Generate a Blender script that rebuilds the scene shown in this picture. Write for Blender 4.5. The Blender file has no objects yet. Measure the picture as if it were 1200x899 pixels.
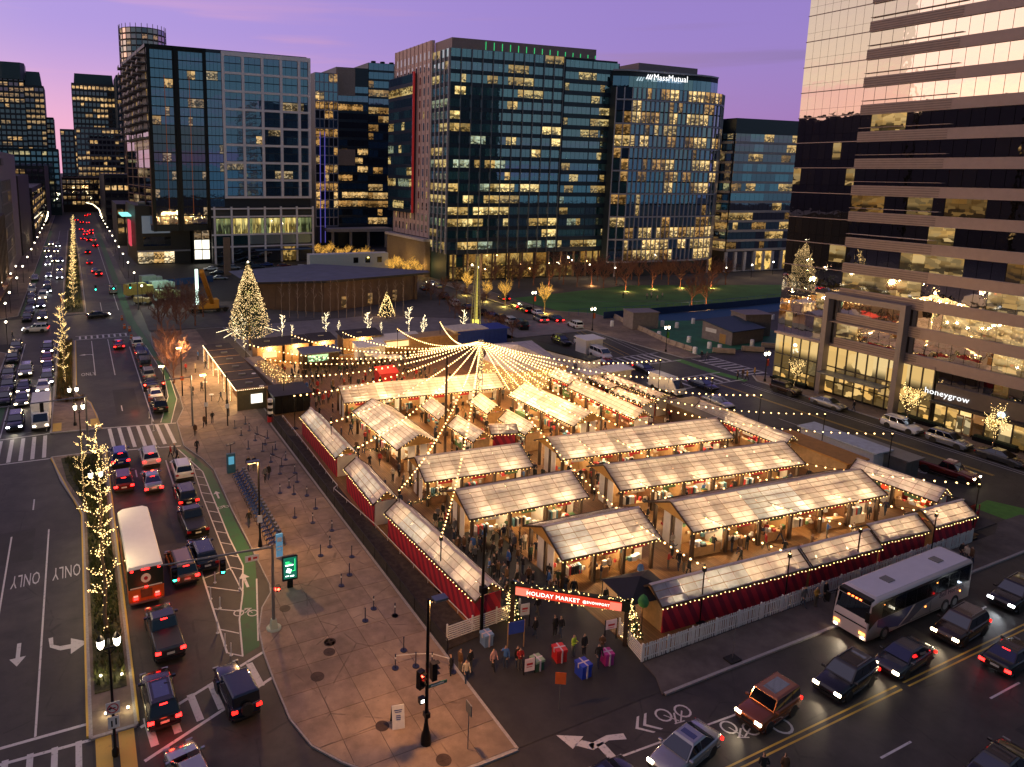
import bpy, bmesh, math, random
from mathutils import Vector, Matrix, noise
rnd = random.Random(7)
D = bpy.data; SC = bpy.context.scene; COL = SC.collection
R = math.radians; PI = math.pi

# ------------------------------------------------------------------ camera
CX = Vector((0.8815, -0.0559, 0.4689)); H = 33.0
def cam_axes():
    A, B, V = (85., 197.), (2244., 229.), (410., 5300.)
    # orthocentre of the three vanishing points = principal point
    a, b = B[0]-V[0], B[1]-V[1]; c, d = A[0]-V[0], A[1]-V[1]
    r1 = A[0]*a + A[1]*b; r2 = B[0]*c + B[1]*d; det = a*d - b*c
    px, py = (r1*d - b*r2)/det, (a*r2 - r1*c)/det
    f = math.sqrt(-((A[0]-px)*(B[0]-px) + (A[1]-py)*(B[1]-py)))
    n = lambda p: Vector((p[0]-px, p[1]-py, f)).normalized()
    return px, py, f, n(B), n(A), -n(V)
PX, PY, F, EX, EY, EZ = cam_axes()
cam = D.cameras.new('camera'); camo = D.objects.new('camera', cam); COL.objects.link(camo)
right = Vector((EX[0], EY[0], EZ[0])); down = Vector((EX[1], EY[1], EZ[1])); fwd = Vector((EX[2], EY[2], EZ[2]))
Mc = Matrix((right, -down, -fwd)).transposed().to_4x4(); Mc.translation = (0, 0, H)
camo.matrix_world = Mc
cam.sensor_width = 36; cam.lens = F/1200*36; cam.shift_x = (600-PX)/1200; cam.shift_y = (PY-449.5)/1200
cam.clip_start = .5; cam.clip_end = 6000; SC.camera = camo
def S(u, v, z=0):
    "survey: the point of the site at height z that the photograph shows at (u, v)"
    r = Vector((u-PX, v-PY, F)); d = Vector((r.dot(EX), r.dot(EY), r.dot(EZ))); t = (z-H)/d.z
    return Vector((d.x*t, d.y*t, z))

# ------------------------------------------------------------------ world: dusk sky
W = D.worlds.new('World'); SC.world = W; W.use_nodes = True
SUN_AZ, SUN_EL = R(-72), R(1.0)
def N(nt, t, **kw):
    n = nt.nodes.new(t)
    for k, v in kw.items(): setattr(n, k, v)
    return n
def setv(nt, sock, v):
    if isinstance(v, bpy.types.NodeSocket): nt.links.new(v, sock)
    elif isinstance(v, (tuple, list)) and len(v) == 3 and sock.type == 'RGBA': sock.default_value = (*v, 1)
    else: sock.default_value = v
def math_(nt, op, a, b=0.0, c=None, clamp=False):
    n = N(nt, 'ShaderNodeMath', operation=op, use_clamp=clamp)
    setv(nt, n.inputs[0], a); setv(nt, n.inputs[1], b)
    if c is not None: setv(nt, n.inputs[2], c)
    return n.outputs[0]
def mix(nt, f, a, b, mode='MIX'):
    n = N(nt, 'ShaderNodeMix', data_type='RGBA', blend_type=mode)
    setv(nt, n.inputs[0], f); setv(nt, n.inputs[6], a); setv(nt, n.inputs[7], b)
    return n.outputs[2]
def smooth(nt, x, lo, hi, a=0., b=1.):
    n = N(nt, 'ShaderNodeMapRange', interpolation_type='SMOOTHSTEP')
    setv(nt, n.inputs[0], x)
    for i, q in enumerate((lo, hi, a, b)): n.inputs[i+1].default_value = q
    return n.outputs[0]
nt = W.node_tree; nt.nodes.clear()
tc = N(nt, 'ShaderNodeTexCoord'); sep = N(nt, 'ShaderNodeSeparateXYZ'); nt.links.new(tc.outputs['Generated'], sep.inputs[0])
dx, dy, dz = sep.outputs
sky = N(nt, 'ShaderNodeTexSky', sky_type='NISHITA', sun_disc=False, sun_elevation=SUN_EL, sun_rotation=SUN_AZ)
hl = math_(nt, 'SQRT', math_(nt, 'ADD', math_(nt, 'MULTIPLY', dx, dx), math_(nt, 'MULTIPLY', dy, dy)))
cz = math_(nt, 'DIVIDE', math_(nt, 'ADD', math_(nt, 'MULTIPLY', dx, math.sin(SUN_AZ)), math_(nt, 'MULTIPLY', dy, math.cos(SUN_AZ))), math_(nt, 'MAXIMUM', hl, .02))
g = smooth(nt, cz, -.72, .42); g2 = smooth(nt, cz, .30, .95); bk = smooth(nt, math_(nt, 'DIVIDE', dy, math_(nt, 'MAXIMUM', hl, .02)), .15, -.65)
el = math_(nt, 'MAXIMUM', dz, 0.)
hor = mix(nt, g, (.27, .13, .45), (.90, .43, .62)); mid = mix(nt, g, (.255, .155, .53), (.40, .275, .70)); top = mix(nt, g, (.085, .065, .17), (.15, .105, .26))
c = mix(nt, smooth(nt, el, .0, .19), hor, mid); c = mix(nt, smooth(nt, el, .19, .85), c, top)
glow = mix(nt, smooth(nt, el, .02, .5), (1.0, .80, .60), (.52, .40, .50)); c = mix(nt, g2, c, glow)
bc = mix(nt, smooth(nt, el, .0, .5), (.095, .19, .26), (.06, .075, .14)); c = mix(nt, bk, c, bc)
# stretched clouds low over the horizon
mp = N(nt, 'ShaderNodeMapping'); mp.inputs['Scale'].default_value = (1.6, 1.6, 26); nt.links.new(tc.outputs['Generated'], mp.inputs[0])
ns = N(nt, 'ShaderNodeTexNoise'); ns.inputs['Scale'].default_value = 1.7; ns.inputs['Detail'].default_value = 5; nt.links.new(mp.outputs[0], ns.inputs[0])
cl = smooth(nt, ns.outputs[0], .52, .72, 0, .65); low = smooth(nt, el, .30, .06); cl = math_(nt, 'MULTIPLY', cl, low)
c = mix(nt, cl, c, mix(nt, g, (.15, .10, .30), (.95, .42, .52)))
c = mix(nt, .06, c, sky.outputs[0])
bg = N(nt, 'ShaderNodeBackground'); nt.links.new(c, bg.inputs[0]); bg.inputs[1].default_value = .98
ow = N(nt, 'ShaderNodeOutputWorld'); nt.links.new(bg.outputs[0], ow.inputs[0])
sl = D.lights.new('sun', 'SUN'); so = D.objects.new('sun', sl); COL.objects.link(so)
sl.energy = .12; sl.angle = R(25); sl.color = (1, .62, .5)
so.rotation_euler = Vector((math.sin(SUN_AZ)*math.cos(R(9)), math.cos(SUN_AZ)*math.cos(R(9)), math.sin(R(9)))).to_track_quat('Z', 'Y').to_euler()
SC.view_settings.view_transform = 'Standard'; SC.view_settings.look = 'None'; SC.view_settings.exposure = 0.14; SC.view_settings.gamma = 1
SC.render.engine = 'CYCLES'
cy = SC.cycles
cy.use_denoising = True; cy.max_bounces = 6; cy.diffuse_bounces = 3; cy.glossy_bounces = 3; cy.transmission_bounces = 4; cy.transparent_max_bounces = 6
cy.sample_clamp_indirect = 3; cy.sample_clamp_direct = 0; cy.caustics_reflective = False; cy.caustics_refractive = False; cy.use_light_tree = True
cy.blur_glossy = .5

# ------------------------------------------------------------------ materials
MAT = {}
def pm(name, col, rough=.7, metal=0., var=.15, scale=1.5, bump=0., bscale=12., emit=None, es=0., spec=.5, col2=None, thr=None, crack=0):
    "Principled surface with noise-driven colour variation and fine relief"
    if name in MAT: return MAT[name]
    m = D.materials.new(name); m.use_nodes = True; nt = m.node_tree; p = nt.nodes['Principled BSDF']
    MAT[name] = m; m.diffuse_color = (*col, 1)
    p.inputs['Roughness'].default_value = rough; p.inputs['Metallic'].default_value = metal; p.inputs['Specular IOR Level'].default_value = spec
    if var or col2:
        g = N(nt, 'ShaderNodeNewGeometry'); n1 = N(nt, 'ShaderNodeTexNoise'); n1.inputs['Scale'].default_value = scale; n1.inputs['Detail'].default_value = 6; n1.inputs['Roughness'].default_value = .65
        nt.links.new(g.outputs['Position'], n1.inputs[0])
        if col2:
            f = smooth(nt, n1.outputs[0], *(thr or (.4, .62)))
            nt.links.new(mix(nt, f, col, col2), p.inputs['Base Color'])
        else:
            f = smooth(nt, n1.outputs[0], .25, .75, 1-var, 1+var)
            cc = mix(nt, 1., col, f, 'MULTIPLY')
            if crack:
                n3 = N(nt, 'ShaderNodeTexNoise'); n3.inputs['Scale'].default_value = .9; n3.inputs['Detail'].default_value = 3; nt.links.new(g.outputs['Position'], n3.inputs[0])
                vo = N(nt, 'ShaderNodeTexVoronoi', feature='DISTANCE_TO_EDGE'); vo.inputs['Scale'].default_value = crack; nt.links.new(mix(nt, .12, g.outputs['Position'], n3.outputs['Color'], 'ADD'), vo.inputs[0])
                ck = math_(nt, 'MULTIPLY', smooth(nt, vo.outputs[0], .012, .004), smooth(nt, n3.outputs[0], .42, .58)); cc = mix(nt, math_(nt, 'MULTIPLY', ck, .6), cc, (col[0]*.3, col[1]*.3, col[2]*.3))
                n4 = N(nt, 'ShaderNodeTexNoise'); n4.inputs['Scale'].default_value = .12; n4.inputs['Detail'].default_value = 8; n4.inputs['Roughness'].default_value = .7; nt.links.new(g.outputs['Position'], n4.inputs[0]); cc = mix(nt, 1., cc, smooth(nt, n4.outputs[0], .38, .62, .72, 1.22), 'MULTIPLY')
                n5 = N(nt, 'ShaderNodeTexVoronoi'); n5.inputs['Scale'].default_value = 1.1; nt.links.new(g.outputs['Position'], n5.inputs[0]); cc = mix(nt, smooth(nt, n5.outputs[0], .07, .03, 0, .45), cc, (col[0]*.35, col[1]*.35, col[2]*.35))
            nt.links.new(cc, p.inputs['Base Color'])
    else: p.inputs['Base Color'].default_value = (*col, 1)
    if bump:
        g = N(nt, 'ShaderNodeNewGeometry'); n2 = N(nt, 'ShaderNodeTexNoise'); n2.inputs['Scale'].default_value = bscale; n2.inputs['Detail'].default_value = 4
        nt.links.new(g.outputs['Position'], n2.inputs[0]); b = N(nt, 'ShaderNodeBump'); b.inputs['Strength'].default_value = bump; b.inputs['Distance'].default_value = .05
        nt.links.new(n2.outputs[0], b.inputs['Height']); nt.links.new(b.outputs[0], p.inputs['Normal'])
    if emit: p.inputs['Emission Color'].default_value = (*emit, 1); p.inputs['Emission Strength'].default_value = es
    return m
def em(name, col, s, sample=True):
    if name in MAT: return MAT[name]
    m = D.materials.new(name); m.use_nodes = True; nt = m.node_tree; nt.nodes.clear(); MAT[name] = m
    e = N(nt, 'ShaderNodeEmission'); e.inputs[0].default_value = (*col, 1); e.inputs[1].default_value = s
    o = N(nt, 'ShaderNodeOutputMaterial'); nt.links.new(e.outputs[0], o.inputs[0]); m.diffuse_color = (*col, 1)
    if not sample: m.cycles.emission_sampling = 'NONE'
    return m
def glass(name, col=(.01, .016, .02), refl=.35, tint=(.9, .95, 1), rough=.02, wob=.0):
    "coated facade glass: dark body under a mirror coat, stronger at grazing angles"
    if name in MAT: return MAT[name]
    m = D.materials.new(name); m.use_nodes = True; nt = m.node_tree; nt.nodes.clear(); MAT[name] = m
    d = N(nt, 'ShaderNodeBsdfDiffuse'); d.inputs[0].default_value = (*col, 1); gl = N(nt, 'ShaderNodeBsdfGlossy'); gl.inputs[0].default_value = (*tint, 1); gl.inputs['Roughness'].default_value = rough
    fr = N(nt, 'ShaderNodeLayerWeight'); fr.inputs[0].default_value = .5
    f = math_(nt, 'ADD', math_(nt, 'MULTIPLY', fr.outputs['Facing'], .45), refl, clamp=True)
    if wob:
        g = N(nt, 'ShaderNodeNewGeometry'); n2 = N(nt, 'ShaderNodeTexNoise'); n2.inputs['Scale'].default_value = .5; n2.inputs['Detail'].default_value = 2
        nt.links.new(g.outputs['Position'], n2.inputs[0]); b = N(nt, 'ShaderNodeBump'); b.inputs['Strength'].default_value = wob; b.inputs['Distance'].default_value = .3
        nt.links.new(n2.outputs[0], b.inputs['Height']); nt.links.new(b.outputs[0], gl.inputs['Normal'])
    mx = N(nt, 'ShaderNodeMixShader'); nt.links.new(f, mx.inputs[0]); nt.links.new(d.outputs[0], mx.inputs[1]); nt.links.new(gl.outputs[0], mx.inputs[2])
    o = N(nt, 'ShaderNodeOutputMaterial'); nt.links.new(mx.outputs[0], o.inputs[0])
    return m
def litglass(name, col=(1, .72, .32), s=1.2, z0=0., fh=3.75, refl=.12, scale=(1.7, 1.7, 2.4), dark=.15, tint=(.9, .95, 1)):
    "window with the lights on: interior seen through the pane, ceiling bright, furniture dark below"
    if name in MAT: return MAT[name]
    m = D.materials.new(name); m.use_nodes = True; nt = m.node_tree; nt.nodes.clear(); MAT[name] = m
    g = N(nt, 'ShaderNodeNewGeometry'); sp = N(nt, 'ShaderNodeSeparateXYZ'); nt.links.new(g.outputs['Position'], sp.inputs[0])
    fz = math_(nt, 'FRACT', math_(nt, 'DIVIDE', math_(nt, 'SUBTRACT', sp.outputs[2], z0), fh))
    mp = N(nt, 'ShaderNodeMapping'); mp.inputs['Scale'].default_value = scale; nt.links.new(g.outputs['Position'], mp.inputs[0])
    vo = N(nt, 'ShaderNodeTexVoronoi', feature='F1'); vo.inputs['Scale'].default_value = 1.; vo.distance = 'CHEBYCHEV'; nt.links.new(mp.outputs[0], vo.inputs[0])
    rv = N(nt, 'ShaderNodeSeparateColor'); nt.links.new(vo.outputs['Color'], rv.inputs[0])
    lowf = smooth(nt, fz, .78, .60)                       # furniture zone
    furn = smooth(nt, rv.outputs[0], .30, .42)
    br = math_(nt, 'SUBTRACT', 1., math_(nt, 'MULTIPLY', math_(nt, 'MULTIPLY', lowf, furn), .85))
    br = math_(nt, 'MULTIPLY', br, smooth(nt, rv.outputs[1], .0, .9, .5+dark*.5, 1.))
    oi = N(nt, 'ShaderNodeObjectInfo'); br = math_(nt, 'MULTIPLY', br, smooth(nt, oi.outputs['Random'], 0., 1., .45, 1.25))
    cc = mix(nt, rv.outputs[2], col, (col[0], col[1]*.82, col[2]*.55))
    e = N(nt, 'ShaderNodeEmission'); nt.links.new(cc, e.inputs[0]); nt.links.new(math_(nt, 'MULTIPLY', br, s), e.inputs[1])
    gl = N(nt, 'ShaderNodeBsdfGlossy'); gl.inputs[0].default_value = (*tint, 1); gl.inputs['Roughness'].default_value = .03
    mx = N(nt, 'ShaderNodeMixShader'); mx.inputs[0].default_value = refl; nt.links.new(e.outputs[0], mx.inputs[1]); nt.links.new(gl.outputs[0], mx.inputs[2])
    o = N(nt, 'ShaderNodeOutputMaterial'); nt.links.new(mx.outputs[0], o.inputs[0]); m.cycles.emission_sampling = 'NONE'
    return m
def stripes(name, c1, c2, ang=0., period=.9, rough=.7):
    if name in MAT: return MAT[name]
    m = D.materials.new(name); m.use_nodes = True; nt = m.node_tree; p = nt.nodes['Principled BSDF']; MAT[name] = m
    g = N(nt, 'ShaderNodeTexCoord'); sp = N(nt, 'ShaderNodeSeparateXYZ'); nt.links.new(g.outputs['Object'], sp.inputs[0])
    h = math_(nt, 'ADD', math_(nt, 'ADD', sp.outputs[0], sp.outputs[1]), math_(nt, 'MULTIPLY', sp.outputs[2], ang))
    f = math_(nt, 'GREATER_THAN', math_(nt, 'FRACT', math_(nt, 'DIVIDE', h, period)), .5)
    nt.links.new(mix(nt, f, c1, c2), p.inputs['Base Color']); p.inputs['Roughness'].default_value = rough
    return m
def roofmat(name, col, trans, warm=0.):
    "translucent twin-wall roofing sheet"
    if name in MAT: return MAT[name]
    m = D.materials.new(name); m.use_nodes = True; nt = m.node_tree; nt.nodes.clear(); MAT[name] = m
    g = N(nt, 'ShaderNodeTexCoord'); n1 = N(nt, 'ShaderNodeTexNoise'); n1.inputs['Scale'].default_value = 1.2; n1.inputs['Detail'].default_value = 4; nt.links.new(g.outputs['Object'], n1.inputs[0])
    oi = N(nt, 'ShaderNodeObjectInfo')
    f = math_(nt, 'ADD', smooth(nt, n1.outputs[0], .3, .7, .82, 1.06), smooth(nt, oi.outputs['Random'], 0, 1, -.26, .06))
    cc = mix(nt, 1., col, f, 'MULTIPLY')
    d = N(nt, 'ShaderNodeBsdfDiffuse'); t = N(nt, 'ShaderNodeBsdfTranslucent'); gl = N(nt, 'ShaderNodeBsdfGlossy'); gl.inputs['Roughness'].default_value = .28
    nt.links.new(cc, d.inputs[0]); nt.links.new(cc, t.inputs[0])
    m1 = N(nt, 'ShaderNodeMixShader'); m1.inputs[0].default_value = trans; nt.links.new(d.outputs[0], m1.inputs[1]); nt.links.new(t.outputs[0], m1.inputs[2])
    m2 = N(nt, 'ShaderNodeMixShader'); m2.inputs[0].default_value = .07; nt.links.new(m1.outputs[0], m2.inputs[1]); nt.links.new(gl.outputs[0], m2.inputs[2])
    o = N(nt, 'ShaderNodeOutputMaterial'); nt.links.new(m2.outputs[0], o.inputs[0])
    return m

# ------------------------------------------------------------------ mesh helpers
class MB:
    def __init__(s): s.v = []; s.f = []; s.m = []; s.sm = []; s.M = None
    def add(s, vs, fs, mi=0, sm=False):
        n = len(s.v)
        s.v += [tuple(s.M @ Vector(p)) for p in vs] if s.M else [tuple(p) for p in vs]
        for f in fs: s.f.append([n+i for i in f]); s.m.append(mi); s.sm.append(sm)
        return s
    def box(s, x0, x1, y0, y1, z0, z1, mi=0):
        return s.add([(x0,y0,z0),(x1,y0,z0),(x1,y1,z0),(x0,y1,z0),(x0,y0,z1),(x1,y0,z1),(x1,y1,z1),(x0,y1,z1)],
            [(0,3,2,1),(4,5,6,7),(0,1,5,4),(1,2,6,5),(2,3,7,6),(3,0,4,7)], mi)
    def taper(s, x0, x1, y0, y1, z0, z1, k, mi=0):
        cx, cy = (x0+x1)/2, (y0+y1)/2; a, b = (x1-x0)/2*k, (y1-y0)/2*k
        return s.add([(x0,y0,z0),(x1,y0,z0),(x1,y1,z0),(x0,y1,z0),(cx-a,cy-b,z1),(cx+a,cy-b,z1),(cx+a,cy+b,z1),(cx-a,cy+b,z1)],
            [(0,3,2,1),(4,5,6,7),(0,1,5,4),(1,2,6,5),(2,3,7,6),(3,0,4,7)], mi)
    def bar(s, p, q, w, h, mi=0):
        p, q = Vector(p), Vector(q); d = (q-p).normalized(); u = d.cross(Vector((0,0,1)))
        u = Vector((1,0,0)) if u.length < 1e-4 else u.normalized(); t = u.cross(d)
        o = [u*a*w/2 + t*b*h/2 for a, b in ((-1,-1),(1,-1),(1,1),(-1,1))]
        return s.add([p+x for x in o]+[q+x for x in o], [(0,3,2,1),(4,5,6,7),(0,1,5,4),(1,2,6,5),(2,3,7,6),(3,0,4,7)], mi)
    def cyl(s, p, q, r0, r1=None, n=8, mi=0, caps=True, sm=True):
        r1 = r0 if r1 is None else r1; p, q = Vector(p), Vector(q); d = (q-p).normalized()
        u = d.orthogonal().normalized(); t = d.cross(u); vs = []
        for c, r in ((p, r0), (q, r1)):
            for i in range(n): a = 2*PI*i/n; vs.append(c+(u*math.cos(a)+t*math.sin(a))*r)
        s.add(vs, [(i, (i+1)%n, n+(i+1)%n, n+i) for i in range(n)], mi, sm)
        if caps: s.add(vs, [tuple(range(n-1,-1,-1)), tuple(range(n, 2*n))], mi)
        return s
    def rings(s, rs, mi=0, sm=True, caps=True):
        n = len(rs[0]); vs = [p for r in rs for p in r]
        s.add(vs, [(k*n+i, k*n+(i+1)%n, (k+1)*n+(i+1)%n, (k+1)*n+i) for k in range(len(rs)-1) for i in range(n)], mi, sm)
        if caps: s.add(rs[0], [tuple(range(n-1,-1,-1))], mi); s.add(rs[-1], [tuple(range(n))], mi)
        return s
    def lathe(s, prof, n=10, mi=0, sm=True, c=(0,0)):
        return s.rings([[(c[0]+r*math.cos(2*PI*i/n), c[1]+r*math.sin(2*PI*i/n), z) for i in range(n)] for r, z in prof], mi, sm)
    def prism(s, pts, z0, z1, mi=0):
        n = len(pts); a = sum(pts[i][0]*pts[(i+1)%n][1]-pts[(i+1)%n][0]*pts[i][1] for i in range(n))
        if a < 0: pts = pts[::-1]
        vs = [(x,y,z0) for x,y in pts]+[(x,y,z1) for x,y in pts]
        return s.add(vs, [tuple(range(n-1,-1,-1)), tuple(range(n,2*n))]+[(i,(i+1)%n,n+(i+1)%n,n+i) for i in range(n)], mi)
    def flat(s, pts, z, mi=0):
        n = len(pts); a = sum(pts[i][0]*pts[(i+1)%n][1]-pts[(i+1)%n][0]*pts[i][1] for i in range(n))
        if a < 0: pts = pts[::-1]
        return s.add([(x,y,z) for x,y in pts], [tuple(range(n))], mi)
    def ico(s, c, r, mi=0, k=1, sm=True):
        V, Fc = ICO[k]; return s.add([(c[0]+x*r, c[1]+y*r, c[2]+z*r) for x,y,z in V], Fc, mi, sm)
    def mesh(s, name, mats, bevel=0.):
        me = D.meshes.new(name); me.from_pydata(s.v, [], s.f)
        for m in (mats if isinstance(mats, (list, tuple)) else [mats]): me.materials.append(m)
        me.polygons.foreach_set('material_index', s.m); me.polygons.foreach_set('use_smooth', s.sm); me.update()
        if bevel:
            b = bmesh.new(); b.from_mesh(me); bmesh.ops.remove_doubles(b, verts=b.verts, dist=1e-4)
            es = [e for e in b.edges if len(e.link_faces) == 2 and e.calc_face_angle(0) > R(28)]
            bmesh.ops.bevel(b, geom=es, offset=bevel, segments=1, affect='EDGES', clamp_overlap=True)
            b.to_mesh(me); b.free()
        return me
def mkico(k):
    b = bmesh.new(); bmesh.ops.create_icosphere(b, subdivisions=k, radius=1) if k else bmesh.ops.create_cone(b, segments=4, radius1=1, radius2=0, depth=1)
    r = [tuple(v.co) for v in b.verts], [tuple(v.index for v in f.verts) for f in b.faces]; b.free(); return r
OCT = ([(1,0,0),(-1,0,0),(0,1,0),(0,-1,0),(0,0,1),(0,0,-1)], [(0,2,4),(2,1,4),(1,3,4),(3,0,4),(2,0,5),(1,2,5),(3,1,5),(0,3,5)])
ICO = {0: OCT, 1: mkico(1), 2: mkico(2)}
def ob(name, me, parent=None, loc=None, rz=0., **kw):
    o = D.objects.new(name, me); COL.objects.link(o)
    if parent: o.parent = parent; KIDS.setdefault(parent.name, []).append(o)
    if loc is not None: o.location = loc
    if rz: o.rotation_euler = (0, 0, rz)
    for k, v in kw.items(): o[k] = v
    return o
def thing(name, label, cat, loc=(0,0,0), rz=0., group=None, me=None):
    o = ob(name, me, None, loc, rz, label=label, category=cat)
    if group: o['group'] = group
    return o
def struct(name, me, **kw): return ob(name, me, kind='structure', **kw)
def copy_tree(o, parent=None):
    c = o.copy(); COL.objects.link(c)
    if parent: c.parent = parent
    for ch in KIDS.get(o.name, ()): copy_tree(ch, c)
    return c
KIDS = {}
def lamp(name, loc, col, power, parent=None, r=.15, spot=None, aim=None):
    l = D.lights.new(name, 'SPOT' if spot else 'POINT'); l.energy = power; l.color = col; l.shadow_soft_size = r
    if spot: l.spot_size = R(spot); l.spot_blend = .7
    o = ob(name, l, parent, loc)
    if aim: o.rotation_euler = (-Vector(aim)).to_track_quat('Z', 'Y').to_euler()
    return o
def text(name, body, size, mat, loc, rot, parent=None, ext=.02, align='CENTER', **kw):
    cu = D.curves.new(name, 'FONT'); cu.body = body; cu.size = size; cu.extrude = ext; cu.align_x = align; cu.align_y = 'CENTER'; cu.resolution_u = 2; cu.space_character = 1.06
    o = D.objects.new(name, cu); me = D.meshes.new_from_object(o); D.objects.remove(o); me.materials.clear(); me.materials.append(mat)
    o = ob(name, me, parent, loc, **kw); o.rotation_euler = rot; return o

# common surfaces
ASPH = pm('asphalt', (.043, .039, .033), .62, var=.3, scale=.5, bump=.25, bscale=30, crack=.16)
ASPH2 = pm('asphalt_patch', (.032, .030, .027), .7, var=.25, scale=.6, bump=.25, bscale=30)
PAINT = pm('road_paint', (.62, .60, .58), .6, col2=(.16, .15, .14), thr=(.54, .74), scale=4.5)
YPAINT = pm('yellow_paint', (.62, .40, .06), .6, col2=(.36, .24, .05), thr=(.56, .8), scale=3)
GPAINT = pm('green_lane_paint', (.035, .13, .045), .7, col2=(.05, .085, .045), thr=(.45, .75), scale=1.2)
CONC = [pm('paving_concrete_%d' % i, c, .8, var=.2, scale=.9, bump=.15, bscale=22, crack=.2) for i, c in enumerate([(.25, .18, .135), (.215, .155, .115), (.285, .205, .145), (.24, .17, .125)])]
KERB = pm('granite_kerb', (.33, .31, .30), .7, var=.2, scale=6)
BLACK = pm('black_metal', (.012, .012, .013), .4, metal=.6, var=0)
STEEL = pm('galvanised_steel', (.20, .21, .22), .45, metal=.6, var=.1)
DARKM = pm('dark_bronze_metal', (.05, .042, .036), .5, metal=.3, var=.1)
WHITE = pm('white_paint', (.74, .72, .70), .6, var=.08, scale=4)
RUBBER = pm('rubber', (.012, .012, .012), .8, var=0)
WOOD = pm('stained_timber', (.14, .062, .026), .65, var=.3, scale=2.5)
PLY = pm('yellow_plywood', (.50, .27, .07), .6, var=.12, scale=1.2)
TIMB = pm('pale_timber', (.42, .25, .11), .65, var=.2, scale=2)
SOIL = pm('dark_soil', (.045, .034, .026), .95, var=.5, scale=2.5, bump=.8, bscale=6)
BULB = em('warm_bulb_glow', (1, .60, .22), 6.5, False)
FAIRY = em('fairy_light_glow', (1, .66, .24), 6., False)
FAIRYW = em('white_fairy_glow', (1, .80, .46), 5., False)
LAMPW = em('street_lamp_glow', (1, .83, .55), 14., False)
HEADL = em('headlight_glow', (1, .80, .50), 16., False)
HEADB = em('headlight_white_glow', (.92, .96, 1), 14., False)
TAIL = em('tail_light_glow', (1, .012, .008), 5., False)
TAILD = pm('tail_light_lens', (.35, .01, .008), .3, var=0)
BRAKE = em('brake_light_glow', (1, .012, .010), 12., False)
AMBER = em('amber_marker_glow', (1, .30, .05), 7., False)
GREENL = em('green_signal_glow', (.03, 1, .62), 16., False)
REDL = em('red_signal_glow', (1, .04, .02), 20., False)
# ------------------------------------------------------------------ ground, roads, paving
def plankmat(name, c1, c2, w=.22, axis=0, L=3.6):
    m = D.materials.new(name); m.use_nodes = True; nt = m.node_tree; p = nt.nodes['Principled BSDF']
    g = N(nt, 'ShaderNodeNewGeometry'); sp = N(nt, 'ShaderNodeSeparateXYZ'); nt.links.new(g.outputs['Position'], sp.inputs[0])
    u = math_(nt, 'DIVIDE', sp.outputs[axis], w); row = math_(nt, 'FLOOR', u); fu = math_(nt, 'FRACT', u)
    wn = N(nt, 'ShaderNodeTexWhiteNoise', noise_dimensions='1D'); nt.links.new(row, wn.inputs['W'])
    v = math_(nt, 'ADD', math_(nt, 'DIVIDE', sp.outputs[1-axis], L), wn.outputs[0]); cb = N(nt, 'ShaderNodeCombineXYZ'); nt.links.new(row, cb.inputs[0]); nt.links.new(math_(nt, 'FLOOR', v), cb.inputs[1])
    w2 = N(nt, 'ShaderNodeTexWhiteNoise', noise_dimensions='2D'); nt.links.new(cb.outputs[0], w2.inputs[0])
    n1 = N(nt, 'ShaderNodeTexNoise'); n1.inputs['Scale'].default_value = .5; nt.links.new(g.outputs['Position'], n1.inputs[0])
    f = math_(nt, 'ADD', math_(nt, 'MULTIPLY', w2.outputs[0], .6), math_(nt, 'MULTIPLY', n1.outputs[0], .5))
    cc = mix(nt, f, c1, c2); seam = math_(nt, 'LESS_THAN', fu, .08)
    nt.links.new(mix(nt, seam, cc, (.02, .012, .008)), p.inputs['Base Color']); p.inputs['Roughness'].default_value = .6
    return m
def sheet(name, x0, x1, y0, y1, z, m, **kw): return struct(name, MB().flat([(x0,y0),(x1,y0),(x1,y1),(x0,y1)], z).mesh(name, m), **kw)
DECK = plankmat('market_deck_boards', (.17, .080, .024), (.30, .15, .050), .24, 0)
GROUNDM = pm('far_ground', (.045, .042, .045), .9, var=.3, scale=.02)
sheet('ground', -3000, 3500, -400, 5000, -.02, GROUNDM)
# carriageways
sheet('boulevard_road', -12.2, 12.6, -20, 700, 0, ASPH)
sheet('cross_road', 12.6, 260, -20, 30.5, .0, ASPH)
sheet('avenue_road', 76, 100, 30.5, 250, .0, ASPH)
sheet('far_cross_road', -90, -12.2, 150, 174, .0, ASPH)
sheet('avenue_side_road', 100, 240, 78, 92, .0, ASPH)
for x0, x1, y0, y1 in ((27, 36, 30.6, 35.2), (2, 6.5, 62, 71), (-9, -5, 64, 70), (50, 62, 14, 18.5), (3.5, 6.5, 100, 112), (84, 88, 50, 60)):
    sheet('asphalt_patch', x0, x1, y0, y1, .004, ASPH2)
def slab(name, pts, z=.12, m=None, kerb=True, z0=-.02):
    o = struct(name, MB().prism(pts, z0, z).mesh(name, m or CONC[0]))
    if kerb:
        k = MB(); n = len(pts); cx = sum(p[0] for p in pts)/n; cy = sum(p[1] for p in pts)/n
        for i in range(n):
            a, b = Vector(pts[i]), Vector(pts[(i+1)%n])
            if (b-a).length < .3: continue
            k.bar((a.x, a.y, z/2-.01), (b.x, b.y, z/2-.01), .22, z+.03)
        ob('kerb', k.mesh('kerb', KERB), o)
    return o
plaza = [(21.4,29.8),(18.8,29.8),(15.4,30.4),(13.2,31.7),(11.9,33.2),(10.7,35),(10.1,37.5),(10.05,41),(10.1,44.2),(10.4,46.8),(11.2,49.2),(12.3,50.9),(12.5,52),(12.45,58),(12.3,66),(12.35,76.5),
         (11.6,80.5),(10.3,85),(10.6,93.8),(12.1,99),(12.4,105),(12.5,117),(11.8,139),(12.5,150),(27,150),(27,118),(22.4,118),(22.4,92),(21.7,88),(21.5,60)]
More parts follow.
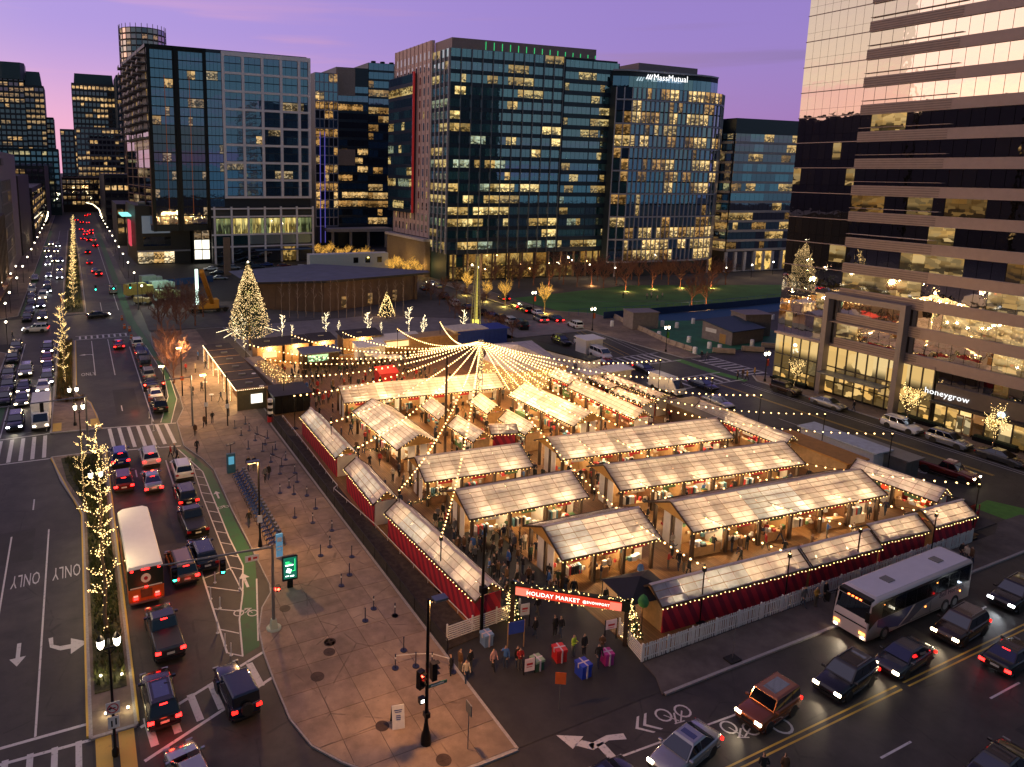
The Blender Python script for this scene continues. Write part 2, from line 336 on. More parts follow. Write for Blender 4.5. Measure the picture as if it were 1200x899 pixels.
JOINT = pm('paving_joint', (.11, .085, .07), .9, var=.2)
pz = slab('plaza', plaza, .105, JOINT)
def clip(poly, x0, x1, y0, y1):
    for ax, lim, sgn in ((0, x0, 1), (0, x1, -1), (1, y0, 1), (1, y1, -1)):
        out = []
        for i in range(len(poly)):
            a, b = poly[i-1], poly[i]; ia, ib = (a[ax]-lim)*sgn >= 0, (b[ax]-lim)*sgn >= 0
            if ia != ib:
                t = (lim-a[ax])/(b[ax]-a[ax]); out.append((a[0]+(b[0]-a[0])*t, a[1]+(b[1]-a[1])*t))
            if ib: out.append(b)
        poly = out
        if len(poly) < 3: return []
    return poly
GX = [9.9, 12.42, 14.65, 16.9, 19.15, 21.32]
y = 29.9; gy = [y]
while y < 152: y += 2.35; gy.append(y)
base_ = plaza
for j in range(len(gy)-1):
    for i in range(len(GX)-1):
        g_ = .016
        q = clip(base_, GX[i]+g_, GX[i+1]-g_, gy[j]+g_, gy[j+1]-g_)
        if len(q) >= 3: 
            o = ob('paving_slab', MB().prism([(a, b) for a, b in q], .10, .128+rnd.uniform(0,.004)).mesh('slab', CONC[rnd.choice([0,0,1,1,2,3,3])]), pz)
slab('plaza_terrace', [(27,118),(27,150),(60,150),(100,128),(100,118)], .10, pm('purple_paving', (.20,.175,.175), .85, var=.2, scale=.5), False)
struct('forecourt', MB().prism([(12.4,152),(27,150.5),(60,150.5),(97,130),(97,205),(14,262),(13,200)], -.02, .09).mesh('forecourt', pm('forecourt_paving', (.10,.09,.09), .9, var=.2, scale=.4)))
for k, (x0, x1, y0, y1) in enumerate(((13.5,17.3,62,64),)): pass
# market floor and verge
slab('market_deck', [(23.9,41),(28,41),(28,55),(33.8,55),(33.8,33),(75.5,33),(75.5,113),(56,118),(23,118),(23,92)], .06, DECK, False)
struct('entrance_asphalt', MB().flat([(21.6,29.9),(33.2,29.9),(33.8,36),(33.8,55),(28,55),(28,41),(24.2,41),(21.9,38.9)], .02).mesh('entrance', ASPH2))
struct('verge', MB().prism([(21.75,39.2),(24.5,39.5),(24.3,48),(23.5,62),(23.7,86),(23.7,91),(21.9,91)], -.02, .09).mesh('verge', SOIL))
slab('south_pavement', [(32.4,29.6),(33.2,31.0),(33.4,32.4),(77,32.4),(80,33.5),(84,33.5),(84,31),(79,29.5)], .11, pm('dark_paving', (.105,.088,.08), .85, var=.35, scale=.5, bump=.2), False)
struct('kerb', MB().bar((32.6,29.6,.05),(79,29.5,.05),.2,.16).bar((79,29.5,.05),(84,31,.05),.2,.16).mesh('kerb', KERB))
slab('avenue_kerbside', [(75.7,33.5),(79.6,33.5),(80.5,60),(80.0,130),(75.7,130)], .10, pm('dark_paving2', (.08,.07,.07), .85, var=.3, scale=.4), False)
slab('avenue_pavement', [(99.7,-10),(104.6,-10),(104.6,77.8),(102,79.6),(99.9,77)], .13, CONC[1])
slab('park_pavement', [(99.8,92.5),(103.6,92),(104.6,96),(112,118),(112,133),(103.6,140),(106,180),(99,192),(98.5,150),(98.3,120)], .13, CONC[1])
# left side pavements of the boulevard
slab('boulevard_pavement', [(-12.2,-20),(-60,-20),(-60,146),(-16,146),(-12.6,142)], .12, CONC[1])
slab('boulevard_pavement', [(-13,178),(-17,175),(-60,175),(-60,700),(-13,700)], .12, CONC[1])
slab('boulevard_pavement', [(12.6,178),(12.4,430),(60,430),(60,262),(14,262)], .11, pm('dark_pavement', (.09,.08,.08), .85, var=.25, scale=.5), False)
# medians with planting bed
MULCH = pm('planting_bed', (.045, .045, .02), .95, col2=(.09, .085, .03), scale=2.2, bump=1., bscale=9)
medA = slab('median_island', [(-.95,40.8),(1.55,40.8),(1.55,87),(-4.1,87.3),(-3.0,80),(-1.05,71.5)], .14, CONC[1])
struct('median_bed', MB().prism([(-.65,44.5),(1.25,44.5),(1.2,86.3),(-3.1,86.3),(-2.5,80),(-.7,72)], .1, .20).mesh('bed', MULCH))
struct('median_tip', MB().prism([(-.85,36.8),(1.6,36.8),(1.55,40.6),(-.9,40.6)], -.02, .03).mesh('tip', ASPH2))
for x0 in (-.72, .52): struct('tactile_strip', MB().box(x0, x0+.86, 37.2, 40.9, .03, .05).mesh('tactile', YPAINT))
for xa, ya, xb, yb in ((-1.12,41,-1.12,71),(-1.12,71,-4.15,87),(1.68,41,1.68,87)):
    struct('kerb_paint', MB().bar((xa,ya,.07),(xb,yb,.07),.13,.17).mesh('kp', YPAINT))
medB = slab('median_island', [(-4.4,95.8),(1.3,95.1),(1.0,101),(.3,106.5),(-1.5,112),(-1.5,148),(-4.4,148)], .14, CONC[0])
struct('median_bed', MB().prism([(-4.1,110.5),(-1.9,110.5),(-1.9,147),(-4.1,147)], .1, .21).mesh('bed', MULCH))
for x0 in (-4.2, .2): struct('tactile_strip', MB().box(x0, x0+1.0, 96.1, 99.2, .14, .155).mesh('tactile', YPAINT))
struct('kerb_paint', MB().bar((1.45,95.2,.07),(.42,106.6,.07),.13,.17).bar((-1.38,112,.07),(-1.38,148,.07),.13,.17).bar((.42,106.6,.07),(-1.38,112,.07),.13,.17).mesh('kp', YPAINT))
medC = slab('median_island', [(-4.2,176),(.9,176),(.6,240),(-.6,420),(-4.2,420)], .14, CONC[1])
struct('median_bed', MB().prism([(-3.7,178),(.4,178),(.1,240),(-1,418),(-3.7,418)], .1, .21).mesh('bed', MULCH))
# playing field, courts
FIELD = pm('dark_turf', (.055, .17, .04), .95, var=.25, scale=.15)
struct('playing_field', MB().flat([(105,158),(107,128.6),(150,126.6),(210,128),(206,146),(152,164.5)], .05).mesh('field', FIELD))
for k in range(3): struct('field_line', MB().bar((108+14*k,152-6*k,.056),(166+14*k,130,.056),.35,.004).mesh('fl', pm('faded_line',(.12,.15,.10),.9,var=.1)))
struct('green_court', MB().flat([(103.8,93.4),(133,93),(140,112),(112,124),(108.8,112)], .14).mesh('court', pm('green_court_surface', (.02, .15, .065), .7, var=.25, scale=.3)))
struct('blue_court', MB().flat([(116,118),(190,118),(190,127),(112,127)], .06).mesh('bluecourt', pm('blue_court_surface', (.015, .08, .18), .7, var=.15)))
struct('park_ground', MB().flat([(99,92.3),(260,92.3),(260,230),(99,230)], .02).mesh('park', pm('park_ground', (.075,.068,.066), .9, var=.25, scale=.1)))
struct('car_park', MB().flat([(14,180),(36,180),(92,200),(95,262),(42,262),(14,262)], .11).mesh('lot', ASPH2))
# ------------------------------------------------------------------ road markings
def mark(name, segs, w=.13, m=PAINT, z=.006):
    b = MB()
    for s_ in segs:
        (xa, ya), (xb, yb) = s_[:2]; ww = s_[2] if len(s_) > 2 else w
        a, q = Vector((xa, ya, z)), Vector((xb, yb, z)); d = (q-a).normalized(); n_ = Vector((-d.y, d.x, 0))*ww/2
        b.add([a-n_, q-n_, q+n_, a+n_], [(0,1,2,3)])
    return struct(name, b.mesh(name, m))
def crosswalk(bars, rails, w=.55):
    r = ob('crosswalk', None, kind='structure')
    for xa, ya, xb, yb in bars:
        o = mark('stripe', [((xa,ya),(xb,yb))], w); o.parent = r; del o['kind']
    if rails: o = mark('edge_line', rails, .22, z=.010); o.parent = r; del o['kind']
# south crossing of the boulevard (diagonal hatch) and left part
crosswalk([(2.4+1.35*k, 37.9+.45*k+.9, 2.4+1.35*k-.25, 37.9+.45*k-.0+3.4-.0*k) for k in range(6)], [((1.75,37.9),(10.1,41.6)),((1.75,40.6),(10.1,44.3))], .45)
crosswalk([(-1.6-1.25*k, 41.0+.07*k, -1.6-1.25*k, 36.2) for k in range(5)], [((-9,42.3),(-.95,42.2)),((-9,41.1),(-.95,40.8))], .34)
# middle crossing
crosswalk([(2.6+1.13*k, 87.4-.15*k, 2.35+1.13*k, 94.9-.15*k) for k in range(7)], [((1.7,86.9),(9.9,85.3)),((1.4,95.4),(10.4,93.7))], .42)
crosswalk([(-4.9-1.2*k, 87.8, -5.0-1.2*k, 95.4) for k in range(6)], [((-4.2,87.2),(-12,87.6)),((-4.3,96),(-12,95.8))], .42)
crosswalk([(-.6+1.05*k, 149.2, -.6+1.05*k, 151.8) for k in range(9)], [((-1.4,148.9),(8.2,148.5)),((-1.4,152.2),(8.2,151.8))], .35)
# avenue crossings
crosswalk([(83.5+1.6*k, 92.3, 83.5+1.6*k, 97.5) for k in range(9)], [((82,92),(98.5,92)),((82,97.8),(98.5,97.8))], .5)
crosswalk([(101.2, 80.6+1.4*k, 105.5, 80.2+1.4*k) for k in range(8)], [((101,79.6),(101,92)),((105.7,79.6),(105.7,92))], .4)
crosswalk([(84+1.7*k, 79, 84+1.7*k, 83) for k in range(8)], [((82,78.6),(98.5,78.6)),((82,83.3),(98.5,83.3))], .45)
mark('lane_line', [((-3.9,58.9),(-3.9,42.4)),((-3.9,58.9),(-3.9,69.2)),((-6.9,42.4),(-6.9,69)),((-10,96.5),(-10,149)),((-4.9,97),(-4.9,148),.1)])
mark('lane_line', [((1.4,147),(1.4,121.5)),((4.3,147.4),(4.3,120.5)),((4.3,104),(4.3,101.5)),((4.4,80),(4.4,78)),((-5.4,76.5),(-5.4,74)),((4.3,178),(4.3,190))])
mark('edge_line', [((7.75,139.5),(7.75,95.5)),((7.75,81.5),(7.75,45.2)),((-11.6,98),(-11.6,145)),((7.9,178),(7.9,420)),((-7.9,178),(-7.9,420),.1)], .14)
# parking lane and cycle lane
GL = [((9.5,84.2),(10.1,84.0)),((11.1,76.6),(12.0,76.7)),((10.95,61),(12.1,63)),((11.1,55.8),(12.3,56.6)),((10.2,51.7),(11.7,53.4)),((9.3,48.6),(10.9,50.2)),((8.65,44.4),(9.95,45.0))]
def ribbon(name, L, m, z):
    b = MB(); v = [(*p, z) for a in L for p in a]; b.add(v, [(2*i, 2*i+1, 2*i+3, 2*i+2) for i in range(len(L)-1)]); return struct(name, b.mesh(name, m))
ribbon('cycle_lane', GL, GPAINT, .006)
ribbon('cycle_lane', [((8.6,94.7),(9.8,93.9)),((10.8,105.6),(11.8,104)),((11.5,117.3),(12.2,116)),((10.6,139.4),(11.6,138)),((8.8,165),(10.4,165)),((9,400),(11,400))], GPAINT, .006)
ribbon('cycle_lane', [((-11.5,98),(-10.3,98)),((-11.8,120),(-10.4,120)),((-12,149),(-10.6,149))], GPAINT, .006)
ribbon('cycle_lane', [((-12.6,178),(-11.2,178)),((-12.8,420),(-11.4,420))], GPAINT, .006)
ribbon('cycle_lane', [((99,92.5),(97.2,92.5)),((98.6,84),(96.8,84)),((99,78),(97.6,77.6))], pm('bright_green_lane', (.07,.22,.03), .7, var=.2), .006)
ribbon('cycle_lane', [((81.5,33.2),(86.5,33.4)),((81.5,36.5),(84.8,36.8))], pm('bright_green_lane', (.07,.22,.03), .7, var=.2), .006)
mark('edge_line', [(a[0], b[0], .12) for a, b in zip(GL[:-1], GL[1:])] + [((11.7,53.4),(10.0,45.6),.12), ((10.35,79),(10.1,71),.1), ((10.1,71),(10.05,55.5),.1)], .12, z=.010)
mark('hatching', [((10.1,78-2.2*k),(11.0,77.2-2.2*k)) for k in range(11)] + [((7.8,55.2),(10.2,55.9)),((7.8,53.9),(10.1,52.2)),((7.8,50.7),(9.7,49.5)),((7.8,48),(8.95,47)),((7.8,45.2),(8.6,44.5)),((10.1,55.5),(10.25,52.2))]
     + [((8.0+.0*k,101.5-1.9*k+2),(10.2,100.2-1.9*k+2)) for k in range(3)], .1)
mark('edge_line', [((8.6,94.7),(10.8,105.6)),((10.8,105.6),(11.5,117.3)),((11.5,117.3),(10.6,139.4)),((9.8,93.9),(11.8,104)),((11.8,104),(12.2,116))], .1, z=.010)
# cross road
mark('centre_line', [((20,23.85),(47.3,23.85)),((48,23.85),(230,23.85)),((20,23.5),(47.3,23.5)),((48,23.5),(230,23.5))], .12, YPAINT)
mark('lane_line', [((20,27.3),(36,26.45)),((42.6,26.5),(46,26.45)),((60,26.3),(63,26.3)),((68,26.3),(71,26.3)),((40.3,20.6),(43.2,20.6)),((51.7,20.6),(55.2,20.6)),((63.5,20.6),(67,20.6)),((75.5,20.6),(79,20.6))])
mark('lane_line', [((82.5,31.5),(84,32.8)),((82.0,32.2),(83.5,33.5))], .2)
# avenue
mark('centre_line', [((92.6,40),(92.4,78)),((90.9,92+6.5),(98.2,131)),((92.2,98.5),(99.4,131)),((92.9,40),(92.7,78))], .12, YPAINT)
mark('edge_line', [((96.3,32),(96.3,77)),((97.0,32),(97.0,77)),((86.9,42),(86.9,56)),((86.9,60),(86.9,63)),((95.2,98),(102.5,137)),((96.4,98),(103.7,137)),((87,104),(88.5,112))], .1)
SYM = PAINT
def glyph(name, polys, ox, oy, rz, sc=1.):
    b = MB()
    for p in polys: b.flat([(ox+(x*math.cos(rz)-y_*math.sin(rz))*sc, oy+(x*math.sin(rz)+y_*math.cos(rz))*sc) for x, y_ in p], .008)
    return struct(name, b.mesh(name, SYM))
def ring(cx, cy, r, w=.1, n=14): return [[(cx+(r+s)*math.cos(2*PI*(i+e)/n), cy+(r+s)*math.sin(2*PI*(i+e)/n)) for e, s in ((0,-w/2),(1,-w/2),(1,w/2),(0,w/2))] for i in range(n)]
arrow = [[(-.13,-1.3),(.13,-1.3),(.13,.4),(-.13,.4)], [(-.5,.35),(.5,.35),(0,1.3)]]
turn = [[(-1.5,-.9),(-1.15,-.9),(-1.1,-.25),(-1.35,-.1)], [(-1.35,-.1),(-1.1,-.25),(-.6,.0),(-.6,.35)],[(-.6,.0),(.2,.05),(.2,.4),(-.6,.35)],[(.2,-.45),(1.5,.2),(.2,.85)]]
glyph('arrow_marking', arrow, -5.3, 50.9, PI)
glyph('turn_arrow_marking', [[(x*.85, -y_*1.4) for x, y_ in p] for p in turn], -2.2, 50.7, 0)
glyph('split_arrow_marking', [[(x*1.3,y_*1.25) for x,y_ in p] for p in ([(2.0,-.25),(1.2,.05),(1.3,.35),(2.1,.1)],[(1.2,.05),(.2,-.1),(.2,.25),(1.3,.35)],[(.2,-.1),(-.4,.5),(.1,.6),(.5,.2)],[(-.6,.35),(.3,.75),(-.8,1.35)],[(.5,.1),(.9,.1),(.9,-.9),(.5,-.9)],[(.2,-.8),(1.2,-.8),(.7,-1.7)])], 25.2, 28.1, 0)
bike = ring(-.55,0,.38)+ring(.55,0,.38)+[[(-.55,.0),(-.5,-.06),(0,.55),(-.06,.6)],[(0,.5),(.05,.55),(.58,0),(.5,0)],[(-.1,.0),(0,0),(.3,.6),(.2,.62)],[(-.25,.55),(.35,.6),(.35,.66),(-.25,.61)]]
glyph('bicycle_marking', bike, 31.9, 28.2, R(170), 1.25); glyph('chevron_marking', [[(0,0),(.2,0),(-.5,.7),(-.75,.7)],[(-.75,.7),(-.5,.7),(.2,1.4),(0,1.4)],[(.6,0),(.8,0),(.1,.7),(-.15,.7)],[(-.15,.7),(.1,.7),(.8,1.4),(.6,1.4)]], 29.6, 27.5, 0)
glyph('bicycle_marking', bike, 34.7, 25.6, R(150), 1.2); glyph('bicycle_marking', ring(0,0,.62,.16), 37.2, 24.7, 0, 1.)
glyph('bicycle_marking', bike, 9.9, 49.2, R(-25), .95); glyph('bicycle_marking', bike, 11.6, 67.2, 0, .55); glyph('arrow_marking', arrow, 10.8, 53.6, 0, .85); glyph('arrow_marking', arrow, 11.55, 70.2, 0, .7)
glyph('bicycle_marking', bike, 86.6, 44.5, R(60), 1.1); glyph('chevron_marking', [[(0,0),(.2,0),(-.5,.7),(-.75,.7)],[(-.75,.7),(-.5,.7),(.2,1.4),(0,1.4)]], 88.6, 47.2, R(90)); glyph('turn_arrow_marking', [[(x*.7, y_*.9) for x, y_ in p] for p in turn], 1.6, 0, 0) if False else None
glyph('arrow_marking', [[(-x_, y_) for x_, y_ in p] for p in turn], .3, 136, 0, .8)
for (x, y_, s_, rz_) in ((-5.35,60.9,2.2,PI),(-2.35,60.9,2.2,PI)):
    o = text('lane_lettering', 'ONLY', 1.35, PAINT, (x, y_, .009), (0,0,rz_), ext=0.0); o.scale = (.56, 2.1, 1); o['kind'] = 'structure'
o = text('lane_lettering', 'ONLY', 1.2, PAINT, (.4, 122.6, .009), (0,0,0), ext=0.0); o.scale = (.65, 2.2, 1); o['kind'] = 'structure'
# manholes and grates on the plaza
for (u, v, r_) in ((387,754,.42),(386,766,.42),(372,795,.46),(448,853,.42),(334,715,.42),(520,893,.45),(386,755,.4)):
    p = S(u, v); thing('manhole_cover', 'round dark iron manhole cover set in the plaza paving', 'manhole cover', (p.x, p.y, .128), group='manhole covers in the plaza paving', me=MB().cyl((0,0,0),(0,0,.012),r_,n=20,sm=False).box(-r_*.7,r_*.7,-.03,.03,.012,.02).box(-.03,.03,-r_*.7,r_*.7,.012,.02).mesh('manhole', pm('rusty_iron',(.07,.045,.035),.7,metal=.4,var=.3)))
# ------------------------------------------------------------------ buildings
PM = {}
class Bld:
    def __init__(s, name, label, cat, solo=280): s.r = thing(name, label, cat); s.solo = solo; s.mb = None; s.mats = []
    def pane(s, c, rz, w, h, mat, name='window_pane', d=.08):
        if s.solo > 0:
            s.solo -= 1; k = (round(w, 2), round(h, 2), mat.name, d)
            if k not in PM: PM[k] = MB().box(-w/2, w/2, -d, d*.4, -h/2, h/2).mesh('pane', mat)
            return ob(name, PM[k], s.r, c, rz)
        if s.mb is None: s.mb = MB()
        if mat not in s.mats: s.mats.append(mat)
        s.mb.M = Matrix.Translation(c) @ Matrix.Rotation(rz, 4, 'Z'); s.mb.box(-w/2, w/2, -d, d*.4, -h/2, h/2, s.mats.index(mat))
    def done(s):
        if s.mb: ob('window_panes', s.mb.mesh('panes', s.mats), s.r, kind='stuff')
    def part(s, name, mb, mat, **kw): return ob(name, mb.mesh(name, mat), s.r, **kw)
def pick(ws, x=None):
    t = rnd.random()*sum(w for w, m in ws)
    for w, m in ws:
        t -= w
        if t <= 0: return m
    return ws[-1][1]
def facade(b, P0, P1, z0, z1, fh, mw, glassset, frame, sill=.9, gap=.08, mull=0, mullw=.15, mulld=.25, band=None, bandd=.12, mullmat=None, litrow=None, off=.02, pname='window_pane', bands=True, mz=None):
    P0, P1 = Vector((*P0, 0)), Vector((*P1, 0)); d = P1-P0; L = d.length; d.normalize(); n = Vector((d.y, -d.x, 0)); rz = math.atan2(d.y, d.x)
    nm = max(1, round(L/mw)); w = L/nm; nf = max(1, round((z1-z0)/fh)); h = (z1-z0)/nf
    T = Matrix.Translation(P0+n*off) @ Matrix.Rotation(rz, 4, 'Z')
    for j in range(nf):
        zb = z0+j*h
        if bands and sill > 0:
            m_ = MB(); m_.M = T; m_.box(0, L, -bandd, .0, zb, zb+sill); b.part('spandrel', m_, band or frame)
        gs = glassset if litrow is None else litrow(j, nf)
        run = None; left = 0
        for i in range(nm):
            if left <= 0: run = pick(gs); left = rnd.choice((1,1,2,2,3,4))
            left -= 1
            b.pane(P0+n*off+d*((i+.5)*w)+Vector((0,0,zb+sill+(h-sill)/2)), rz, w-gap, h-sill-(.0 if bands else gap), run, pname)
    if mull:
        for i in range(0, nm+1, mull):
            m_ = MB(); m_.M = T; m_.box(i*w-mullw/2, i*w+mullw/2, -mulld, -.0, *(mz or (z0, z1))); b.part('mullion', m_, mullmat or frame)
def body(b, pts, z0, z1, mat, name='wall'): return b.part(name, MB().prism(pts, z0, z1), mat)

TEAL = [glass('teal_glass_%d' % i, c, .34, (.70,.92,1), wob=.02) for i, c in enumerate([(.012,.06,.085),(.025,.12,.15),(.05,.19,.22)])]
BLUE = [glass('blue_glass_%d' % i, c, .34, (.55,.78,1), wob=.03) for i, c in enumerate([(.012,.045,.10),(.02,.075,.15),(.03,.10,.19)])]
DRK = [glass('dark_glass_%d' % i, c, .22, (.8,.85,.95), wob=.03) for i, c in enumerate([(.006,.008,.012),(.012,.016,.022)])]
def lit(n, c=(1,.72,.30), s=1.0, z0=0, fh=3.75, **k): return litglass(n, c, s, z0, fh, **k)

# --- central office block with teal glass
C = (102., 190.5); ux, uy = math.cos(R(-5)), math.sin(R(-5)); fr = lambda s_: (C[0]+ux*s_, C[1]+uy*s_)
b = Bld('office_block', 'broad teal glass office block in the centre with vertical fins and many lit yellow windows', 'office building', 300)
body(b, [fr(.3), fr(58.6), (fr(58.6)[0], 230), (102.3, 232)], 0, 69.3, pm('teal_core', (.012,.03,.04), .6, var=0))
NAVY = pm('navy_spandrel', (.010,.022,.045), .35, var=.1, spec=.6)
ml = [lit('lit_teal_a', (1,.80,.36), 1.35, 8.6, 3.58), lit('lit_teal_b', (1,.72,.28), .8, 8.6, 3.58), lit('lit_teal_c', (.75,.95,.75), .7, 8.6, 3.58)]
def row1(j, nf):
    lw = .8 if j in (0,2,5) else (.65 if j in (7,13,10,4,1) else .42)
    return [(1-lw, TEAL[0]), ((1-lw)*.9, TEAL[1]), ((1-lw)*.35, TEAL[2]), (lw*.5, ml[0]), (lw*.4, ml[1]), (lw*.06, ml[2])]
facade(b, fr(0), fr(38.6), 8.6, 69.4, 3.58, 1.75, None, NAVY, 1.25, mull=2, mullw=.22, mulld=.55, mullmat=pm('fin_metal', (.20,.21,.24), .4, metal=.5, var=.1), litrow=row1)
facade(b, fr(38.9), fr(58.8), 8.6, 68.6, 3.58, 1.7, None, NAVY, 1.35, litrow=row1, off=.6, bandd=.3, mull=6, mullw=.3, mulld=.15)
facade(b, (102, 201.5), fr(0), 8.6, 69.4, 3.58, 2.7, None, NAVY, 1.25, mull=1, mullw=.3, mulld=.45, mullmat=pm('pale_fin', (.45,.42,.46), .5, var=.1), litrow=row1)
PINK = pm('pink_precast', (.62,.43,.40), .75, var=.08)
m = MB()
m.box(101.6, 102.6, 201.6, 228.6, 12.6, 73.2); b.part('stone_wall', m, PINK)
for j in range(16):
    for i in range(9):
        z_ = 14.2+3.58*j; y_ = 203.2+2.95*i
        if y_ > 211 and 20 < z_ < 64: continue
        b.pane(Vector((101.6, y_, z_+1.1)), R(-90), 1.35, 2.3, pick([(8, DRK[0]), (1, ml[1])]))
for i in range(10): m = MB().box(101.35, 101.65, 202.2+2.93*i, 202.7+2.93*i, 12.6, 73.2); b.part('pilaster', m, PINK)
m = MB().box(100.4, 101.6, 211.6, 231.5, 20, 64.6); b.part('glass_bay', m, NAVY)
facade(b, (100.35, 231.5), (100.35, 211.6), 20, 64.4, 3.58, 2.2, None, NAVY, 1.15, litrow=row1, off=.05)
b.part('red_fin', MB().box(99.9, 100.5, 211.0, 211.5, 20, 65), pm('red_fin_metal', (.45,.03,.03), .5, emit=(1,.05,.05), es=.10))
b.part('podium_wall', MB().box(100.2, 102.0, 201.0, 232, 0, 11.5), pm('brown_stone', (.16,.115,.09), .8, var=.15))
b.part('podium_ledge', MB().box(99.4, 102.0, 200.8, 232, 11.5, 12.3), pm('pale_ledge', (.42,.38,.42), .7))
b.part('penthouse', MB().prism([fr(.5), fr(50.3), (fr(50.3)[0], 200), (102.6, 201.4)], 69.4, 72.4), pm('penthouse_metal', (.27,.20,.205), .6, metal=.2, var=.1))
GS = em('green_uplight_glow', (.08, 1, .32), .55, False)
for i in range(15): b.part('green_uplight', MB().box(*(lambda p: (p[0]-.1, p[0]+.1, p[1]-.12, p[1]+.05))(fr(11.5+2.75*i)), 69.6, 71.9-.1*i), GS)
# glazed lobby under the block
lob = [lit('lit_lobby_a', (1,.66,.20), .95, 0, 8.6, scale=(1.,1.,.8)), lit('lit_lobby_b', (1,.55,.14), .5, 0, 8.6)]
facade(b, fr(1), fr(38), .3, 8.3, 4, 2.5, [(3, lob[0]), (2, lob[1]), (1.2, DRK[1])], DARKM, .3, off=.1, mull=2, mullw=.4, mulld=.4)
facade(b, fr(38), fr(58), .3, 8.3, 4, 2.5, [(.8, lob[0]), (2, lob[1]), (2.2, DRK[1])], DARKM, .3, off=.1, mull=2, mullw=.4, mulld=.4)
for i in range(12): b.part('column', MB().cyl((*fr(2.5+4.8*i), 0), (*fr(2.5+4.8*i), 8.6), .45, n=8), pm('warm_column', (.20,.12,.07), .6))
b.done()

# --- rounded tower with a lit name
b = Bld('rounded_office_tower', 'rounded glass office tower with pale curved mullions and a lit white name on top', 'office building', 300)
cxx, cyy, rr = 184., 205., 26.
crv = [(157.2, 181.5)] + [(158.5+i*3.6, 179.9-.33*i) for i in range(1, 9)] + [(190.5, 176.9),(195.5,177.2),(200,178.4),(203.6,180.6),(205.8,183.6),(206.6,187.5)]
crv = [Vector((*p, 0)) for p in crv]
body(b, [(p.x+.4, p.y+.5) for p in crv]+[(206,215),(158,215)], 0, 61.0, pm('round_core', (.01,.02,.03), .6, var=0))
b.part('upper_drum', MB().prism([(p.x+.6, p.y+2.5) for p in crv[:12]]+[(197,215),(158,215)], 61, 66.2), pm('round_core', (.01,.02,.03), .6, var=0))
PALE = pm('pale_mullion', (.36,.35,.42), .5, metal=.2, var=.1)
mml = [lit('lit_round_a', (1,.74,.34), 1.3, 5.2, 3.72, dark=.05), lit('lit_round_b', (1,.60,.22), .6, 5.2, 3.72, dark=.05)]
for k in range(len(crv)-1):
    p, q = crv[k], crv[k+1]; d_ = (q-p); L = d_.length; d_.normalize(); n_ = Vector((d_.y, -d_.x, 0)); rz = math.atan2(d_.y, d_.x)
    up = k < 11
    for j in range(16 if up else 15):
        z_ = 5.2+3.72*j; lw = .8 if j in (1,2) else (.6 if j in (0,3,8,10,12,14) else .38)
        if j == 15: lw = 0
        mt = pick([((1-lw)*.8, BLUE[0]), ((1-lw)*.8, TEAL[0]), ((1-lw)*.2, BLUE[2]), (lw*.6, mml[0]), (lw*.4, mml[1])])
        for h_ in (0, 1):
            if rnd.random() < .3: mt = pick([((1-lw)*.8, BLUE[0]), ((1-lw)*.8, TEAL[0]), (lw*.6, mml[0]), (lw*.4, mml[1])])
            b.pane(p+d_*L*(.25+.5*h_)+Vector((0, .0 if j < 15 else 2.0, z_+1.9)), rz, L/2-.1, 3.3, mt)
    for h_ in (0, .5):
        o = p+d_*L*h_; b.part('mullion', MB().cyl((o.x+n_.x*.25, o.y+n_.y*.25, 5), (o.x+n_.x*.25, o.y+n_.y*.25, 60.9), .2, n=4, sm=False), PALE)
for j in range(9):
    z_ = 5.0+7.44*j; m = MB()
    for k in range(len(crv)-1): m.bar((crv[k].x, crv[k].y-.2, z_), (crv[k+1].x, crv[k+1].y-.2, z_), .6, .5)
    if z_ < 62: b.part('floor_band', m, PALE)
m = MB()
for k in range(11): m.bar((crv[k].x+.2, crv[k].y+2.2, 66.4), (crv[k+1].x+.2, crv[k+1].y+2.2, 66.4), .5, .5)
b.part('parapet', m, PALE); b.part('plant_room', MB().box(168, 194, 184, 205, 66.4, 69.4), pm('penthouse_metal', (.27,.20,.205), .6))
for i in range(8): b.part('column', MB().cyl((160+5.6*i, 180.5-.4*i, 0), (160+5.6*i, 180.5-.4*i, 5.2), .35, n=6), PALE)
facade(b, (158, 182.5), (203, 179.5), .2, 5, 4.8, 3, [(3, lob[0]), (2, DRK[1]), (1, lob[1])], DARKM, .2)
text('sign', 'MassMutual', 2.75, em('white_sign_glow', (1,1,1), 1.4, False), (176.9, 178.6, 64.4), (R(90), 0, R(-5)), b.r, .03)
sg = MB()
for i in range(3): sg.add([(166.3+.9*i,178.7,63.6),(166.9+.9*i,178.7,63.6),(167.6+.9*i,178.7,65.1),(167.2+.9*i,178.7,65.1)], [(0,1,2,3)])
b.part('sign_emblem', sg, em('white_sign_glow', (1,1,1), 1.4)); b.done()

# --- banded block beyond
b = Bld('banded_apartment_block', 'low dark block with thin white floor bands between the rounded tower and the glass tower', 'apartment building', 260)
body(b, [(205.6,176),(248,172),(248,215),(205.6,215)], 0, 48, pm('banded_core', (.03,.03,.035), .7, var=0))
b.part('plant_room', MB().prism([(209,179),(248,176),(248,210),(209,210)], 48, 53.5), NAVY)
bl = [lit('lit_band_a', (1,.70,.28), .7, 7.5, 3.4), lit('lit_band_b', (1,.6,.2), .35, 7, 3.4)]
facade(b, (205.4,175.8), (247.8,171.8), 7.5, 48, 3.4, 2.1, [(5, DRK[0]), (3, TEAL[0]), (1.5, bl[0]), (1.2, bl[1])], pm('white_band', (.36,.33,.35), .7, var=.1), .8, bandd=.5)
facade(b, (205.3,214), (205.3,176.2), 7.5, 48, 3.4, 2.6, [(5, DRK[0]), (2, TEAL[0]), (1.5, bl[0]), (1.2, bl[1])], pm('white_band', (.36,.33,.35), .7, var=.1), .8, bandd=.3)
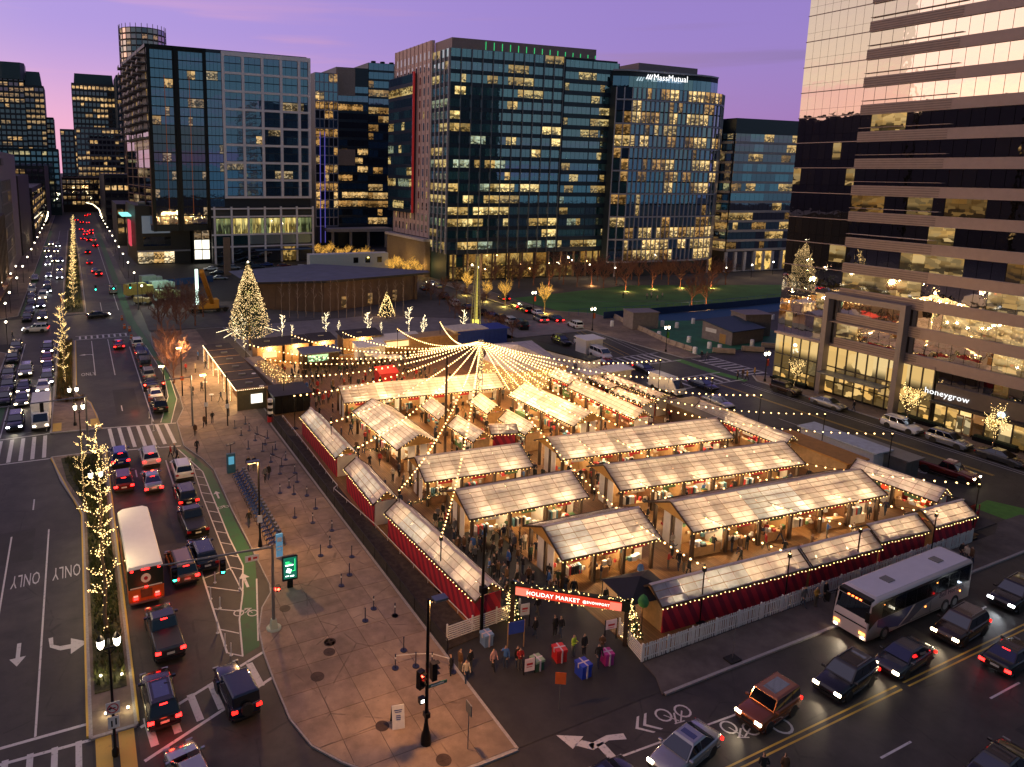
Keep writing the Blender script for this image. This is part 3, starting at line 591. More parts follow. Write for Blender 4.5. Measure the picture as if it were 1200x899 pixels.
facade(b, (205.4,175.8), (247.8,171.8), .3, 7.2, 6.9, 4.2, [(3, DRK[1]), (1, lob[0])], PALE, .3, mull=1, mullw=1.1, mulld=.5)
b.done()

# --- white gridded tower on a podium, and dark tower beside it
b = Bld('white_gridded_tower', 'dark blue glass tower framed by a white square grid above a glazed podium', 'office building', 300)
body(b, [(43,256.0),(79.4,256.0),(79.4,300),(43,300)], 20, 72.6, pm('blue_core', (.008,.014,.03), .6, var=0))
WG = pm('white_precast', (.88,.80,.86), .7, var=.06)
wl = [lit('lit_grid_a', (1,.70,.34), .8, 23.9, 3.03, scale=(2,2,2.5)), lit('lit_grid_b', (1,.8,.5), .45, 24, 3.05, scale=(2.5,2,2.5))]
gs = [(6, BLUE[0]), (7, BLUE[1]), (2.4, BLUE[2]), (.55, wl[0]), (.7, wl[1])]
facade(b, (48.6,255.9), (79.4,255.9), 23.9, 72.3, 3.03, 2.2, gs, NAVY, .3, off=.05, bandd=.03)
for i, xx in enumerate((48.5, 55.3, 62.1, 68.8, 75.4, 79.2)): b.part('grid_upright', MB().box(xx-.45, xx+.45, 255.1, 255.8, 23.2, 73.1), WG)
for j in range(9): b.part('grid_beam', MB().box(48.1, 79.6, 255.25, 255.75, 23.2+6.08*j, 24.0+6.08*j+(.6 if j == 8 else 0)), WG)
facade(b, (43,255.9), (48,255.9), 20, 72.4, 3.03, 1.25, [(8, BLUE[1]), (3, BLUE[0]), (.5, wl[1])], NAVY, .3)
b.part('roof_edge', MB().box(42.8, 78.5, 256, 262, 72.6, 73.6), NAVY)
b.done()
b = Bld('glazed_podium', 'three storey white framed podium with tall green lit windows under the gridded tower', 'podium', 90)
body(b, [(43.2,255.2),(80.2,255.2),(80.2,310),(43.2,310)], 0, 19.6, pm('podium_core', (.03,.03,.035), .7))
gl2 = [lit('lit_podium_a', (.95,.82,.30), 1.0, 8, 9, scale=(2.5,1,.3)), lit('lit_podium_b', (.6,.75,.35), .5, 8, 9, scale=(2.5,1,.3))]
for i in range(6):
    x0 = 44.3+5.95*i
    for k in range(5): b.pane(Vector((x0+.75+1.02*k, 255.1, 13.2)), 0, .96, 5.8, gl2[0] if i in (1,2,3,4) and rnd.random() < .75 else gl2[1])
    b.pane(Vector((x0+2.8, 255.1, 8.4)), 0, 5.0, 3.2, TEAL[0]); b.pane(Vector((x0+2.8, 255.1, 3.)), 0, 5.0, 5, pick([(1, lob[0]), (2, DRK[1])]))
    b.pane(Vector((x0+2.8, 255.1, 18.0)), 0, 5.2, 1.2, NAVY)
    b.part('pier', MB().box(x0-.55, x0+.1, 254.5, 255.1, 0, 20.3), WG)
b.part('pier', MB().box(79.6, 80.3, 254.5, 255.1, 0, 20.3), WG)
for z_ in (5.8, 10.1, 16.5, 19.3): b.part('beam', MB().box(43, 80.3, 254.6, 255.05, z_, z_+.55), WG)
b.part('awning', MB().box(58, 79, 251.5, 254.4, 4.6, 4.9), pm('blue_awning', (.10,.16,.30), .7))
b.done()
b = Bld('dark_apartment_tower', 'black and blue apartment tower with stacked balconies on its street side', 'apartment building', 260)
body(b, [(24,256.3),(42.9,256.3),(42.9,300),(19.8,306)], 12, 72.6, pm('black_core', (.008,.008,.01), .5, var=0))
dl = [lit('lit_dark_a', (1,.66,.28), .75, 14, 3.05, scale=(2,2,2)), lit('lit_dark_b', (1,.75,.5), .4, 14, 3.1)]
for x0, x1 in ((25.0,32.0),(34.0,42.0)):
    facade(b, (x0,256.2), (x1,256.2), 14, 72, 3.05, 1.4, None, BLACK, .35, off=.08, bandd=.02, litrow=lambda j, nf: [(8, BLUE[1] if j > 10 else DRK[0]), (4, BLUE[0] if j > 10 else DRK[1]), (2.6 if j < 1 else .5, dl[0]), (.7, dl[1])])
for xx in (24.4, 33.0, 42.4): b.part('dark_pier', MB().box(xx-.55, xx+.55, 255.4, 256.2, 12, 73.2), BLACK)
for xx in (29.3, 37.3): b.part('orange_light_line', MB().box(xx-.06, xx+.06, 255.9, 256.05, 18, 64), em('orange_line_glow', (1,.25,.08), .16, False))
facade(b, (19.9,306), (23.9,256.4), 14, 46, 3.05, 6, [(8, DRK[0]), (1, dl[1])], pm('copper_line',(.25,.13,.09),.5,metal=.4), .2, mull=2, mullw=.35, mulld=.3)
for j in range(11):
    z_ = 43.5+2.7*j
    if z_ > 71: break
    for y0 in (257, 267, 277, 287, 297): 
        xo = -(y0-256)*.085; b.part('balcony', MB().box(21.2+xo, 24+xo, y0, y0+7, z_-.15, z_+.15).box(21.2+xo, 21.35+xo, y0, y0+7, z_, z_+1.0), pm('balcony_slab', (.26,.22,.23), .6, var=.1))
        b.pane(Vector((23.9+xo, y0+3.5, z_+1.3)), R(-90), 5.5, 2.0, pick([(5, DRK[1]), (2, dl[0]), (1, dl[1])]))
b.part('crown', MB().prism([(23.5,255.9),(43.1,255.9),(43.1,300),(19.5,307)], 72.6, 73.6), BLACK); b.done()
b = Bld('screen_building', 'dark cube building with a large blank grey video screen facing the street', 'building', 60)
body(b, [(18.6,262.2),(36.6,262.2),(36.6,250+45),(17.6,295)], 0, 20.6, pm('dark_panel', (.035,.028,.026), .6, var=.12))
b.part('screen', MB().box(20.6, 29.8, 261.9, 262.15, 10.9, 17.0), pm('grey_screen', (.10,.13,.18), .3, emit=(.35,.45,.62), es=.14, var=0))
facade(b, (20.8,262.15), (30,262.15), 6.2, 9.6, 3.4, 2.3, [(1, dl[1]), (2, DRK[1])], DARKM, .2)
facade(b, (18.8,262.1), (31,262.1), .3, 4.3, 4, 1.7, [(5, lit('lit_shop', (1,.83,.55), 1.6, 0, 4.3)), (1, dl[0])], DARKM, .15)
b.part('canopy', MB().box(18.6, 36.6, 261.2, 262.1, 4.4, 4.9), pm('pale_ledge', (.42,.38,.42), .7))
for i in range(4): b.part('roof_unit', MB().box(20+4*i, 22.4+4*i, 266, 270, 20.6, 21.6), STEEL)
b.part('street_sign', MB().box(17.0, 17.5, 268, 278, 6, 15), em('pink_sign_glow', (.8,.08,.12), .8, False))
b.part('green_canopy', MB().box(14.5, 17.6, 266, 285, 16.6, 17.1), em('cyan_canopy_glow', (.3,.95,.85), 1.2, False))
b.done()
b = Bld('bright_kiosk_block', 'white lit stairwell box with square windows between the screen cube and podium', 'building', 40)
body(b, [(37,258),(43,258),(43,300),(37,300)], 0, 15, BLACK)
for j in range(3):
    for i in range(2): b.pane(Vector((38.6+2.7*i, 257.9, 3.3+3.6*j)), 0, 2.4, 3.2, em('white_window_glow', (1,.93,.74), 1.7, False) if j < 2 else dl[1])
b.part('hoarding', MB().box(41.5, 43.5, 225, 226, 0, 12.2), pm('brown_hoarding', (.20,.12,.09), .8)); b.done()

# --- glass pair behind, left of centre
b = Bld('blue_office_pair', 'tall blue glass offices behind the street with a narrow fluted tower at their left', 'office building', 290)
body(b, [(95.5,300),(105.8,300),(105.8,320),(95.5,320)], 0, 74.8, NAVY); body(b, [(105.8,302),(120,300),(120.5,330),(105.8,330)], 0, 78, NAVY, 'wing'); body(b, [(120,300),(150,296),(150,330),(120,330)], 0, 80.6, NAVY, 'wing')
pl = [lit('lit_pair_a', (1,.68,.30), .95, 9, 3.75), lit('lit_pair_b', (1,.58,.2), .55, 9, 3.75)]
def row3(j, nf):
    lw = .75 if j in (2,3,4,6,13,15) else .38
    return [((1-lw)*.8, BLUE[0 if j < nf-3 else 2]), ((1-lw)*.8, DRK[0] if j < nf-3 else BLUE[1]), (lw*.5*(j < nf-2), pl[0]), (lw*.5*(j < nf-2)+.01, pl[1])]
facade(b, (95.5,299.9), (105.7,299.9), 9, 74.5, 3.75, 2.0, None, PALE, .5, litrow=row3, mull=1, mullw=.3, mulld=.3)
for xx in (97.5, 99.6): b.part('purple_light_line', MB().box(xx-.12, xx+.12, 299.3, 299.5, 2, 50), em('purple_line_glow', (.25,.2,1), .35, False))
facade(b, (105.9,301.8), (119.9,299.8), 9, 70, 3.75, 2.2, None, NAVY, 1.2, litrow=row3)
b.part('louvre_screen', MB().prism([(106,301.5),(114,300.4),(114,303),(106,304)], 66, 77.8), pm('pinkish_louvre', (.30,.22,.20), .6)); b.part('louvre_screen', MB().prism([(106,301.3),(114,300.2),(114,303),(106,304)], 36, 43), pm('pinkish_louvre', (.30,.22,.20), .6))
facade(b, (120.1,299.8), (149,296), 9, 80.4, 3.75, 2.3, None, NAVY, .9, litrow=row3, off=.1)
for i in range(5): b.part('roof_fan', MB().cyl((124+4.4*i,304,80.6), (124+4.4*i,304,82), 1.1, n=10), BLACK)
b.part('canopy_slab', MB().prism([(99,292),(128,288),(128,300),(99,300)], 7.2, 8.6), pm('pale_ledge', (.42,.38,.42), .7))
for i in range(4): b.part('column', MB().cyl((101+8*i,293.5-i,0), (101+8*i,293.5-i,7.2), .7, n=8), pm('pale_ledge', (.42,.38,.42), .7))
b.done()
b = Bld('old_stone_tower', 'slender old stone clock tower glimpsed between two glass buildings', 'tower', 20)
body(b, [(199,640),(211,640),(211,654),(199,654)], 0, 74, pm('old_stone', (.25,.18,.14), .8)); b.part('spire', MB().taper(199,211,640,654,74,93,.1), pm('old_stone', (.25,.18,.14), .8)); 
b.part('lantern', MB().box(201,209,639,640,60,70), lit('lit_tower', (1,.6,.2), .6, 0, 6)); b.done()
b = Bld('brick_block', 'dark red brick block with a few lit windows behind the glazed podium', 'building', 60)
body(b, [(93,330),(108,330),(108,360),(93,360)], 0, 34, pm('dark_red_brick', (.09,.03,.025), .8)); facade(b, (86,329.9), (96,329.9), 3, 33, 3.4, 2.5, [(4, DRK[0]), (2, pl[1])], pm('dark_red_brick', (.09,.03,.025), .8), 1.4); b.done()

# --- downtown towers far up the boulevard
def tower(name, label, x0, x1, y, z, gcol, fh=4.5, mw=4., litw=.35, depth=40, top=None, frame=(.05,.05,.055), z0=4, side=None, warm=(1,.66,.30), s=.8):
    b = Bld(name, label, 'skyscraper', 0); fm = pm(name+'_stone', frame, .7, var=.15, scale=.05)
    body(b, [(x0,y),(x1,y),(x1,y+depth),(x0,y+depth)], 0, z, fm); L = [lit(name+'_lit', warm, s, 0, fh, scale=(.6,.6,.7), dark=.3), lit(name+'_lit2', warm, s*.5, 0, fh, scale=(.6,.6,.7))]
    def rw(j, nf):
        q = litw*rnd.choice((.35,.7,1,1.6)); return [(1-q if q < 1 else .1, gcol), (q*.6, L[0]), (q*.4, L[1])]
    facade(b, (x0,y-.1), (x1,y-.1), z0, z-2, fh, mw, None, fm, fh*.4, gap=mw*.28, litrow=rw)
    if side: facade(b, (x1+.1,y), (x1+.1+side,y+depth), z0, z-2, fh, mw, None, fm, fh*.4, gap=mw*.28, litrow=rw)
    if top: top(b, fm)
    b.done(); return b
def crown1(b, fm): b.part('crown', MB().prism([(-60,721),(-50,717),(-36,717),(-33,722),(-33,745),(-60,745)], 108, 122), pm('green_crown', (.05,.08,.085), .5)); b.part('crown', MB().taper(-34,-20,722,745,100,116,.75), pm('green_crown', (.05,.08,.085), .5))
tower('granite_bank_tower', 'dark stepped skyscraper with green roof crown at the far left of the skyline', -70, -34, 720, 112, DRK[0], 4.6, 4., .5, top=crown1)
tower('granite_bank_wing', 'lower chamfered wing of the dark skyscraper with broken rows of lights', -34.2, -19, 722, 104, DRK[0], 4.6, 3.6, .4)
tower('slim_dark_tower', 'narrow dark tower tucked right of the stepped skyscraper', -19, -13, 735, 78, DRK[0], 4.6, 3, .3)
def crown2(b, fm): b.part('crown', MB().taper(5,36,681,700,104,112,.95), pm('green_crown', (.05,.08,.085), .5))
tower('flat_top_tower', 'grey flat topped tower with bright full floor strips beyond the end of the boulevard', 3.0, 37, 680, 104, DRK[0], 4.6, 3.2, .7, top=crown2, frame=(.085,.075,.075))
tower('pale_grid_tower', 'lower grey tower with a punched window grid in front of the flat topped tower', 4.2, 39, 640, 66, DRK[0], 4.2, 3.2, .5, frame=(.13,.11,.12))
tower('distant_grey_tower', 'plain unlit grey tower low between the two downtown towers', -8, 6, 690, 66, DRK[0], 4.6, 4, .04, frame=(.10,.09,.11))
tower('teal_slab_tower', 'dark teal slab tower showing beside the balcony building', 36, 50, 640, 108, BLUE[0], 4.4, 4, .12, frame=(.01,.03,.05))
tower('green_glass_block', 'wide dark green glass block at the street bend below the skyline', -46, -8.5, 560, 46, TEAL[0], 3.9, 3.4, .3, frame=(.012,.03,.035), warm=(.95,.85,.45))
tower('red_brick_row', 'low dark brick row with many small lit windows closing the street', -8, 42, 600, 26, DRK[0], 4.2, 3.2, .5, frame=(.05,.022,.02))
b = Bld('round_residential_tower', 'tall cylindrical tower with curved fins rising behind the balcony building', 'skyscraper', 0)
n = 26; cxr, cyr, rr = 51.5, 570, 15.8
b.part('wall', MB().cyl((cxr,cyr,0),(cxr,cyr,132),rr-.3,n=n,sm=False), pm('bronze_core', (.05,.035,.03), .5))
rl = [lit('lit_round_tower', (1,.6,.35), .7, 0, 4.2), glass('rose_glass', (.03,.02,.03), .35, (1,.8,.8))]
for j in range(30):
    for i in range(n//2+2):
        a = PI+PI*(i-.5)/(n/2); z_ = 6+4.2*j; mt = pick([(5, rl[1]), (3, DRK[1]), (1.2, rl[0])])
        b.pane(Vector((cxr+rr*math.cos(a), cyr+rr*math.sin(a), z_+2)), a+PI/2, 3.2, 3.0, mt)
for i in range(n//2+3):
    a = PI+PI*(i-1)/(n/2); b.part('fin', MB().box(cxr+rr*1.02*math.cos(a)-.2, cxr+rr*1.02*math.cos(a)+.2, cyr+rr*1.02*math.sin(a)-.2, cyr+rr*1.02*math.sin(a)+.2, 0, 134.5), pm('rose_fin', (.28,.18,.17), .5, metal=.3))
b.done()
# left edge buildings
b = Bld('grey_concrete_building', 'pale grey blank walled building with a glass bay at the left edge of the street', 'building', 80)
body(b, [(-19,236),(-19,300),(-70,300),(-70,236)], 0, 37.5, pm('grey_wall', (.22,.19,.22), .8, var=.1)); body(b, [(-18.6,302),(-17,340),(-60,340),(-60,302)], 0, 30, pm('grey_core', (.05,.045,.05), .8), 'wing')
facade(b, (-18.9,236.5), (-18.9,268), 4, 29, 3.6, 3.2, [(4, DRK[1]), (1.2, bl[1])], pm('grey_wall', (.22,.19,.22), .8), .5, mull=1, mullw=.3)
b.part('roof_sign', MB().box(-18.9, -18.7, 240, 248, 33.5, 35.5), pm('dark_lettering', (.05,.05,.06), .6)); b.done()
b = Bld('ribbed_brown_building', 'low brown ribbed building at the left edge beside the pavement', 'building', 60)
body(b, [(-18,172),(-18,228),(-60,228),(-60,172)], 0, 20.2, pm('brown_rib_wall', (.06,.042,.036), .8))
for i in range(14): b.part('rib', MB().box(-18.0, -17.6, 173+3.9*i, 173.8+3.9*i, 3.5, 20.2), pm('brown_rib', (.10,.07,.06), .7))
b.part('canopy', MB().box(-18, -16.4, 176, 228, 3.2, 3.6), WOOD); b.done()
tower('far_left_block', 'dark office block down the left side of the street with small lights', -36, -17, 360, 24, DRK[0], 3.8, 3.2, .35, depth=120, frame=(.03,.03,.035), side=.5)
tower('far_right_block', 'dark low block down the right side of the street behind neon signs', 16, 44, 330, 18, DRK[0], 3.8, 3, .6, frame=(.03,.028,.03))
for (x0, x1, y, z, nm, lb) in ((15, 60, 420, 30, 'street_block', 'dark mid rise block along the right kerb far up the boulevard'), (-60, -15, 470, 34, 'bend_block', 'dark mid rise block along the left kerb near the bend')):
    tower(nm, lb, x0, x1, y, z, DRK[0], 3.8, 3.2, .4, depth=80, frame=(.03,.028,.032))

# --- glass tower at the right
X0 = 104.0
def XP(u, v, x=X0):
    r = Vector((u-PX, v-PY, F)); d = Vector((r.dot(EX), r.dot(EY), r.dot(EZ))); t = x/d.x; return Vector((x, d.y*t, H+d.z*t))
b = Bld('banded_glass_tower', 'large glass office tower on the right with mauve metal bands mirroring the sunset', 'office building', 300)
body(b, [(X0+.25,77.3),(X0+.25,8),(X0+60,8),(X0+60,77.3)], 0, 74, pm('tower_core', (.012,.011,.010), .7, var=0))
BANDM = pm('mauve_metal_band', (.30,.225,.22), .45, metal=.25, var=.05)
MIR = [glass('mirror_glass_%d' % i, c, .54, (1,.96,.95), wob=.035) for i, c in enumerate([(.010,.009,.008),(.02,.017,.013)])]
rbl = [lit('lit_band_tower_a', (1,.70,.30), .62, 34.57, 3.83, refl=.25, scale=(1,.8,1.9), dark=.0), lit('lit_band_tower_b', (1,.58,.18), .26, 34.57, 3.83, refl=.35, scale=(1,.9,2.1), dark=.0)]
yl, yr = 67.4, 10
for k in range(-7, 11):
    zb = 34.57+3.83*k
    b.part('metal_band', MB().box(X0-.35, X0+.2, yr, yl, zb, zb+1.45), BANDM)
    m = MB()
    for q in range(4): m.box(X0-.40, X0-.35, 55.5, yl, zb+.16+.32*q, zb+.28+.32*q)
    b.part('ribbing', m, pm('band_rib', (.19,.14,.13), .5))
    if k < 10:
        lw = {-4: .55, -5: .6, -3: .5, -2: .35, -6: .4, -7: .4, -1: .15}.get(k, .03)
        run = 0; yy = yl
        while yy > yr+1:
            if run <= 0: mt = pick([(1-lw, MIR[0]), ((1-lw)*.4, MIR[1]), (lw*.7, rbl[0]), (lw*.5, rbl[1])]); run = rnd.choice((1,2,2,3,5))
            run -= 1
            b.pane(Vector((X0+.05, yy-.79, zb+1.45+1.19)), R(-90), 1.52, 2.34, mt); yy -= 1.58
        if k >= -3: b.part('glazing_rail', MB().box(X0-.42, X0-.1, 55.3, yl, zb+1.95, zb+2.02), BANDM)
for k in range(0, 18):      # corner curtain wall
    zb = 7.9+3.83*k
    for i in range(8):
        lw = .12 if k < 8 else .02
        for (dz_, hh) in ((.62, 1.2), (2.5, 2.5)):
            b.pane(Vector((X0+.05, 77.3-.62-1.235*i, zb+dz_)), R(-90), 1.2, hh, pick([(1, MIR[0]), (.3, MIR[1]), (lw*(dz_ > 1), rbl[0])]))
    b.part('transom', MB().box(X0-.08, X0+.1, yl, 77.4, zb-.06, zb+.06), BANDM)
# frosted lobby
frost = litglass('frosted_lobby', (1,.74,.34), 1.0, 0, 7.8, .08, (.3,.3,.2), .75); lobg = litglass('lobby_glass', (1,.66,.24), 1.15, 0, 7.8, .12, (.6,.9,1.2), .1)
for i in range(16):
    y_ = 76.6-1.52*i
    if y_ < 53: break
    for (z0, z1, mt) in ((4.6, 7.7, frost), (2.3, 4.5, lobg if i > 6 else frost), (.5, 2.2, lobg)):
        b.pane(Vector((X0-.05, y_, (z0+z1)/2)), R(-90), 1.36, z1-z0-.1, mt, 'lobby_pane')
    b.part('lobby_mullion', MB().box(X0-.3, X0, y_-.86, y_-.70, .3, 7.8), DARKM)
b.part('lobby_plinth', MB().box(X0-.6, X0+.1, 68.5, 77.4, 0, .5), BLACK); b.part('lobby_transom', MB().box(X0-.35, X0, 53, 77.4, 4.5, 4.62), DARKM); b.part('lobby_cornice', MB().box(X0-.5, X0+.1, 53, 77.5, 7.8, 8.15), BANDM)
for y_ in (68.4, 57.4): b.part('portal_leg', MB().box(X0-1.6, X0-.3, y_-.35, y_+.35, 0, 15.2), pm('portal_metal', (.26,.22,.22), .5, metal=.3, var=.05))
b.part('portal_beam', MB().box(X0-1.6, X0-.3, 57.05, 68.75, 15.2, 16.0), pm('portal_metal', (.26,.22,.22), .5)); b.part('entrance_canopy', MB().box(X0-2.6, X0-.4, 58.6, 68, 3.7, 3.95), STEEL)
b.part('portal_rail', MB().box(X0-1.0, X0-.7, 57.7, 68.1, 11.6, 11.75), BANDM)
# shop front
b.part('shop_fascia', MB().box(X0-.45, X0+.1, 20, 52.6, 3.9, 6.1), pm('brown_fascia', (.115,.085,.07), .6, var=.06))
b.part('shop_soffit', MB().box(X0-1.6, X0-.3, 20, 52.6, 3.6, 3.9), DARKM)
shop = [litglass('lit_shopfront_a', (1,.66,.24), 1.25, 0, 3.6, .12, (.8,1.1,1.5), .1), litglass('lit_shopfront_b', (1,.78,.42), 1.7, 0, 3.6, .1, (.6,.9,1.2), .3), litglass('lit_shopfront_c', (1,.5,.2), .6, 0, 3.6, .2, (1,1,1), .1)]
for i in range(21):
    y_ = 51.8-1.5*i; b.pane(Vector((X0-.1, y_, 1.95)), R(-90), 1.3, 3.1, shop[(0,0,1,2,0,1,0,2,0,0,1,0,1,1,0)[i % 15]], 'shop_pane'); b.part('shop_post', MB().box(X0-.3, X0, y_-.85, y_-.68, .1, 3.6), DARKM)
for y_ in (48.8, 40.4): 
    dr = b.part('shop_door', MB().box(X0-.42, X0-.32, y_-.9, y_-.06, .15, 2.7).box(X0-.42, X0-.32, y_+.06, y_+.9, .15, 2.7), TIMB); ob('door_glass', MB().box(X0-.45, X0-.43, y_-.8, y_-.15, .35, 2.5).box(X0-.45, X0-.43, y_+.15, y_+.8, .35, 2.5).mesh('dg', shop[1]), dr)
for i in range(20): b.pane(Vector((X0+.0, 51.8-1.58*i, 6.95)), R(-90), 1.5, 1.6, pick([(5, MIR[0]), (1.2, rbl[1])]))
text('shop_sign', 'honeygrow', 1.12, em('white_sign_glow', (1,1,1), 1.4), (X0-.62, XP(1111,470).y, 4.85), (R(90), 0, R(-90)), b.r, .02)
b.part('round_sign', MB().cyl((X0-.7, XP(1176,489).y, 4.2), (X0-.55, XP(1176,489).y, 4.2), .42, n=12, sm=False), em('round_sign_glow', (.75,.95,1), 1.5, False))
b.done()
for i, (ya, yb) in enumerate(((76.5, 70.5), (56.2, 50.6), (47.2, 42.4), (38.8, 34.5))):
    thing('planter_hedge', 'clipped dark hedge planter ' + ('below the frosted lobby glass', 'right of the portal leg by the shop', 'in front of the shop glass right of the door', 'at the far right shop front')[i], 'hedge', (103.0, ya, .13), me=MB().box(-.35, .35, yb-ya, 0, 0, .55).box(-.3, .3, yb-ya+.1, -.1, .55, .8, 1).mesh('hedge', [BLACK, pm('dark_leaf', (.018,.03,.012), .9, var=.5, scale=6, bump=1)]))
# buildings across the boulevard, off to the left, whose skyline the glass tower mirrors
for i, (x0, x1, y0, y1, z) in enumerate(((-190,-150,163,205,69),(-195,-155,210,300,66),(-185,-145,40,158,100),(-200,-160,310,370,63),(-330,-270,120,190,60))):
    tower(('west_block', 'west_terrace', 'west_tower', 'west_warehouse', 'west_hall')[i], ('dark block', 'dark terrace', 'tall dark tower', 'low warehouse', 'long dark hall')[i]+' west of the boulevard mirrored as skyline in the glass tower', x0, x1, y0, z, DRK[0], 4, 4, .1, depth=y1-y0, frame=(.03,.028,.026))
# ------------------------------------------------------------------ holiday market
ROOFP = [roofmat('roof_sheet_peach', (.92,.86,.82), .55), roofmat('roof_sheet_white', (.93,.89,.85), .60), roofmat('roof_sheet_clear', (.72,.80,.90), .66)]
BATT = pm('roof_batten', (.40,.29,.21), .7, var=.1); TRIM = pm('roof_trim', (.60,.50,.44), .6, var=.1)
POST = pm('dark_timber_post', (.06,.035,.02), .7, var=.2); REDP = stripes('red_striped_panel', (.42,.012,.035), (.20,.006,.03), .55, .95)
REDS = pm('red_sign_board', (.50,.02,.025), .6, var=.05); CURT = pm('white_curtain', (.72,.66,.58), .8, var=.08)
GOODS = [pm('goods_%d' % i, c, .7, var=.2) for i, c in enumerate([(.72,.62,.48),(.55,.05,.05),(.75,.73,.70),(.10,.20,.08),(.30,.16,.07),(.03,.03,.035),(.10,.25,.30),(.60,.30,.10)])]
LAMPC = em('stall_lamp_glow', (1,.74,.38), 22., False); GREEN = pm('fir_green', (.02,.055,.018), .9, var=.4, scale=5)
def stall(label, A, B, hw, ze, zr, outer=None, pane=0, clearr=0., lights=True, gable=PLY, name='market_stall', power=245, open_end=True):
    A, B = Vector((*A[:2], 0)), Vector((*B[:2], 0)); d = B-A; L = d.length+.25; rz = math.atan2(d.y, d.x); mid = (A+B)/2
    t = thing(name, label, 'market stall', mid, rz, 'stalls of the holiday market'); P = lambda n, mb, m, **k: ob(n, mb.mesh(n, m), t, **k)
    sl = math.atan2(zr-ze, hw); slen = math.hypot(hw, zr-ze); n = max(2, round(L/1.22)); w = L/n; me = {}
    for i in range(n):
        for s_ in (-1, 1):
            mt = ROOFP[pane]
            if s_ < 0 and clearr and clearr[0] <= (i+.5)/n <= clearr[1]: mt = ROOFP[2 if pane != 2 else 1]
            if mt not in me: me[mt] = MB().add([(-w/2+.012,-slen,0),(w/2-.012,-slen,0),(w/2-.012,0,0),(-w/2+.012,0,0)],[(0,1,2,3)]).mesh('roof_panel', mt)
            o = ob('roof_panel', me[mt], t, (-L/2+w*(i+.5), 0, zr+rnd.uniform(-.006,.006)))
            o.rotation_euler = (sl, 0, 0) if s_ < 0 else (sl, 0, PI)
    nb = 6 if hw > 2 else 3; m = MB()
    for s_ in (-1, 1):
        for k in range(1, nb):
            y_, z_ = s_*hw*k/nb, zr-(zr-ze)*k/nb; m.bar((-L/2, y_, z_+.03), (L/2, y_, z_+.03), .045, .03)
    P('batten', m, BATT)
    P('ridge_cap', MB().bar((-L/2-.05,0,zr+.04),(L/2+.05,0,zr+.04),.26,.06), TRIM)
    for s_ in (-1, 1):
        P('gutter_board', MB().bar((-L/2-.05,s_*(hw+.03),ze-.02),(L/2+.05,s_*(hw+.03),ze-.02),.07,.16), POST)
        for e in (-1, 1): P('barge_board', MB().bar((e*(L/2+.04),0,zr),(e*(L/2+.04),s_*hw,ze),.07,.14), POST)
    for e in (-1, 1):
        x_ = e*(L/2-.32); yy = hw-.35; zz = zr-(zr-ze)*(yy/hw)-.06
        P('gable', MB().add([(x_-.03,-yy,zz-.02),(x_-.03,yy,zz-.02),(x_-.03,0,zr-.1),(x_+.03,-yy,zz-.02),(x_+.03,yy,zz-.02),(x_+.03,0,zr-.1)], [(0,2,1),(3,4,5),(0,1,4,3),(1,2,5,4),(2,0,3,5)]), gable)
    nbay = max(1, round(L/3.85)); bw = (L-1.0)/nbay
    for i in range(nbay+1):
        for s_ in (-1, 1):
            if outer == s_ and hw < 2: continue
            P('post', MB().box(-L/2+.5+bw*i-.13, -L/2+.5+bw*i+.13, s_*(hw-.5)-.13, s_*(hw-.5)+.13, 0, ze), POST)
    g_ = MB()
    sides = [s_ for s_ in (-1, 1) if not (outer == s_)]
    if hw > 2: P('centre_wall', MB().box(-L/2+.5, L/2-.5, -.06, .06, 0, ze+.5), TIMB)
    if outer is not None: P('red_wall', MB().box(-L/2+.3, L/2-.3, outer*(hw-.22)-.05, outer*(hw-.22)+.05, .0, ze-.02), REDP)
    for e in (-1, 1):
        if hw < 2: P('end_wall', MB().box(e*(L/2-.35)-.04, e*(L/2-.35)+.04, -hw+.3, hw-.3, 0, ze), TIMB if outer is None else (TIMB if e < 0 else (REDP if label.startswith('long red') else CURT)))
        else:
            for s_ in (-1, 1): P('end_curtain', MB().box(e*(L/2-.42)-.03, e*(L/2-.42)+.03, min(s_*.3, s_*(1.2)), max(s_*.3, s_*1.2), 0, ze), CURT)
            P('end_post', MB().box(e*(L/2-.42)-.12, e*(L/2-.42)+.12, -.13, .13, 0, ze+.6), POST)
    for s_ in sides:
        back = 0 if hw > 2 else -s_*(hw-.35)
        for i in range(nbay):
            x0 = -L/2+.5+bw*i; cx = x0+bw/2; yc = s_*(hw-.95)
            if i: P('partition', MB().box(x0-.04, x0+.04, min(back, yc), max(back, yc), 0, ze), rnd.choice((TIMB, CURT, TIMB, WOOD)))
            k = rnd.random()
            if k < .8: P('counter', MB().box(x0+.35, x0+bw-.35-(.9 if k < .3 else 0), yc-.28, yc+.28, 0, .95), rnd.choice((TIMB, WOOD, CURT, GOODS[0], GOODS[3], TIMB)))
            P('sign_board', MB().box(cx-.75, cx+.75, s_*(hw-.42)-.03, s_*(hw-.42)+.03, ze-.62, ze-.24), REDS if rnd.random() < .72 else GOODS[rnd.choice((0,2,3))])
            for q in range(int(bw*5)):         # wares on counter, shelves and rails
                gx = x0+.3+rnd.random()*(bw-.6); a = rnd.uniform(.08,.26); hz = rnd.uniform(.12,.4)
                if rnd.random() < .42: gy, gz = yc+rnd.uniform(-.25,.25), .95
                else: gy, gz = back+s_*rnd.uniform(.15,.4), rnd.choice((.6,1.05,1.5,1.9))
                g_.box(gx-a, gx+a, gy-a*.7, gy+a*.7, gz, gz+hz, rnd.choice((0,0,1,2,2,2,3,4,5,6,7)))
            if rnd.random() < .45:
                for q in range(7): g_.box(x0+.5+q*.2, x0+.62+q*.2, yc-.35, yc+.05, 1.0, 1.75, rnd.choice((0,1,2,4,5,5,6)))
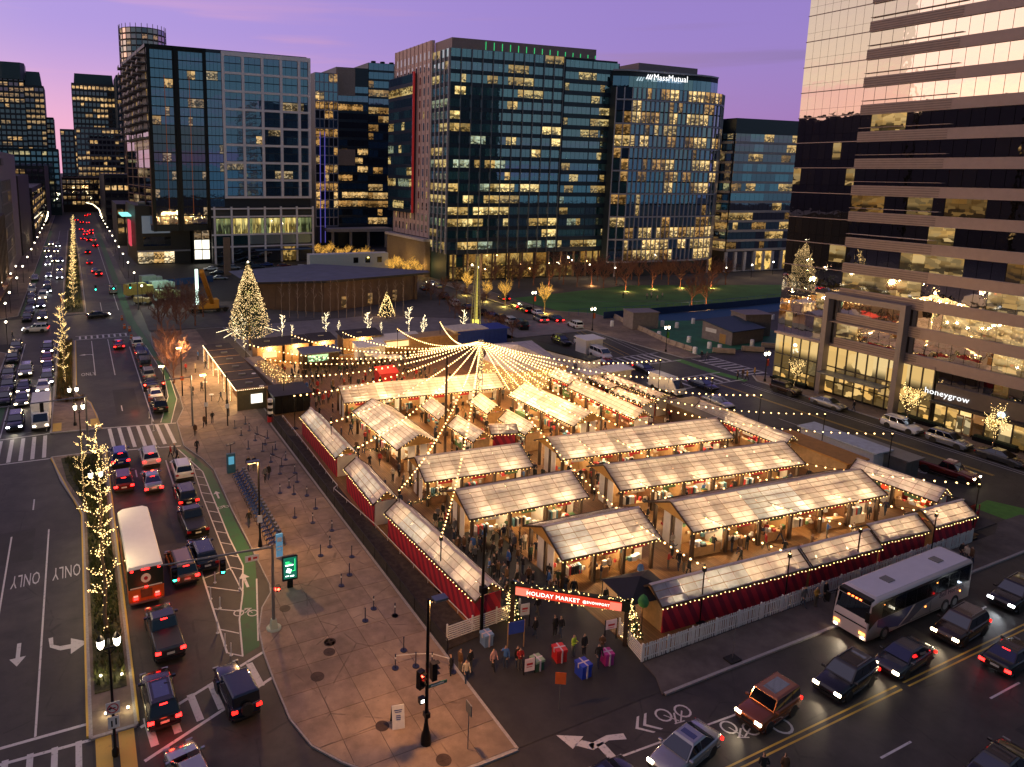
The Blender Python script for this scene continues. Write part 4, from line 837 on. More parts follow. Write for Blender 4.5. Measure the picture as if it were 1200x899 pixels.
            if lights:
                pl_ = ob('pendant_lamp', MB().ico((cx, s_*(hw-1.25), ze-.32), .11, k=1).cyl((cx, s_*(hw-1.25), ze-.22), (cx, s_*(hw-1.25), ze+.1), .015, n=4).mesh('pl', LAMPC), t)
                lamp('stall_lamp', (cx, s_*(hw-1.25) if hw > 2 else 0, ze-.62), (1,.68,.36), power if hw > 2 else power*.6, t, .10)
    go = ob('wares', g_.mesh('wares', GOODS), None, mid, rz, kind='stuff'); go['label'] = 'mixed wares and boxes set out inside the ' + label
    m = MB(); 
    for s_ in (-1, 1):
        k = 0
        while k*.42 < L: m.ico((-L/2+k*.42, s_*(hw+.08), ze-.1-.04*math.sin(k*1.7)), .045, k=0); k += 1
    for e in (1,):
        for s_ in (-1, 1):
            for k in range(int(slen/.4)): m.ico((e*(L/2+.1), s_*hw*k*.4/slen, zr-(zr-ze)*k*.4/slen+.02), .045, k=0)
    if lights: P('fairy_lights', m, FAIRY, kind='stuff')
    return t
# big double stalls, ridge running with the cross road (A left end, B right end)
WR = [((398,453),(580,437),'long white roofed stall farthest back, behind the crowd'),((487.5,536),(608,520),'pale roofed stall in the middle left, with grid roof and wood gable'),
 ((535,575),(668,552),'pinkish roofed stall third back from the entrance sign'),((637.5,617),(747.5,595),'grid roofed stall nearest the entrance, one third of its roof clear blue'),
 ((643,513),(839,490),'long ribbed roof stall crossing right of the middle'),((709,545),(918,517.5),'long pale roofed stall second back from the wide open walkway'),((787.5,588),(1007.5,550),'largest grid roofed stall facing the open boardwalk')]
for i, (a, q, lb) in enumerate(WR): stall(lb, S(*a, 4.3), S(*q, 4.3), 3.0, 2.9, 4.3, clearr=(.02,.36) if i == 3 else ((.3,.6) if i in (6,) else 0), pane=0)
for a, q, lb in (((436.7,467.5),(491,509),'wide tiled looking roof stall left of centre, gable to the viewer'),((615,449),(692,483),'bright roofed stall right of the mast with yellow gable')):
    stall(lb, S(*a, 4.3), S(*q, 4.3), 2.7, 2.9, 4.3, pane=0 if a[0] < 500 else 1)
# narrow huts
for a, q, hw, outer, pane, cl, lb in (
 ((364,478),(406.7,524),1.35,-1,2,(.4,.9),'far red walled hut with clear sheets in its roof at the left edge'),((418,536.7),(452.5,576),1.35,-1,0,(.25,.8),'short red walled hut with clear sheets between the two longer ones'),
 ((468,586),(575,683),1.4,-1,0,(.2,.45),'long red walled hut with striped wall nearest the plaza corner'),((650,431),(678,442),1.5,None,1,0,'small white roofed hut at the marquee end of the market'),
 ((675,445),(754,481),1.4,1,1,0,'long narrow bright hut beside the scalloped roofs'),((505,466),(525,481),1.35,None,0,0,'small hut just right of the tall wooden pole'),((562,461),(581.7,475),1.35,None,0,0,'small hut standing at the foot of the mast'),
 ((536,487.5),(566,506),1.35,None,0,0,'small hut with wood gable just in front of the mast'),((595,481),(626,498),1.3,None,1,0,'small bright hut behind the red fronted booth'),
 ((822,470),(928,511),1.35,1,1,0,'long narrow hut along the avenue edge with string lights over it'),((1006,538),(1107,573),1.4,1,0,0,'last narrow hut by the red planters near the avenue corner')):
    A_, B_ = S(*a, 3.4), S(*q, 3.4)
    stall(lb, A_, B_, hw, 2.35, 3.4, outer=outer, pane=pane, clearr=cl, name='market_hut')
for a, q, lb in (((764,685),(935,642),'front red walled hut beside the white fence, nearest the entrance'),((936,642),(1017,621),'front red walled hut second along the white fence'),((1018,615),(1073,602.5),'short front hut third along the white fence'),((1081,598),(1127.5,586),'raised front hut at the right end of the white fence')):
    hi = .35 if a[0] > 1050 else 0
    stall(lb, S(*a, 3.3+hi), S(*q, 3.3+hi), 1.35, 2.3+hi, 3.3+hi, outer=-1, pane=0, clearr=(.02,.55) if a[0] < 800 else 0, name='market_hut', power=260)
stall('tiny booth with lit sign boards on its roof and a red counter', S(574,498,3.1), S(603,496.5,3.1), 1.15, 2.3, 3.1, outer=-1, pane=1, name='market_booth')
for (a, q, lb) in (((697,440),(722,452),'scalloped pink canopy nearest the marquee'),((724,455),(762,470),'scalloped pink canopy in front of the glass cabin'),((713,438),(745,450),'scalloped pink canopy in the rear row, left one'),((748,451),(778,462),'scalloped pink canopy in the rear row, right one')):
    A_, B_ = S(*a, 3.2), S(*q, 3.2); stall(lb, A_, B_, 1.3, 2.75, 3.2, outer=1, pane=0, name='scalloped_canopy', lights=a[0] > 710)
    d_ = (B_-A_); L_ = d_.length; wt = thing('wreath_row', 'row of dark wreaths hung along the ' + lb, 'wreaths')
    for i in range(int(L_/.9)):
        c_ = A_+d_*(i+.5)/int(L_/.9)+Vector((-1.35,0,-.5)); n = 10
        m = MB(); m.rings([[(c_.x+.07*math.cos(2*PI*j/6)*0, c_.y+(.3+.09*math.cos(2*PI*j/6))*math.cos(2*PI*k/n), c_.z+(.3+.09*math.cos(2*PI*j/6))*math.sin(2*PI*k/n)) for k in range(n)] for j in range(7)], caps=False); ob('wreath', m.mesh('wreath', GREEN), wt)

# central mast and the string lights
MB_ = S(561, 481); MB_.z = 0; MT = Vector((MB_.x, MB_.y, 10.2))
t = thing('light_mast', 'lattice mast in the middle where all the light strings meet', 'mast', MB_)
for a, b_ in ((-.3,-.3),(.3,-.3),(.3,.3),(-.3,.3)): ob('mast_leg', MB().cyl((a,b_,0),(a*.8,b_*.8,10.1),.045,n=5).mesh('leg', STEEL), t)
m = MB()
for k in range(13):
    z_ = .4+k*.76
    for (a, b_), (c_, d_) in (((-.28,-.28),(.28,-.28)),((.28,-.28),(.28,.28)),((.28,.28),(-.28,.28)),((-.28,.28),(-.28,-.28))): m.bar((a,b_,z_),(c_,d_,z_+.76),.035,.035); m.bar((a,b_,z_),(c_,d_,z_),.035,.035)
ob('lattice', m.mesh('lattice', STEEL), t)
m = MB()
for k in range(150): m.ico((rnd.uniform(-.32,.32), rnd.uniform(-.32,.32), rnd.uniform(2.5,9.8)), .05, k=0)
ob('fairy_lights', m.mesh('fl', FAIRY), t, kind='stuff'); ob('mast_top', MB().cyl((0,0,10.0),(0,0,10.3),.35,n=10).mesh('top', STEEL), t)
CABLE = pm('black_cable', (.01,.01,.01), .8, var=0)
ENDS = [(288,402,5.2),(342,392,5.2),(402,389,5.2),(466,385,5.2),(516,377,5.2),(311,420,5),(332,440,5),(345,463,4.6),(388,494,4.8),(420,523,4.8),(468,573,4.6),(517,627,4.8),(826,663,4.7),(926,647,4.6),(1009,618,4.6),(1098,600,4.6),
        (774,421,5.5),(835,442,5.5),(892,462,5.5),(967,484,5.5),(1046,507,5.5),(1148,566,5.5)]
BM = MB().ico((0,0,0), .115, k=1)
where = ['far left corner by the lit trees','back cabins, left','back cabins, right','lit tree row','beacon','container','dark stage roof','crowd by the stage','wide stall on the left','garland arch','second hut','long red hut','entrance corner of the fence','middle of the fence','third quarter of the fence','right end of the fence','far crossing of the avenue','avenue near the white van','avenue kerb by the parked silver car','middle of the avenue','avenue beside the red pickup','near avenue corner']
for i, (u, v, z_) in enumerate(ENDS):
    E_ = S(u, v, z_); d_ = E_-MT; L_ = d_.length; n = int(L_/.82); sag = L_*L_*.0013+.4
    sag = min(sag, 4.2); m = MB(); w_ = MB(); prev = None
    for k in range(n+1):
        s_ = k/n; p = MT+d_*s_-Vector((0,0,4*sag*s_*(1-s_)))
        if k > 0: m.ico(p-Vector((0,0,.12)), (.105 if p.y > 60 else .082)*rnd.uniform(.85,1.12), k=1)
        if prev is not None and s_*L_ < 11: m.ico((p+prev)/2-Vector((0,0,.12)), .10, k=1)
        if prev is not None: w_.bar(prev, p, .025, .025)
        prev = p
    t = thing('light_string', 'string of warm bulbs from the mast to the ' + where[i], 'string lights', (0,0,0), 0, 'light strings over the market', me=w_.mesh('wire', CABLE))
    ob('bulbs', m.mesh('bulbs', BULB), t, kind='stuff')
    for k in range(max(3, int(L_/7))):
        s_ = (k+.6)/max(3, int(L_/7))
        if (MT+d_*s_).z-4*sag*s_*(1-s_) < 5.2: continue
        lamp('bulb_light', MT+d_*s_-Vector((0,0,4*sag*s_*(1-s_)+.35)), (1,.58,.20), 330, t, .08)
    thing('string_pole', 'thin pole holding the light string at ' + where[i], 'pole', (E_.x, E_.y, 0), 0, 'poles holding up the light strings', me=MB().cyl((0,0,0),(0,0,z_+.15),.05,n=6).box(-.35,.35,-.35,.35,0,.16).box(-.12,.12,-.1,.1,z_-.45,z_-.15).mesh('pole', BLACK))
for (u, v, ut, vt, r_, lb) in ((521,541,521,405,.17,'tall wooden pole left of the mast'),(564,741,567,618,.13,'tall black pole at the end of the long red hut')):
    p = S(u, v); h_ = 12.6 if r_ > .15 else 8.2
    thing('utility_pole', lb, 'pole', p, me=MB().cyl((0,0,0),(0,0,h_),r_,r_*.75,n=8).box(-.25,.25,-.3,.1,3.2,3.7).mesh('pole', pm('weathered_pole', (.10,.06,.035), .8) if r_ > .15 else BLACK))

# entrance arch
La, Ra = S(604, 697, 2.75), S(728, 716.5, 2.75); dv = Ra-La; rz_ = math.atan2(dv.y, dv.x); Ls = dv.length
t = thing('entrance_sign', 'long red and white lit HOLIDAY MARKET sign beam over the entrance', 'sign', (La.x, La.y, 0), rz_)
ob('beam', MB().box(-.4, Ls+.6, .05, .45, 2.72, 3.5).mesh('beam', pm('black_green_beam', (.015,.022,.012), .9, bump=1, bscale=8)), t)
ob('sign_face', MB().box(0, Ls, -.06, .04, 2.78, 3.40).mesh('face', em('red_sign_glow', (1,.07,.03), .75, False)), t)
ob('sign_border', MB().box(0,.95,-.075,-.06,2.80,3.38).mesh('b', em('pink_panel_glow', (1,.22,.14), 1.2, False)), t); ob('sign_border', MB().box(Ls-.8,Ls,-.075,-.06,2.80,3.38).mesh('b', MAT['pink_panel_glow']), t)
WS = em('sign_letter_glow', (1,.93,.80), 2.2, False)
text('lettering', 'HOLIDAY MARKET', .43, WS, (Ls*.36, -.09, 3.08), (R(90),0,0), t, .012); text('lettering', '@SNOWPORT', .27, WS, (Ls*.765, -.09, 3.08), (R(90),0,0), t, .012)
for x_ in (-.2, Ls+.4): ob('post', MB().box(x_-.15, x_+.15, .1, .4, 0, 3.5).mesh('post', POST), t)
m = MB()
for k in range(90): m.ico((rnd.uniform(-.3, Ls+.5), rnd.uniform(-.02,.5), rnd.uniform(3.45,3.6) if rnd.random() < .5 else rnd.uniform(2.6,2.72)), .035, k=0)
ob('fairy_lights', m.mesh('f', FAIRY), t, kind='stuff')
for (u, v, lb) in ((598,726,'narrow fir wrapped in lights left of the entrance sign'),(738,748,'narrow fir wrapped in lights right of the entrance sign')):
    p = S(u, v); t = thing('lit_fir', lb, 'fir tree', p); ob('trunk', MB().cyl((0,0,0),(0,0,.5),.12).mesh('trunk', WOOD), t)
    m = MB(); f_ = MB()
    for k in range(220):
        z_ = rnd.random()**1.2*2.9+.2; r_ = (3.2-z_)*.24*rnd.uniform(.4,1.05); a = rnd.random()*2*PI
        c_ = (r_*math.cos(a), r_*math.sin(a), z_); m.add([c_, (c_[0]*1.4+.1*math.cos(a), c_[1]*1.4+.1*math.sin(a), z_-.15), (c_[0]*1.2-.12*math.sin(a), c_[1]*1.2+.12*math.cos(a), z_+.05)], [(0,1,2)])
        if k % 2 == 0: f_.ico((r_*1.1*math.cos(a)+.02, r_*1.1*math.sin(a), z_), .045, k=0)
    ob('crown', m.mesh('crown', GREEN), t, kind='stuff'); ob('fairy_lights', f_.mesh('f', FAIRY), t, kind='stuff')
# fences
def picket(label, P0, P1, h=1.15, horiz=False, mat=WHITE, panel=2.4, name='picket_fence', z0=0):
    P0, P1 = Vector((*P0[:2], 0)), Vector((*P1[:2], 0)); d = P1-P0; L = d.length; t = thing(name, label, 'fence', P0, math.atan2(d.y, d.x)); n = max(1, round(L/panel)); w = L/n
    for i in range(n):
        m = MB()
        if horiz:
            for k in range(7): m.box(i*w+.05, (i+1)*w-.05, -.03, .0, z0+.08+k*(h-.1)/7, z0+.08+k*(h-.1)/7+.095)
        else:
            k = i*w+.05
            while k < (i+1)*w-.12: hh = h+rnd.uniform(-.03,.03); sw = rnd.uniform(.09,.13); m.box(k, k+sw, -.03+rnd.uniform(-.01,.01), .0, z0+.05, z0+hh); k += sw+rnd.choice((.05,.07,.10,.13))
            m.box(i*w+.02, (i+1)*w-.02, 0, .04, z0+.25, z0+.33); m.box(i*w+.02, (i+1)*w-.02, 0, .04, z0+h-.3, z0+h-.22)
        ob('fence_panel', m.mesh('panel', mat), t)
    for i in range(n+1): ob('fence_post', MB().box(i*w-.05, i*w+.05, -.02, .08, 0, z0+h+.05).mesh('post', mat), t)
    return t
fs = S(751, 777)
picket('long white picket fence along the front of the market', (33.5,32.6), (73.2,32.45), 1.35)
picket('white slatted planter fence right of the entrance', S(725,744), (33.45,32.65), 1.3, True)
picket('white slatted fence left of the entrance', S(524,752), S(609,721), 1.3, True)
picket('white fence at the far end of the verge', S(300,478), S(352,478), 1.2, panel=1.6)
picket('red striped low panel at the right end of the fence', (73.6,32.8), (79.5,35), 1.3, mat=REDP)
thing('grey_kiosk_box', 'grey box at the right end of the market fence', 'box', S(1106,668), me=MB().box(-.7,.7,-.6,.6,0,1.6).box(-.75,.75,-.65,.65,1.6,1.68).mesh('gb', pm('grey_box', (.16,.15,.16), .6)))
# dark net fence and pipe barrier along the verge
def netfence(label, pts, h, mat, name='mesh_fence', zz=0.1, post=2.6, net=True):
    t = thing(name, label, 'fence'); m = MB(); q = MB()
    for a, b_ in zip(pts[:-1], pts[1:]):
        a, b_ = Vector((*a[:2], zz)), Vector((*b_[:2], zz)); L = (b_-a).length; n = max(1, round(L/post)); up = Vector((0,0,h))
        m.bar(a+up, b_+up, .05, .05); 
        if net: q.add([a, b_, b_+up, a+up], [(0,1,2,3)])
        for i in range(n+1): c_ = a+(b_-a)*i/n; m.cyl(c_, c_+up, .03, n=5)
    ob('rail', m.mesh('rail', mat), t)
    if net:
        k = D.materials.get('dark_netting')
        if not k:
            k = pm('dark_netting', (.02,.02,.02), .9, var=0); nt = k.node_tree; p = nt.nodes['Principled BSDF']; g = N(nt, 'ShaderNodeNewGeometry'); sp = N(nt, 'ShaderNodeSeparateXYZ'); nt.links.new(g.outputs['Position'], sp.inputs[0])
            s1 = math_(nt, 'FRACT', math_(nt, 'MULTIPLY', math_(nt, 'ADD', math_(nt, 'ADD', sp.outputs[0], sp.outputs[1]), sp.outputs[2]), 9)); s2 = math_(nt, 'FRACT', math_(nt, 'MULTIPLY', math_(nt, 'SUBTRACT', math_(nt, 'ADD', sp.outputs[0], sp.outputs[1]), sp.outputs[2]), 9))
            nt.links.new(math_(nt, 'MAXIMUM', math_(nt, 'GREATER_THAN', s1, .55), math_(nt, 'GREATER_THAN', s2, .55)), p.inputs['Alpha'])
        ob('netting', q.mesh('net', k), t)
    return t
netfence('dark mesh fence between the plaza and the soil verge', [(21.55,38.7),(21.6,60),(21.95,91.5)], 1.15, BLACK)
netfence('bent white pipe rail beside the red huts', [(24.6,40.2),(24.2,47),(23.75,57),(22.7,66),(23.3,66.5),(23.3,68),(23.55,78),(23.75,90)], .35, WHITE, 'pipe_rail', net=False)
# garlands
for (a, b_, lb) in (((423,526),(464,523),'fir garland strung from the red hut to the wide stall'),((470,568),(500,556),'fir garland across the left aisle'),((473,592),(525,571),'second fir garland across the left aisle'),((660,520),(725,560),'fir garland above the middle aisle')):
    p, q = S(*a, 2.6), S(*b_, 2.6); m = MB(); f_ = MB(); L = (q-p).length
    for k in range(int(L*40)):
        s_ = rnd.random(); c_ = p+(q-p)*s_-Vector((0,0,.9*s_*(1-s_)))+Vector([rnd.gauss(0,.09) for _ in range(3)]); e = [Vector([rnd.uniform(-.12,.12) for _ in range(3)]) for _ in range(3)]
        m.add([c_+x for x in e], [(0,1,2)])
        if k % 9 == 0: f_.ico(c_, .03, k=0)
    t = thing('garland', lb, 'garland'); ob('fir_sprays', m.mesh('garland', GREEN), t, kind='stuff'); ob('fairy_lights', f_.mesh('f', FAIRY), t, kind='stuff')
# cabins, bar, containers at the back
def cabin(label, p, w, dp, h, roof, wall, rz=0., slope=.5, front=True, lit_=True, cat='cabin', name='wooden_cabin', vent=True):
    t = thing(name, label, cat, p, rz); n = max(2, round(w/1.0)); k = w/n
    for i in range(n): ob('wall_board', MB().box(-w/2+i*k+.02, -w/2+(i+1)*k-.02, -dp/2, -dp/2+.1, 0, h).mesh('wb', wall), t)
    ob('wall', MB().box(-w/2, w/2, -dp/2+.1, dp/2, 0, h-.02).mesh('wall', wall), t)
    ob('roof', MB().add([(-w/2-.3,-dp/2-.4,h),(w/2+.3,-dp/2-.4,h),(w/2+.3,dp/2+.3,h+slope),(-w/2-.3,dp/2+.3,h+slope),(-w/2-.3,-dp/2-.4,h+.16),(w/2+.3,-dp/2-.4,h+.16),(w/2+.3,dp/2+.3,h+slope+.16),(-w/2-.3,dp/2+.3,h+slope+.16)],
        [(0,3,2,1),(4,5,6,7),(0,1,5,4),(1,2,6,5),(2,3,7,6),(3,0,4,7)]).mesh('roof', roof), t)
    if vent: ob('skylight', MB().box(-.5,.5,0,.3,h+slope*.6+.1,h+slope*.6+.3).mesh('sk', STEEL), t)
    if front: ob('hatch', MB().box(-w*.28, w*.28, -dp/2-.04, -dp/2, 1.0, 2.0).mesh('hatch', em('hatch_glow', (1,.62,.25), 1.6, False)), t)
    return t
ROOFD = pm('dark_shingle', (.045,.038,.040), .85, var=.2, scale=2)
for (x, y_, w, lb) in ((29.0,119.6,4.4,'first wooden beer cabin from the left with dark roof'),(33.9,119.8,4.3,'second wooden beer cabin from the left'),(39.0,120.2,4.2,'third wooden beer cabin from the left'),(46.6,120.4,7.4,'wide wooden beer cabin at the right of the row')):
    cabin(lb, (x, y_, .1), w, 3.6, 3.0, ROOFD, TIMB); lamp('cabin_lamp', (x, y_-2.6, 2.6), (1,.62,.26), 700)
p0, p1, p2 = S(238,405,3.1), S(277,458,3.1), S(303,455,3.1); t = thing('plaza_bar', 'long dark roofed bar cabin with lights along its plaza edge', 'bar', (0,0,0))
ax = (p1-p0); nse = 6
for i in range(nse):
    a, b_ = p0+ax*i/nse, p0+ax*(i+.9)/nse; c_ = p0+ax*(i+1)/nse; wv = Vector((4.4,0,0))
    ob('roof_section', MB().prism([(a.x,a.y),(b_.x,b_.y),(b_.x+4.4,b_.y),(a.x+4.4,a.y)], 3.05, 3.22).mesh('rs', ROOFD), t); ob('roof_strip', MB().prism([(b_.x,b_.y),(c_.x,c_.y),(c_.x+4.4,c_.y),(b_.x+4.4,b_.y)], 3.0, 3.18).mesh('rst', TIMB), t)
    ob('roof_vent', MB().box(a.x+1.8, a.x+2.8, (a.y+b_.y)/2-.25, (a.y+b_.y)/2+.2, 3.22, 3.4).mesh('rv', STEEL), t)
    ob('post', MB().box(a.x+.1,a.x+.25,a.y-.1,a.y+.1,0,3.05).mesh('p', TIMB), t); ob('bar_front', MB().box(a.x+1.2,a.x+1.35,c_.y+.3,a.y-.3,.1,1.2).mesh('bf', rnd.choice((WOOD,TIMB,GOODS[0]))), t)
    ob('back_shelf', MB().box(a.x+2.6,a.x+2.9,c_.y+.3,a.y-.3,.1,2.4).mesh('bs', lit('lit_bar', (1,.68,.25), 1.1, .1, 2.6, scale=(3,3,3), dark=.1)), t)
    lamp('bar_lamp', (a.x+.9, (a.y+c_.y)/2, 2.7), (1,.66,.28), 420)
ob('end_wall', MB().box(p1.x+.1, p1.x+4.3, p1.y+.1, p1.y+.25, 0, 3.0).mesh('ew', pm('green_grey_wall', (.10,.09,.05), .8)), t); ob('back_wall', MB().prism([(p0.x+4.2,p0.y),(p0.x+4.35,p0.y),(p1.x+4.35,p1.y),(p1.x+4.2,p1.y)], 0, 3.0).mesh('bw', TIMB), t)
ob('lit_poster', MB().box(p1.x+2.0, p1.x+3.6, p1.y+.02, p1.y+.09, 1.0, 2.3).mesh('lp', em('poster_glow', (1,.9,.75), 1.8, False)), t)
m = MB()
for k in range(190): q = p0+ax*k/190; m.ico((q.x-.05, q.y, 3.1), .05, k=0)
for k in range(6): 
    q = p0+ax*k/6
    for j in range(14): m.ico((q.x+.02, q.y, .3+j*.2), .045, k=0)
for k in range(16): m.ico((p1.x+.25*k, p1.y, 3.1), .05, k=0)
ob('fairy_lights', m.mesh('f', FAIRYW), t, kind='stuff')
t = thing('long_container', 'long pale container topped with a heap of warm glowing branches', 'container', (25.4, 104.5, 0), R(3)); ob('body', MB().box(-1.4,1.4,-10,9,0,2.7).mesh('b', pm('beige_container', (.34,.27,.20), .8)), t)
m = MB(); f_ = MB()
for k in range(1500):
    c_ = Vector((rnd.gauss(.3,.6), rnd.uniform(-8,4.5), 2.7+abs(rnd.gauss(0,.35)))); e = [Vector([rnd.uniform(-.2,.2) for _ in range(3)]) for _ in range(3)]; m.add([c_+x for x in e], [(0,1,2)])
    if k % 5 == 0: f_.ico(c_, .045, k=0)
ob('branches', m.mesh('br', pm('cream_branches', (.55,.40,.24), .8)), t, kind='stuff'); ob('fairy_lights', f_.mesh('f', FAIRY), t, kind='stuff')
cabin('black roofed stage box at the near left of the crowd', S(338,478), 5, 4.5, 2.6, BLACK, BLACK, front=False, vent=False, slope=.1, name='stage_box', cat='stage')
t = cabin('dark bar unit with a green lit menu screen behind the crowd', (36.5,113.5,.1), 6.5, 2.6, 2.4, STEEL, POST, front=False, vent=False, name='bar_unit', cat='bar'); ob('menu_screen', MB().box(-2.4,1.2,-1.42,-1.34,1.1,2.2).mesh('ms', lit('menu_glow', (.55,1,.55), 1.6, 0, 3, scale=(3,3,5), dark=.3)), t)
cabin('white food trailer beside the wooden cabins', (46,113.8,.1), 5, 2.4, 2.5, WHITE, WHITE, vent=False, name='food_trailer', cat='trailer')
cabin('beige trailer behind the crowd near the lit tree row', (53,118,.1), 9, 2.6, 2.3, CURT, TIMB, vent=False, name='food_trailer', cat='trailer')
for i, (u, v) in enumerate(((437,428),(446,433),(462,434))):
    t = thing('market_umbrella', 'small cream square umbrella over the drinkers, ' + ('left', 'middle', 'right')[i] + ' of three', 'umbrella', S(u, v)); ob('canopy', MB().taper(-1.3,1.3,-1.3,1.3,2.3,2.8,.08).mesh('c', CURT), t); ob('pole', MB().cyl((0,0,0),(0,0,2.4),.04).mesh('p', WOOD), t)
t = thing('red_kiosk', 'red kiosk with a red striped awning among the drinkers', 'kiosk', S(452,448)); ob('body', MB().box(-1.6,1.6,-.9,.9,0,2.0).mesh('b', REDS), t); ob('awning', MB().add([(-1.7,-1.6,1.9),(1.7,-1.6,1.9),(1.7,.9,2.5),(-1.7,.9,2.5)], [(0,1,2,3)]).mesh('a', stripes('bright_red_stripe', (.75,.05,.04),(.50,.02,.02),0,.4)), t)
# marquee and trailers near the avenue
t = thing('white_marquee', 'large white marquee tent behind the market with a taut pale roof', 'marquee')
cs = [S(577,403,5.2), S(623,399,5.2), S(664,428,3.6), S(602,437,3.4), S(566,421,3.6)]; pk = S(607,404,6.4)
TENT = roofmat('marquee_fabric', (.80,.74,.76), .3)
for i in range(5):
    a, b_ = cs[i], cs[(i+1) % 5]; ob('roof_panel', MB().add([a, b_, pk], [(0,1,2)]).mesh('rp', TENT), t); ob('side_wall', MB().add([(a.x,a.y,0),(b_.x,b_.y,0),b_,a], [(0,1,2,3)]).mesh('sw', pm('clear_side', (.40,.28,.16), .5) if i in (2,3) else TENT), t)
m = MB()
for k in range(300):
    s_ = rnd.random(); a, b_ = (cs[2], cs[3]) if rnd.random() < .6 else (cs[3], cs[4]); c_ = a+(b_-a)*s_; m.ico((c_.x-.15, c_.y-.2, rnd.uniform(.4,3.3)), .06, k=0)
ob('fairy_lights', m.mesh('f', FAIRY), t, kind='stuff')
t = thing('long_office_trailer', 'long white site trailer with flat black roof behind the marquee', 'trailer'); a, b_ = S(600,400,3), S(690,424,3); dd = (b_-a).normalized(); nn = Vector((-dd.y, dd.x, 0))*3.2
ob('body', MB().prism([(a.x,a.y),(b_.x,b_.y),(b_.x+nn.x,b_.y+nn.y),(a.x+nn.x,a.y+nn.y)], .3, 3).mesh('b', WHITE), t); ob('roof', MB().prism([(a.x-dd.x*.1-nn.x*.03,a.y-dd.y*.1-nn.y*.03),(b_.x+dd.x*.1-nn.x*.03,b_.y+dd.y*.1-nn.y*.03),(b_.x+nn.x*1.03,b_.y+nn.y*1.03),(a.x+nn.x*1.03,a.y+nn.y*1.03)], 3, 3.15).mesh('r', BLACK), t)
for s_ in (.35,.62,.86):
    c_ = a+(b_-a)*s_-nn*.01; ob('window', MB().box(c_.x-.5,c_.x+.5,c_.y-.06,c_.y+.04,1.3,2.2).mesh('w', DRK[0]), t)
for (u, v, w, dp, h, wm, rm, lb, nm) in ((708,445,9,2.6,1.6,CURT,WHITE,'low cream booth roof by the white vans','low_booth'),(560,402,11,4,3,pm('blue_tarp',(.02,.05,.30),.7),pm('blue_tarp',(.02,.05,.30),.7),'blue tarpaulin covered store behind the mast','tarp_store'),(505,408,10,3,2.6,TIMB,TIMB,'pale boarded hoarding with posters behind the beer garden','hoarding'),
     (545,403,7,4,3.2,GOODS[0],GOODS[0],'beige box trailer left of the blue tarpaulin','box_trailer'),(822,500,8,5,2.4,pm('glass_cabin',(.10,.07,.05),.3),pm('grey_flat_roof',(.10,.09,.09),.7),'glazed cabin with flat grey roof beside the avenue','glazed_cabin'),
     (955,548,9,3,2.5,TIMB,pm('plank_roof',(.42,.20,.05),.7),'wooden bar with orange plank roof near the avenue','plank_bar'),(985,538,9,2.6,2.6,WHITE,pm('pale_blue_roof',(.45,.5,.55),.6),'pale blue roofed trailer behind the plank bar','blue_trailer'),
     (1030,548,7,2.4,2.3,STEEL,STEEL,'grey flat roofed unit beside the barrier','grey_unit'),(690,412,4,3,2.6,WHITE,WHITE,'small white cubicle near the marquee','cubicle')):
    tt = cabin(lb, S(u, v), dp if u > 900 or u == 822 else w, w if u > 900 or u == 822 else dp, h, rm, wm, slope=.1, front=False, vent=False, name=nm, cat='cabin')
for (pa, pb, lb) in (((76.2,95),(76.0,74),'pale hoarding along the avenue beside the glazed cabin'),((76.2,73),(76.4,60),'red edged hoarding along the avenue behind the narrow hut')):
    picket(lb, pa, pb, 1.9, mat=pm('pink_hoarding', (.36,.27,.24), .8), name='hoarding_fence', panel=2.2)
for (pa, pb, lb) in (((80.6,58),(80.2,48),'blue screened barrier in the avenue, rear length'),((80.4,47.5),(80.6,38.5),'blue screened barrier in the avenue, front length')):
    picket(lb, pa, pb, 1.1, mat=pm('blue_screen', (.02,.05,.15), .6), name='blue_barrier', panel=2.4)
for i, (x, y_, w, dp, h, lb) in enumerate(((77.2,44,3,7,1.3,'dark planter box with red sides beside the last hut'),(77.6,37.5,3.4,4.6,1.2,'black topped red planter at the market corner'),(73.5,35.6,2.6,.3,2.0,'red panel closing the end of the last hut'),(78.0,51,1.6,6,1.1,'long red edged planter by the grey unit'))):
    t = thing('red_planter', lb, 'planter', (x, y_, .1)); ob('box', MB().box(-w/2,w/2,-dp/2,dp/2,0,h).mesh('b', pm('red_orange_board', (.45,.04,.015), .6)), t); ob('cover', MB().box(-w/2+.1,w/2-.1,-dp/2+.1,dp/2-.1,h,h+.08).mesh('c', SOIL), t)
t = thing('black_canopy', 'black pop up canopy tucked behind the entrance corner', 'canopy', (37.4, 36.6, 0), R(-6))
ob('roof', MB().add([(-2.6,-1.6,2.3),(1.8,-1.6,2.3),(1.8,2,2.3),(-2.6,2,2.3),(-.4,.2,3.2)], [(0,1,4),(1,2,4),(2,3,4),(3,0,4)]).mesh('r', pm('black_canvas', (.012,.012,.014), .7)), t)
for x_, y_ in ((-2.5,-1.5),(1.7,-1.5),(1.7,1.9),(-2.5,1.9)): ob('leg', MB().cyl((x_,y_,0),(x_,y_,2.3),.04,n=5).mesh('l', BLACK), t)
t = thing('leaf_flag', 'green leaf shaped flag sign on a thin pole inside the entrance corner', 'flag', S(751,745)); ob('pole', MB().cyl((0,0,0),(0,0,2.6),.03,n=5).mesh('p', BLACK), t); ob('leaf', MB().lathe([(0.0,0),(.34,.25),(.4,.55),(.25,.9),(0.02,1.1)],8).mesh('l', pm('leaf_green', (.05,.22,.06), .7)), t, (0,0,2.2)); t.children[1].scale = (1,.12,1)
